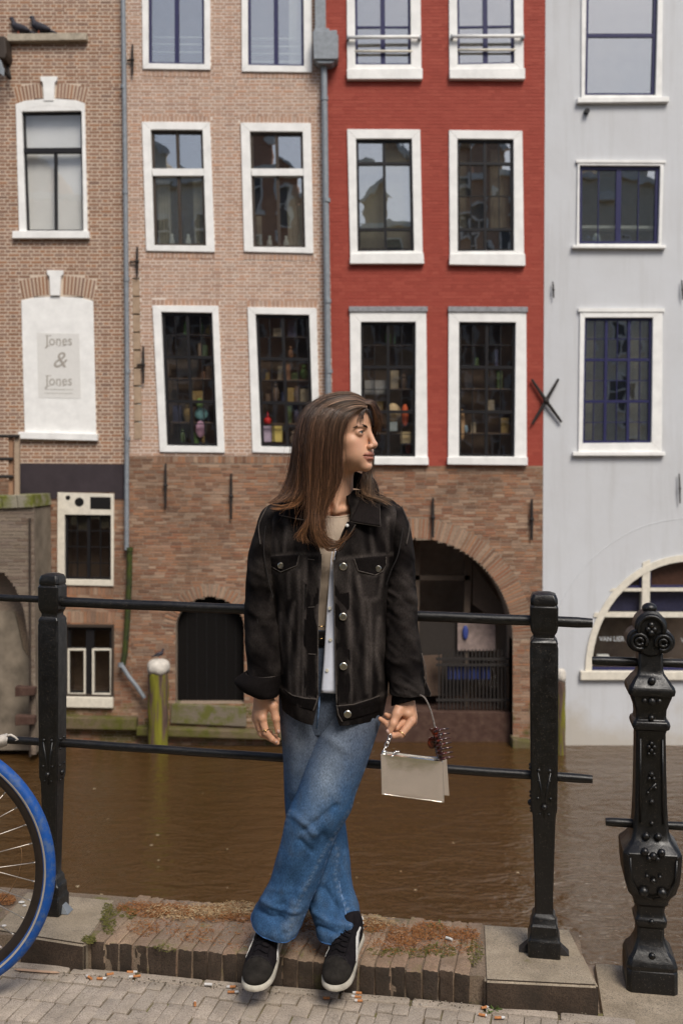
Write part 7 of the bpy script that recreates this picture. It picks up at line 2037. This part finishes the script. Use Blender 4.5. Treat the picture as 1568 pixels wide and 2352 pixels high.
pouch(W(884,1733,Yt+.03), W(1025,1741,Yt+.034), W(1031,1826,Yb+.028), W(890,1815,Yb+.030), 'rear_pouch', .002, .005, M['silver'], 4)
bf, GA = pouch(W(875,1730,Yt), W(1015,1747,Yt+.008), W(1018.5,1840,Yb+.006), W(877,1821,Yb), 'front_pouch', .0045, .010, M['silver'], 2)
m = MB(); n = GA.shape[0]
for pts in (GA[-1], GA[:,0], GA[:,-1]):
    m.tube([Vector(p) for p in pts], .0014, 6)
m.build('piping', M['silver'], bf, smooth=True)
m = MB(); a, b = P(880,1728,Yt+.006), P(1014,1744.5,Yt+.014); m.tube([a, b], .0032, 8); m.build('zip_tape', flat('zip_pale', (.42,.38,.33), .6), bag, smooth=True)
m = MB()
for k in range(44):
    c = a.lerp(b, .08 + .88*k/43) + Vector((0,-.002,.0022)); m.sphere(c, (.0011,.0022,.0015), 6, 4)
m.build('zip_teeth', M['chrome'], bag, smooth=True)
m = MB()
for x, y in ((905,1730),(909,1727),(914,1727)): m.sphere(P(x, y, Yt-.004), (.004,.004,.004), 10, 6)
m.tube([P(906,1731,Yt-.004), P(900,1737,Yt-.008), P(897,1741,Yt-.010)], .0022, 6); m.build('zip_pull', M['chrome'], bag, smooth=True)
m = MB()
for (x0,y0,x1,y1) in ((897,1687,893,1698),(894,1697,889,1706),(890,1705,885,1716),(886,1714,880,1724),(881,1723,879,1731)):
    A0, B0 = P(x0,y0,Yt+.022 - .01*(y0-1687)/40), P(x1,y1,Yt+.020 - .01*(y1-1687)/40); c = (A0+B0)/2; d = (B0-A0); l = d.length/2*1.15; d.normalize(); q = d.cross(Vector((0,1,0))).normalized() if y0 % 2 else Vector((0,1,0))
    pts = [c + d*l*math.cos(w) + q*l*.55*math.sin(w) for w in [2*math.pi*k/16 for k in range(17)]]; m.tube(pts, .0013, 6, caps=False)
m.sphere(P(882,1727,Yt+.004), (.007,.005,.005), 10, 8)
m.build('chain', M['chrome'], bag, smooth=True)
m = MB(); pts = crom(np.array([W(950,1600,2.850), W(960,1598,2.815), W(968,1598,2.792), W(977,1606,2.784), W(988,1630,2.780), W(995,1655,2.776), W(1000,1680,2.772), W(1008,1715,2.772), W(1014,1743,2.770)]), 50)
m.tube([Vector(p) for p in pts], .0024, 8); m.build('strap', flat('strap_grey', (.20,.17,.15), .5, var=.4, scale=160), bag, smooth=True)
def tortoise():
    t = NT('tortoiseshell'); n = t.noise(60, detail=2, dist=1)
    t.set(color=t.ramp(n, [(.35, (.010,.004,.003)), (.55, (.06,.008,.004)), (.72, (.26,.035,.008))]), rough=.10, spec=.6, coat=.6); t.set(trans=.25); return t.m
M['tortoise'] = tortoise()
claw = tag(empty('hair_claw', P(1006, 1705, 2.77)), 'dark tortoiseshell hair claw clipped onto the bag strap', 'hair clip')
Yc = 2.766
for k in range(7):
    y = 1678 + k*10.8; x = 1001 + k*1.9
    m = MB()
    for (dx0, dy0, dx1, dy1, dY) in ((-2,-1,30,-5,-.006), (-6,3,16,-3,-.022)):
        p0, p1 = P(x+dx0, y+dy0, Yc+dY), P(x+dx1, y+dy1, Yc+dY-.004); c = (p0+p1)/2; 
        m.tube([p0, p0.lerp(p1,.25)+Vector((0,-.003,.0006)), p0.lerp(p1,.6)+Vector((0,-.004,.0008)), p1], [.0030,.0036,.0034,.0012], 8)
    m.build('tooth', M['tortoise'], claw, smooth=True)
m = MB(); m.ring_loft([[P(x0 + w*math.cos(q), y, Yc - .002 + .010*math.sin(q)) for q in [2*math.pi*i/12 for i in range(12)]] for x0, w, y in ((1000,3,1669),(1001,7,1674),(1003,8,1700),(1007,8,1730),(1011,5,1745),(1012,2,1748))])
m.build('spine', M['tortoise'], claw, smooth=True, fix=True)
m = MB(); c = P(991,1706,Yc-.006); m.ring_loft([[c + Vector((.0125*r_*math.cos(q), d, .0165*r_*math.sin(q))) for q in [2*math.pi*i/20 for i in range(20)]] for r_, d in ((.7,-.003),(1,-.002),(1,.002),(.7,.003))])
m.build('lever', M['tortoise'], claw, smooth='auto', fix=True)
m = MB(); m.ring_loft([[Vector(P(*q)) + Vector((0, d, 0)) for q in ((984,1672,Yc),(990,1671,Yc),(1001,1680,Yc),(1001,1692,Yc),(994,1688,Yc))] for d in (-.010,-.006)]); m.build('lever', M['tortoise'], claw, fix=True, bevel=.001)

# ------------------------------------------------------------------ bicycle at the left edge
bike = tag(empty('bicycle', P(-165, 2289, 2.80)), 'bicycle with bright blue tyre and dark rim at the left edge of the picture', 'bicycle')
BY = 2.80; C0 = P(-165, 1989, BY); RO = 300*BY/FOC
def tyre_mat():
    t = NT('rubber_blue'); n = t.noise(240, detail=3); c = t.ramp(t.noise(45, detail=7, rough=.75), [(.48, 0), (.60, 1)])
    t.set(color=t.mix(t.math('MULTIPLY', c, .6), (.005,.072,.31), (.10,.145,.22)), rough=.6, spec=.4); t.bump(n, .3, .002); return t.m
M['tyre'] = tyre_mat()
wh = empty('wheel', C0); wh.parent = bike; wh.matrix_parent_inverse = world_of(bike).inverted()
WU = Vector((math.cos(R(-4)), math.sin(R(-4)), 0)); WN = Vector((-WU.y, WU.x, 0)); WZ_ = Vector((0,0,1))
def wheel_rev(prof, name, mat, n=120):
    rings = [[C0 + (WU*math.cos(q) + WZ_*math.sin(q))*r + WN*d for r, d in prof] for q in [2*math.pi*k/n for k in range(n+1)]]
    m = MB(); m.ring_loft(rings, True, False); return m.build(name, mat, wh, smooth='auto', fix=True)
tr = .0178
wheel_rev([(RO - tr + tr*math.cos(q), tr*math.sin(q)) for q in [2*math.pi*k/20 for k in range(20)]], 'tyre', M['tyre'])
wheel_rev([(RO - tr + (tr+.0006)*math.cos(q), (tr+.0006)*math.sin(q)) for q in [R(-118), R(-112), R(-106), R(-100)]] + [(RO - tr - .002, -.012)], 'reflex_stripe', flat('stripe_grey', (.42,.37,.31), .5))
rr = RO - 2*tr
wheel_rev([(rr+.008,-.0105),(rr+.004,-.0115),(rr-.014,-.0085),(rr-.021,-.003),(rr-.021,.003),(rr-.014,.0085),(rr+.004,.0115),(rr+.008,.0105)], 'rim', flat('rim_dark', (.028,.020,.016), .45, var=.25))
m_sp = flat('spoke_steel', (.50,.46,.42), .3, metal=.8)
hubr = .022
for k in range(36):
    q = 2*math.pi*k/36 + .06; sgn = 1 if k % 2 else -1; q2 = q + (1 if (k//2) % 2 else -1)*1.25
    a = C0 + (WU*math.cos(q2) + WZ_*math.sin(q2))*hubr + WN*(.028*sgn); b = C0 + (WU*math.cos(q) + WZ_*math.sin(q))*(rr-.019)
    m = MB(); m.tube([a, b], .00125, 6); m.tube([b + (a-b).normalized()*.012, b], .0022, 6); m.build('spoke', m_sp, wh, smooth=True)
m = MB(); m.tube([C0 - WN*.045, C0 - WN*.028, C0 - WN*.026, C0 + WN*.026, C0 + WN*.028, C0 + WN*.045], [.008,.026,.015,.015,.026,.008], 16); m.build('hub', m_sp, wh, smooth='auto')
bk = flat('frame_black', (.015,.014,.015), .35)
m = MB()
hd = C0 + WU*-.16 + WZ_*.52
for sgn in (-1, 1): m.tube([C0 + WN*(.05*sgn), C0 + WU*-.05 + WZ_*.2 + WN*(.05*sgn), C0 + WU*-.115 + WZ_*.385 + WN*(.03*sgn)], .011, 10)
m.tube([C0 + WU*-.115 + WZ_*.385, hd], .017, 12); m.build('fork', bk, bike, smooth=True)
m = MB(); m.tube([hd + WZ_*-.12 + WU*.03, C0 + WU*-.62 + WZ_*-.06], .018, 12); m.tube([hd + WZ_*-.02, C0 + WU*-.72 + WZ_*.50], .016, 12); m.tube([C0 + WU*-.62 + WZ_*-.06, C0 + WU*-.76 + WZ_*.56], .016, 12); m.build('frame', bk, bike, smooth=True)
m = MB(); m.tube([hd, hd + WZ_*.08 + WU*.01], .014, 12); m.tube([hd + WZ_*.08 + WN*-.28 + WU*-.12, hd + WZ_*.10 + WN*-.2, hd + WZ_*.08, hd + WZ_*.10 + WN*.2, hd + WZ_*.08 + WN*.28 + WU*-.12], .011, 10); m.build('handlebar', m_sp, bike, smooth=True)
C1 = C0 + WU*-1.06
rw = empty('wheel', C1); rw.parent = bike; rw.matrix_parent_inverse = world_of(bike).inverted()
for o in list(wh.children):
    if o.name.split('.')[0] == 'spoke': continue
    c = o.copy(); COL.objects.link(c); c.parent = rw; c.matrix_parent_inverse = Matrix.Translation(C1 - C0) @ o.matrix_parent_inverse if False else world_of(rw).inverted() @ Matrix.Translation(C1 - C0)
m = MB(); m.tube([C0 + WU*-.62 + WZ_*-.06, C1], .012, 10); m.tube([C0 + WU*-.76 + WZ_*.52, C1], .010, 10); m.build('frame_stay', bk, bike, smooth=True)
m = MB(); st = C0 + WU*-.77 + WZ_*.60; m.sphere(st, (.12,.075,.035), 16, 8); m.build('saddle', bk, bike, smooth=True)
# white cloth tied on the lower rail
tie = tag(empty('cloth_strip', P(8, 1706, 3.08)), 'white cloth strip knotted round the lower rail at the left edge', 'cloth')
tw = flat('cloth_offwhite', (.55,.50,.44), .9)
G = np.zeros((8, 9, 3))
for i in range(8):
    for j in range(9):
        t, s_ = i/7, j/8
        x = -14 + 31*s_ + 4*t*(1-s_); y = 1692 + 8*t*2.6 - (8*s_)*(1-t) + 10*(1-s_)*t; G[i,j] = W(x, y, 3.085 - .018*math.sin(math.pi*t) + .004*math.sin(s_*9+t*4))
cloth_obj('cloth', G, False, tw, tie, .002)
m = MB(); m.tube([P(17,1690,3.07), P(26,1688,3.07), P(35,1693,3.07), P(42,1699,3.07), P(36,1701,3.07)], [.0045,.004,.0035,.003,.002], 6); m.build('loose_end', tw, tie, smooth=True)

# ------------------------------------------------------------------ litter on the street
M['filter'] = flat('filter_orange', (.48,.20,.075), .8, var=.2, scale=200); M['paper'] = flat('paper_white', (.62,.60,.57), .85, var=.1, scale=200); M['ash'] = flat('ash_grey', (.12,.11,.10), .95)
def butt(x, y, ang, l=.024, label=None, kind='butt', wfrac=.42, z=0.0, burnt=False):
    p = PZ(x, y, z + .006); d = Vector((math.cos(ang), math.sin(ang), 0)); r = .0038
    if kind == 'white': pts = [p - d*l/2, p + d*l/2]; m = MB(); m.tube([pts[0], pts[0].lerp(pts[1],.5) + Vector((0,0,.0005)), pts[1]], r*1.05, 10); o = m.build('paper_stub', M['paper'], None, smooth='auto'); return tag(o, label, 'cigarette butt', 'cigarette ends along the kerb')
    a, b = p - d*l/2, p + d*l/2; c = a.lerp(b, 1-wfrac); m = MB()
    m.tube([a, a.lerp(c,.5) + Vector((0,0,-.0006)), c], [r, r*.93, r], 10); o = m.build('cigarette_butt', M['filter'], None, smooth='auto'); tag(o, label, 'cigarette butt', 'cigarette ends along the kerb')
    m = MB(); m.tube([c, c.lerp(b,.6), b], [r*1.03, r*.98, r*.8], 10); m.build('burnt_paper', M['ash'] if burnt else M['paper'], o, smooth='auto')
    return o
BUTTS = [(205,2244,-.75+math.pi,.026,'bent butt with white end, leftmost of the cluster left of the shoes'), (234,2247,-.02,.028,'butt lying flat between two others left of the shoes'), (252,2237,.35+math.pi,.024,'burnt down butt slanting up just above the flat one'), (304,2232,-.03,.030,'butt close to the kerb face with its pair below'), (310,2242,.22+math.pi,.034,'longer butt with white tip, lower of a pair below the kerb'),
         (448,2304,1.75,.022,'single butt pointing at the viewer on the pavers'), (531,2266,.06+math.pi,.026,'upper orange butt beside the toe of the left shoe'), (536,2278,.0,.032,'lower butt beside the toe of the left shoe with long white end'),
         (811,2270,.05+math.pi,.028,'top butt of the four beside the right shoe'), (820,2280,-.1+math.pi,.026,'second butt from the top beside the right shoe'), (818,2289,-.25+math.pi,.028,'third butt from the top beside the right shoe'), (823,2298,-.08+math.pi,.022,'bottom butt of the four beside the right shoe'), (751,2292,-.05,.022,'brown flattened butt below the toe of the right shoe'),
         (1114,2313,.35,.026,'butt lying above the little weed'), (1108,2331,-.35,.022,'short butt left of the little weed'), (1147,2337,.02,.028,'butt right of the little weed')]
for x, y, a, l, lab in BUTTS: butt(x, y, a, l, lab, wfrac=.15 if 'brown' in lab or 'burnt' in lab or 'short' in lab else .36, burnt=('brown' in lab or 'burnt' in lab))
butt(479,2261,-.12,.022,'white paper stub alone on the gutter stones','white'); butt(1031,2156,-.7,.022,'white stub lying on the kerb bricks','white', z=KH + .004)
st = MB(); a, b = PZ(34,2226,.006), PZ(137,2234,.006); d = (b-a).normalized(); n_ = Vector((-d.y,d.x,0))
ptsr = []
for k in range(13):
    t = k/12; w = .0048*math.sqrt(max(.02, 1-abs(2*t-1)**8)); c = a.lerp(b, t); ptsr.append([c + n_*w + Vector((0,0,.001)), c + n_*w - Vector((0,0,.001)), c - n_*w - Vector((0,0,.001)), c - n_*w + Vector((0,0,.001))])
st.ring_loft(ptsr); tag(st.build('wooden_stick', flat('wood_birch', (.55,.36,.24), .8), None, fix=True), 'flat wooden ice lolly stick lying in the gutter', 'stick')
def weed(x, y, h, n, label, z=0.0, cols=(.10,.15,.035)):
    p = PZ(x, y, z); o = tag(empty('weed', p), label, 'weed', 'small weeds')
    mt = bpy.data.materials.get('weed_green') or flat('weed_green', cols, .7, var=.3, scale=80)
    for k in range(n):
        q = rng.random()*6.283; l = h*(.5+.7*rng.random()); e = R(25 + 45*rng.random()); d = Vector((math.cos(q)*math.cos(e), math.sin(q)*math.cos(e), math.sin(e))); sd = Vector((-math.sin(q), math.cos(q), 0)); m = MB(); prev = None; G = []
        for i in range(5):
            t = i/4; w = l*.26*math.sin(math.pi*min(.97, t*.9+.08)); c = p + d*l*t + Vector((0,0,-.35*l*t*t)); G.append([c - sd*w*.5, c + Vector((0,0,-.1*w)), c + sd*w*.5])
        m.add([v for r_ in G for v in r_], [(i*3+j, i*3+j+1, i*3+j+4, i*3+j+3) for i in range(4) for j in (0,1)]); m.build('leaf', mt, o, smooth=True)
weed(1133,2320,.026,16,'small green weed sprouting in the gutter among butts'); weed(1122,2326,.016,8,'tiny weed tuft beside the larger one in the gutter')
weed(1000,2172,.016,7,'tiny weed on the kerb bricks right of her feet', KH); weed(1010,2120,.013,6,'tiny weed at the rear edge of the kerb bricks', KH)
m = MB(); m.tube([PZ(0,2075,KH+.002), P(22,2050,3.2), P(42,2012,3.16), P(51,1975,3.12), P(50,1950,3.1), P(46,1945,3.1)], [.0016,.0016,.0014,.0012,.0010,.0006], 5)
tag(m.build('dry_stem', flat('stem_straw', (.34,.20,.10), .8), None, smooth=True), 'dry bent plant stem rising behind the blue tyre', 'dry plant')
for x, y, s_, lb in ((50,2072,.011,'larger torn white paper scrap on the kerb behind the spokes'),(57,2080,.007,'small white scrap touching the larger one behind the spokes'),(88,2127,.008,'white scrap on the grey slab beside the rim'),(10,2126,.008,'white scrap on the slab near the left edge')):
    m = MB(); c = PZ(x, y, KH + .004); m.sphere(c, (s_,s_*.7,.003), 8, 5); tag(m.build('paper_scrap', M['paper'], None), lb, 'litter', 'white paper scraps')
rs = random.Random(3); g_ = MB()
for k in range(260):
    x = 120 + rs.random()*1240; b_ = 2262 + (x-560)*.0735; p = PZ(x, b_ + 2 + 14*rs.random()**1.5, .003); s_ = .0012 + .0022*rs.random(); g_.sphere(p, (s_, s_*.8, s_*.6), 5, 3)
gr = NT('grit'); gr.set(color=gr.ramp(gr.rand(), [(0,(.06,.045,.03)),(.6,(.16,.13,.09)),(.85,(.30,.26,.2)),(1,(.5,.47,.42))]), rough=.9)
tag(g_.build('grit', gr.m, None), kind='stuff', label='grit and crumbs in the gutter')

# ------------------------------------------------------------------ birds
M['pigeon'] = flat('feather_slate', (.035,.033,.042), .7, var=.4, scale=30); M['pigeon_pale'] = flat('feather_grey', (.13,.12,.12), .7, var=.3, scale=30); M['foot'] = flat('bird_foot', (.40,.10,.06), .6)
def bird(p, s, face, label, pale=False, lift=0):
    o = tag(empty('pigeon', p), label, 'pigeon', 'pigeons')
    f = Field((-.22,-.10,-.02), (.22,.10,.30), .006)
    f.ell((.0,0,.105),(.095,.052,.055),.0,'u',np.array([[.93,0,.36],[0,1,0],[-.36,0,.93]])); f.cone((.065,0,.14),(.095,0,.215),.036,.023,.03); f.ell((.100,0,.228),(.028,.022,.023),.012); f.cone((.122,0,.226),(.150,0,.218),.008,.003,.006)
    f.cone((-.06,0,.085),(-.20,0,.035),.030,.012,.02); f.ell((-.04,.035,.10),(.10,.022,.035),.012,'u',np.array([[.93,0,.36],[0,1,0],[-.36,0,.93]])); f.ell((-.04,-.035,.10),(.10,.022,.035),.012,'u',np.array([[.93,0,.36],[0,1,0],[-.36,0,.93]]))
    V, F_ = f.nets(); V = V*s; V[:,0] *= face
    if face < 0: F_ = F_[:, ::-1]
    me = mesh_np('plumage', V, F_); me.shade_smooth(); b = bpy.data.objects.new('plumage', me); COL.objects.link(b); me.materials.append(M['pigeon_pale' if pale else 'pigeon']); b.parent = o
    for y in (-.02, .02):
        m = MB(); m.tube([(.01*face*s, y*s, .075*s), (.015*face*s, y*s, .004*s), (.045*face*s, y*s, .003*s)], [.007*s,.005*s,.004*s], 6); l = m.build('foot', M['foot'], None); l.parent = o
bird(P(46,83.5,YF-.06), 1.25, -1, 'darker pigeon at the left end of the stone ledge'); bird(P(93,82.5,YF-.06), 1.3, -1, 'greyer pigeon with raised head on the stone ledge')
bird(P(366,1512,YF-.3), .62, 1, 'small dark bird resting on the white cap of the mooring post')
SC.cycles.use_denoising = True
